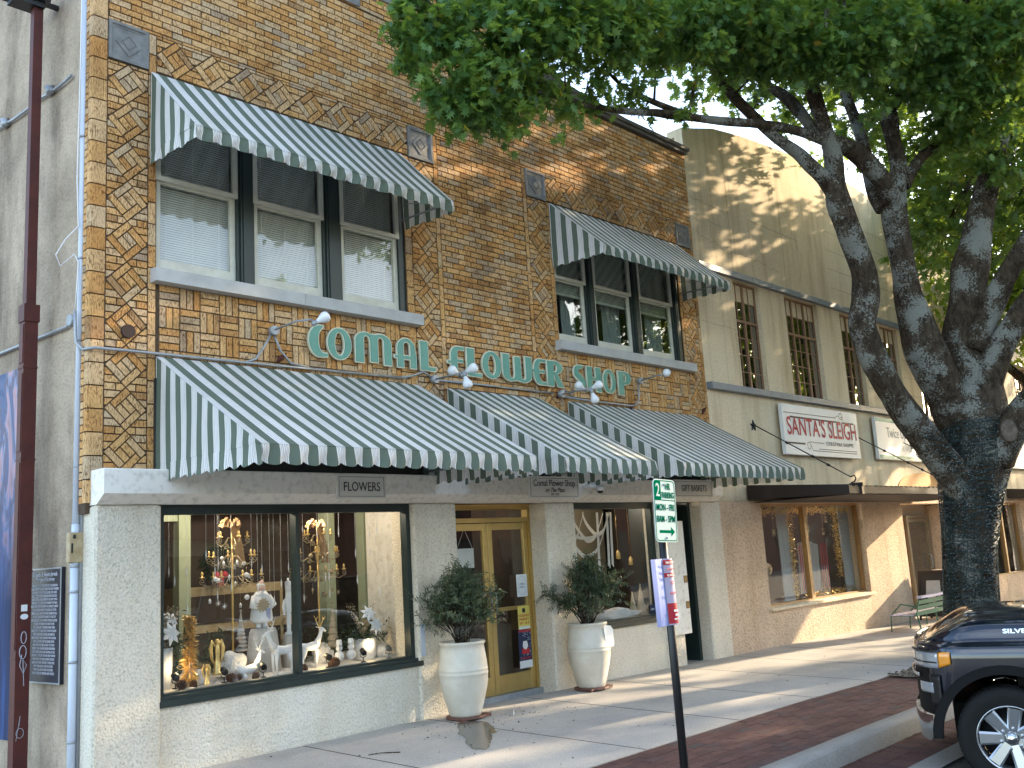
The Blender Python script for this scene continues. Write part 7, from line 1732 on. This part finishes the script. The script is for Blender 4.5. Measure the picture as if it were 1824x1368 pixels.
for side in (1,-1):
    zones = {'paint': MB(), 'dark': MB(), 'chrome': MB()}
    grid = []
    for i in range(NT+1):
        t = i/NT; x0, _ = plan(t, 0); row = []
        for z, ins in prof(x0):
            x, y = plan(t, ins)
            if z > 1.3 and ins > .5 and x0 > .28: pass
            row.append((x, y*side, z))
        grid.append(row)
    fine = []
    for row in grid:
        fr = []
        for j in range(len(row)-1):
            for q in range(3): fr.append(tuple(row[j][k]+(row[j+1][k]-row[j][k])*q/3 for k in range(3)))
        fr.append(row[-1]); fine.append(fr)
    m_ = len(fine[0])
    for zn, b in zones.items(): b.v = [p for r in fine for p in r]
    for i in range(NT):
        for j in range(m_-1):
            p = [fine[i][j], fine[i+1][j], fine[i+1][j+1], fine[i][j+1]]
            cx = sum(q[0] for q in p)/4; cz = sum(q[2] for q in p)/4
            if math.hypot(cx, cz-HUB) < .52 and cz < 1.0: continue
            if cx > .36 and .30 < cz < .56: zn = 'chrome'
            elif cx > .34 and cz <= .30: zn = 'dark'
            elif cx > .50 and cz < .62: zn = 'dark'
            elif cx > .52 and cz < 1.0: zn = 'dark'
            else: zn = 'paint'
            f = (i*m_+j, (i+1)*m_+j, (i+1)*m_+j+1, i*m_+j+1)
            zones[zn].f.append(f if side < 0 else f[::-1]); zones[zn].sm.append(True)
    zones['paint'].build('body_panel', M['paint'], tk, world=False); zones['dark'].build('grille', M['plastic'], tk, world=False)
    for s_, nm in ((zones['chrome'], 'bumper'),):
        s_.v = [(x+(.035 if x > .3 else 0), y*1.015, z) for x, y, z in s_.v]; s_.build(nm, M['chrome'], tk, world=False)
    # wheel arch trim
    b = MB(); n = 26; vs = []; y0, y1, y2 = 1.0*side, 1.010*side, .97*side
    for i in range(n+1):
        a = R(0+192*i/n); c, s2 = math.cos(a), math.sin(a)
        for r, y in ((.475,y2),(.482,y1),(.545,y1),(.553,y0-.003*side)): vs.append((c*r, y, HUB+s2*r*1.0))
    b.add(vs, [(i*4+k,(i+1)*4+k,(i+1)*4+k+1,i*4+k+1) for i in range(n) for k in range(3)], False); b.build('wheel_arch_trim', M['plastic'], tk, world=False)
    b = MB(); vs = []
    for i in range(n+1):
        a = R(0+192*i/n); vs += [(math.cos(a)*.50,.97*side,HUB+math.sin(a)*.50),(math.cos(a)*.50,.55*side,HUB+math.sin(a)*.50)]
    b.add(vs, [(2*i,2*i+2,2*i+3,2*i+1) for i in range(n)], True); b.build('wheel_well', M['plastic'], tk, world=False)
    # headlamp hugging the corner
    def onbody(t, z, out):
        pr = prof(plan(t,0)[0]); 
        for (z0,i0),(z1,i1) in zip(pr[:-1], pr[1:]):
            if z0 <= z <= z1 and z1 > z0: ins = i0+(i1-i0)*(z-z0)/(z1-z0); break
        else: ins = 0
        x, y = plan(t, ins-out); return (x+(out*.6 if x > .28 else 0), y*side, z)
    def patch(name, t0, t1, zf0, zf1, out, m, n=14, mm=6):
        b = MB(); vs = []
        for i in range(n+1):
            t = t0+(t1-t0)*i/n; a, c = zf0(i/n), zf1(i/n)
            for j in range(mm+1): vs.append(onbody(t, a+(c-a)*j/mm, out))
        b.add(vs, [(i*(mm+1)+j,(i+1)*(mm+1)+j,(i+1)*(mm+1)+j+1,i*(mm+1)+j+1) for i in range(n) for j in range(mm)], True)
        o = b.build(name, m, tk, world=False); sd_ = o.modifiers.new('solid','SOLIDIFY'); sd_.thickness = .012; sd_.offset = 0; return o
    patch('headlight', .655, .84, lambda u: .915-.0*u, lambda u: 1.035, .016, M['lens'])
    patch('marker_light', .60, .652, lambda u: .95-.03*u, lambda u: 1.04, .016, M['amber'], 6)
    patch('headlight_bezel', .64, .86, lambda u: 1.037, lambda u: 1.052, .022, M['black'])
    patch('headlight_bezel', .66, .84, lambda u: .955, lambda u: .965, .022, M['black'])
    patch('fog_light', .70, .80, lambda u: .72, lambda u: .80, .014, M['lens'], 8)
    patch('chrome_strip', .80, .99, lambda u: .83, lambda u: .86, .02, M['chrome'], 12)
    patch('hood_vent', .66, .72, lambda u: .62, lambda u: .86, .010, M['black'], 6)
# badge on the hood side
o = text_obj('badge', 'SILVERADO', M['chrome'], .046, .002, 'LEFT', 1.55, bold=.001); o.parent = tk
o.location = (-.04, .885, 1.168); o.rotation_euler = (R(-10), 0, PI)
# wheels
def wheel(x, y, side):
    w_ = empty('wheel', (x, y, HUB)); w_.parent = tk
    b = MB(); R_ = .372
    prof_ = [(.245,-.12),(.30,-.135),(.355,-.13),(.378,-.105),(R_,-.08),(R_,.08),(.378,.105),(.355,.13),(.30,.135),(.245,.12)]
    b.lathe(prof_, (0,0,0), 48, True, False)
    for k in range(60):
        a = 2*PI*k/60
        for zz, off in ((-.085,0),(-.03,.5),(.03,0),(.085,.5)):
            aa = a+off*2*PI/60; c, s2 = math.cos(aa), math.sin(aa); q = MB(); q.box(R_-.004,R_+.007,-.014,.014,-.024,.024); q.xf(Matrix.Rotation(aa,4,'Z') @ Matrix.Translation((0,0,zz)) @ Matrix.Rotation(.35*(1 if zz>0 else -1),4,'X')); b.add(q.v, q.f)
    b.xf(Matrix.Rotation(-PI/2*side,4,'X')); b.build('tyre', M['tyre'], w_, world=False)
    b = MB(); b.lathe([(.245,-.10),(.238,.0),(.242,.10),(.248,.118),(.240,.122),(.228,.10),(.222,.02),(.22,-.08)], (0,0,0), 48, True, False)
    for k in range(7):
        q = MB(); a = 2*PI*k/7
        q.add([(.045,-.040,.082),(.045,.040,.082),(.225,.052,.100),(.225,-.052,.100),(.05,-.028,.094),(.05,.028,.094),(.225,.036,.112),(.225,-.036,.112),(.05,-.03,.04),(.05,.03,.04),(.225,.045,.06),(.225,-.045,.06)],
          [(4,5,6,7),(0,4,7,3),(5,1,2,6),(0,3,11,8),(1,9,10,2),(0,8,9,1)]); q.xf(Matrix.Rotation(a,4,'Z')); b.add(q.v, q.f)
    b.lathe([(.0,.085),(.095,.085),(.10,.075),(.10,.04)], (0,0,0), 24, True, False); b.xf(Matrix.Rotation(-PI/2*side,4,'X')); b.build('rim', M['alloy'], w_, world=False)
    b = MB(); b.lathe([(.0,.128),(.036,.124),(.044,.10),(.046,.085)], (0,0,0), 20, True, False)
    for k in range(6): a = 2*PI*k/6+.3; b.lathe([(.012,.085),(.0125,.108),(.006,.115)], (.074*math.cos(a),.074*math.sin(a),0), 8)
    b.xf(Matrix.Rotation(-PI/2*side,4,'X')); b.build('hub_cap', M['chrome'], w_, world=False)
    b = MB(); b.lathe([(.0,-.02),(.21,-.02),(.21,-.05)], (0,0,0), 24, True, False); b.xf(Matrix.Rotation(-PI/2*side,4,'X')); b.build('brake_disc', M['black'], w_, world=False)
for s_ in (1,-1): wheel(0, .845*s_, s_); wheel(-3.75, .845*s_, s_)
# cab, doors and bed (outside the picture to the right)
b = MB()
def loft(b, secs):
    n = len(secs[0]); vs = [p for s_ in secs for p in s_]
    b.add(vs, [(i*n+k,(i+1)*n+k,(i+1)*n+(k+1)%n,i*n+(k+1)%n) for i in range(len(secs)-1) for k in range(n)]+[tuple(range(n-1,-1,-1)), tuple((len(secs)-1)*n+k for k in range(n))])
def sec(x, w0, z0, w1, z1): return [(x,-w0,z0),(x,-w1,z1),(x,w1,z1),(x,w0,z0)]
loft(b, [sec(-1.75,1.0,.42,.99,1.12), sec(-5.2,1.0,.42,.99,1.14)])
b.build('lower_body', M['paint'], tk, world=False, bevel=.04)
b = MB(); loft(b, [sec(-1.35,.93,1.13,.92,1.16), sec(-1.95,.95,1.13,.74,1.86), sec(-3.1,.95,1.13,.74,1.90), sec(-3.45,.95,1.13,.76,1.84)]); b.build('cab_roof', M['paint'], tk, world=False, bevel=.03)
b = MB(); b.add([(-1.36,-.86,1.19),(-1.36,.86,1.19),(-1.90,.72,1.80),(-1.90,-.72,1.80)], [(0,1,2,3)])
for s_ in (1,-1): b.add([(-1.62,.945*s_,1.22),(-3.3,.945*s_,1.22),(-3.2,.775*s_,1.78),(-2.05,.775*s_,1.78)], [(0,1,2,3)])
b.v = [(x+.012,y*1.012,z+.006) for x,y,z in b.v]; b.build('window_glass', M['black'], tk, world=False)
b = MB(); b.box(-1.7,-.6,-.85,.85,.32,.60); b.box(-.6,.40,-.60,.60,.32,.60); b.box(-.45,-.10,-.7,.7,.6,1.0); b.build('chassis', M['plastic'], tk, world=False)
# a second parked pickup behind the viewer, seen only as a reflection in the shop glass
copy_tree(tk, None, (13.2,-5.0,-.5), PI, 'dark pickup parked on the far side of the street, reflected in the display glass')
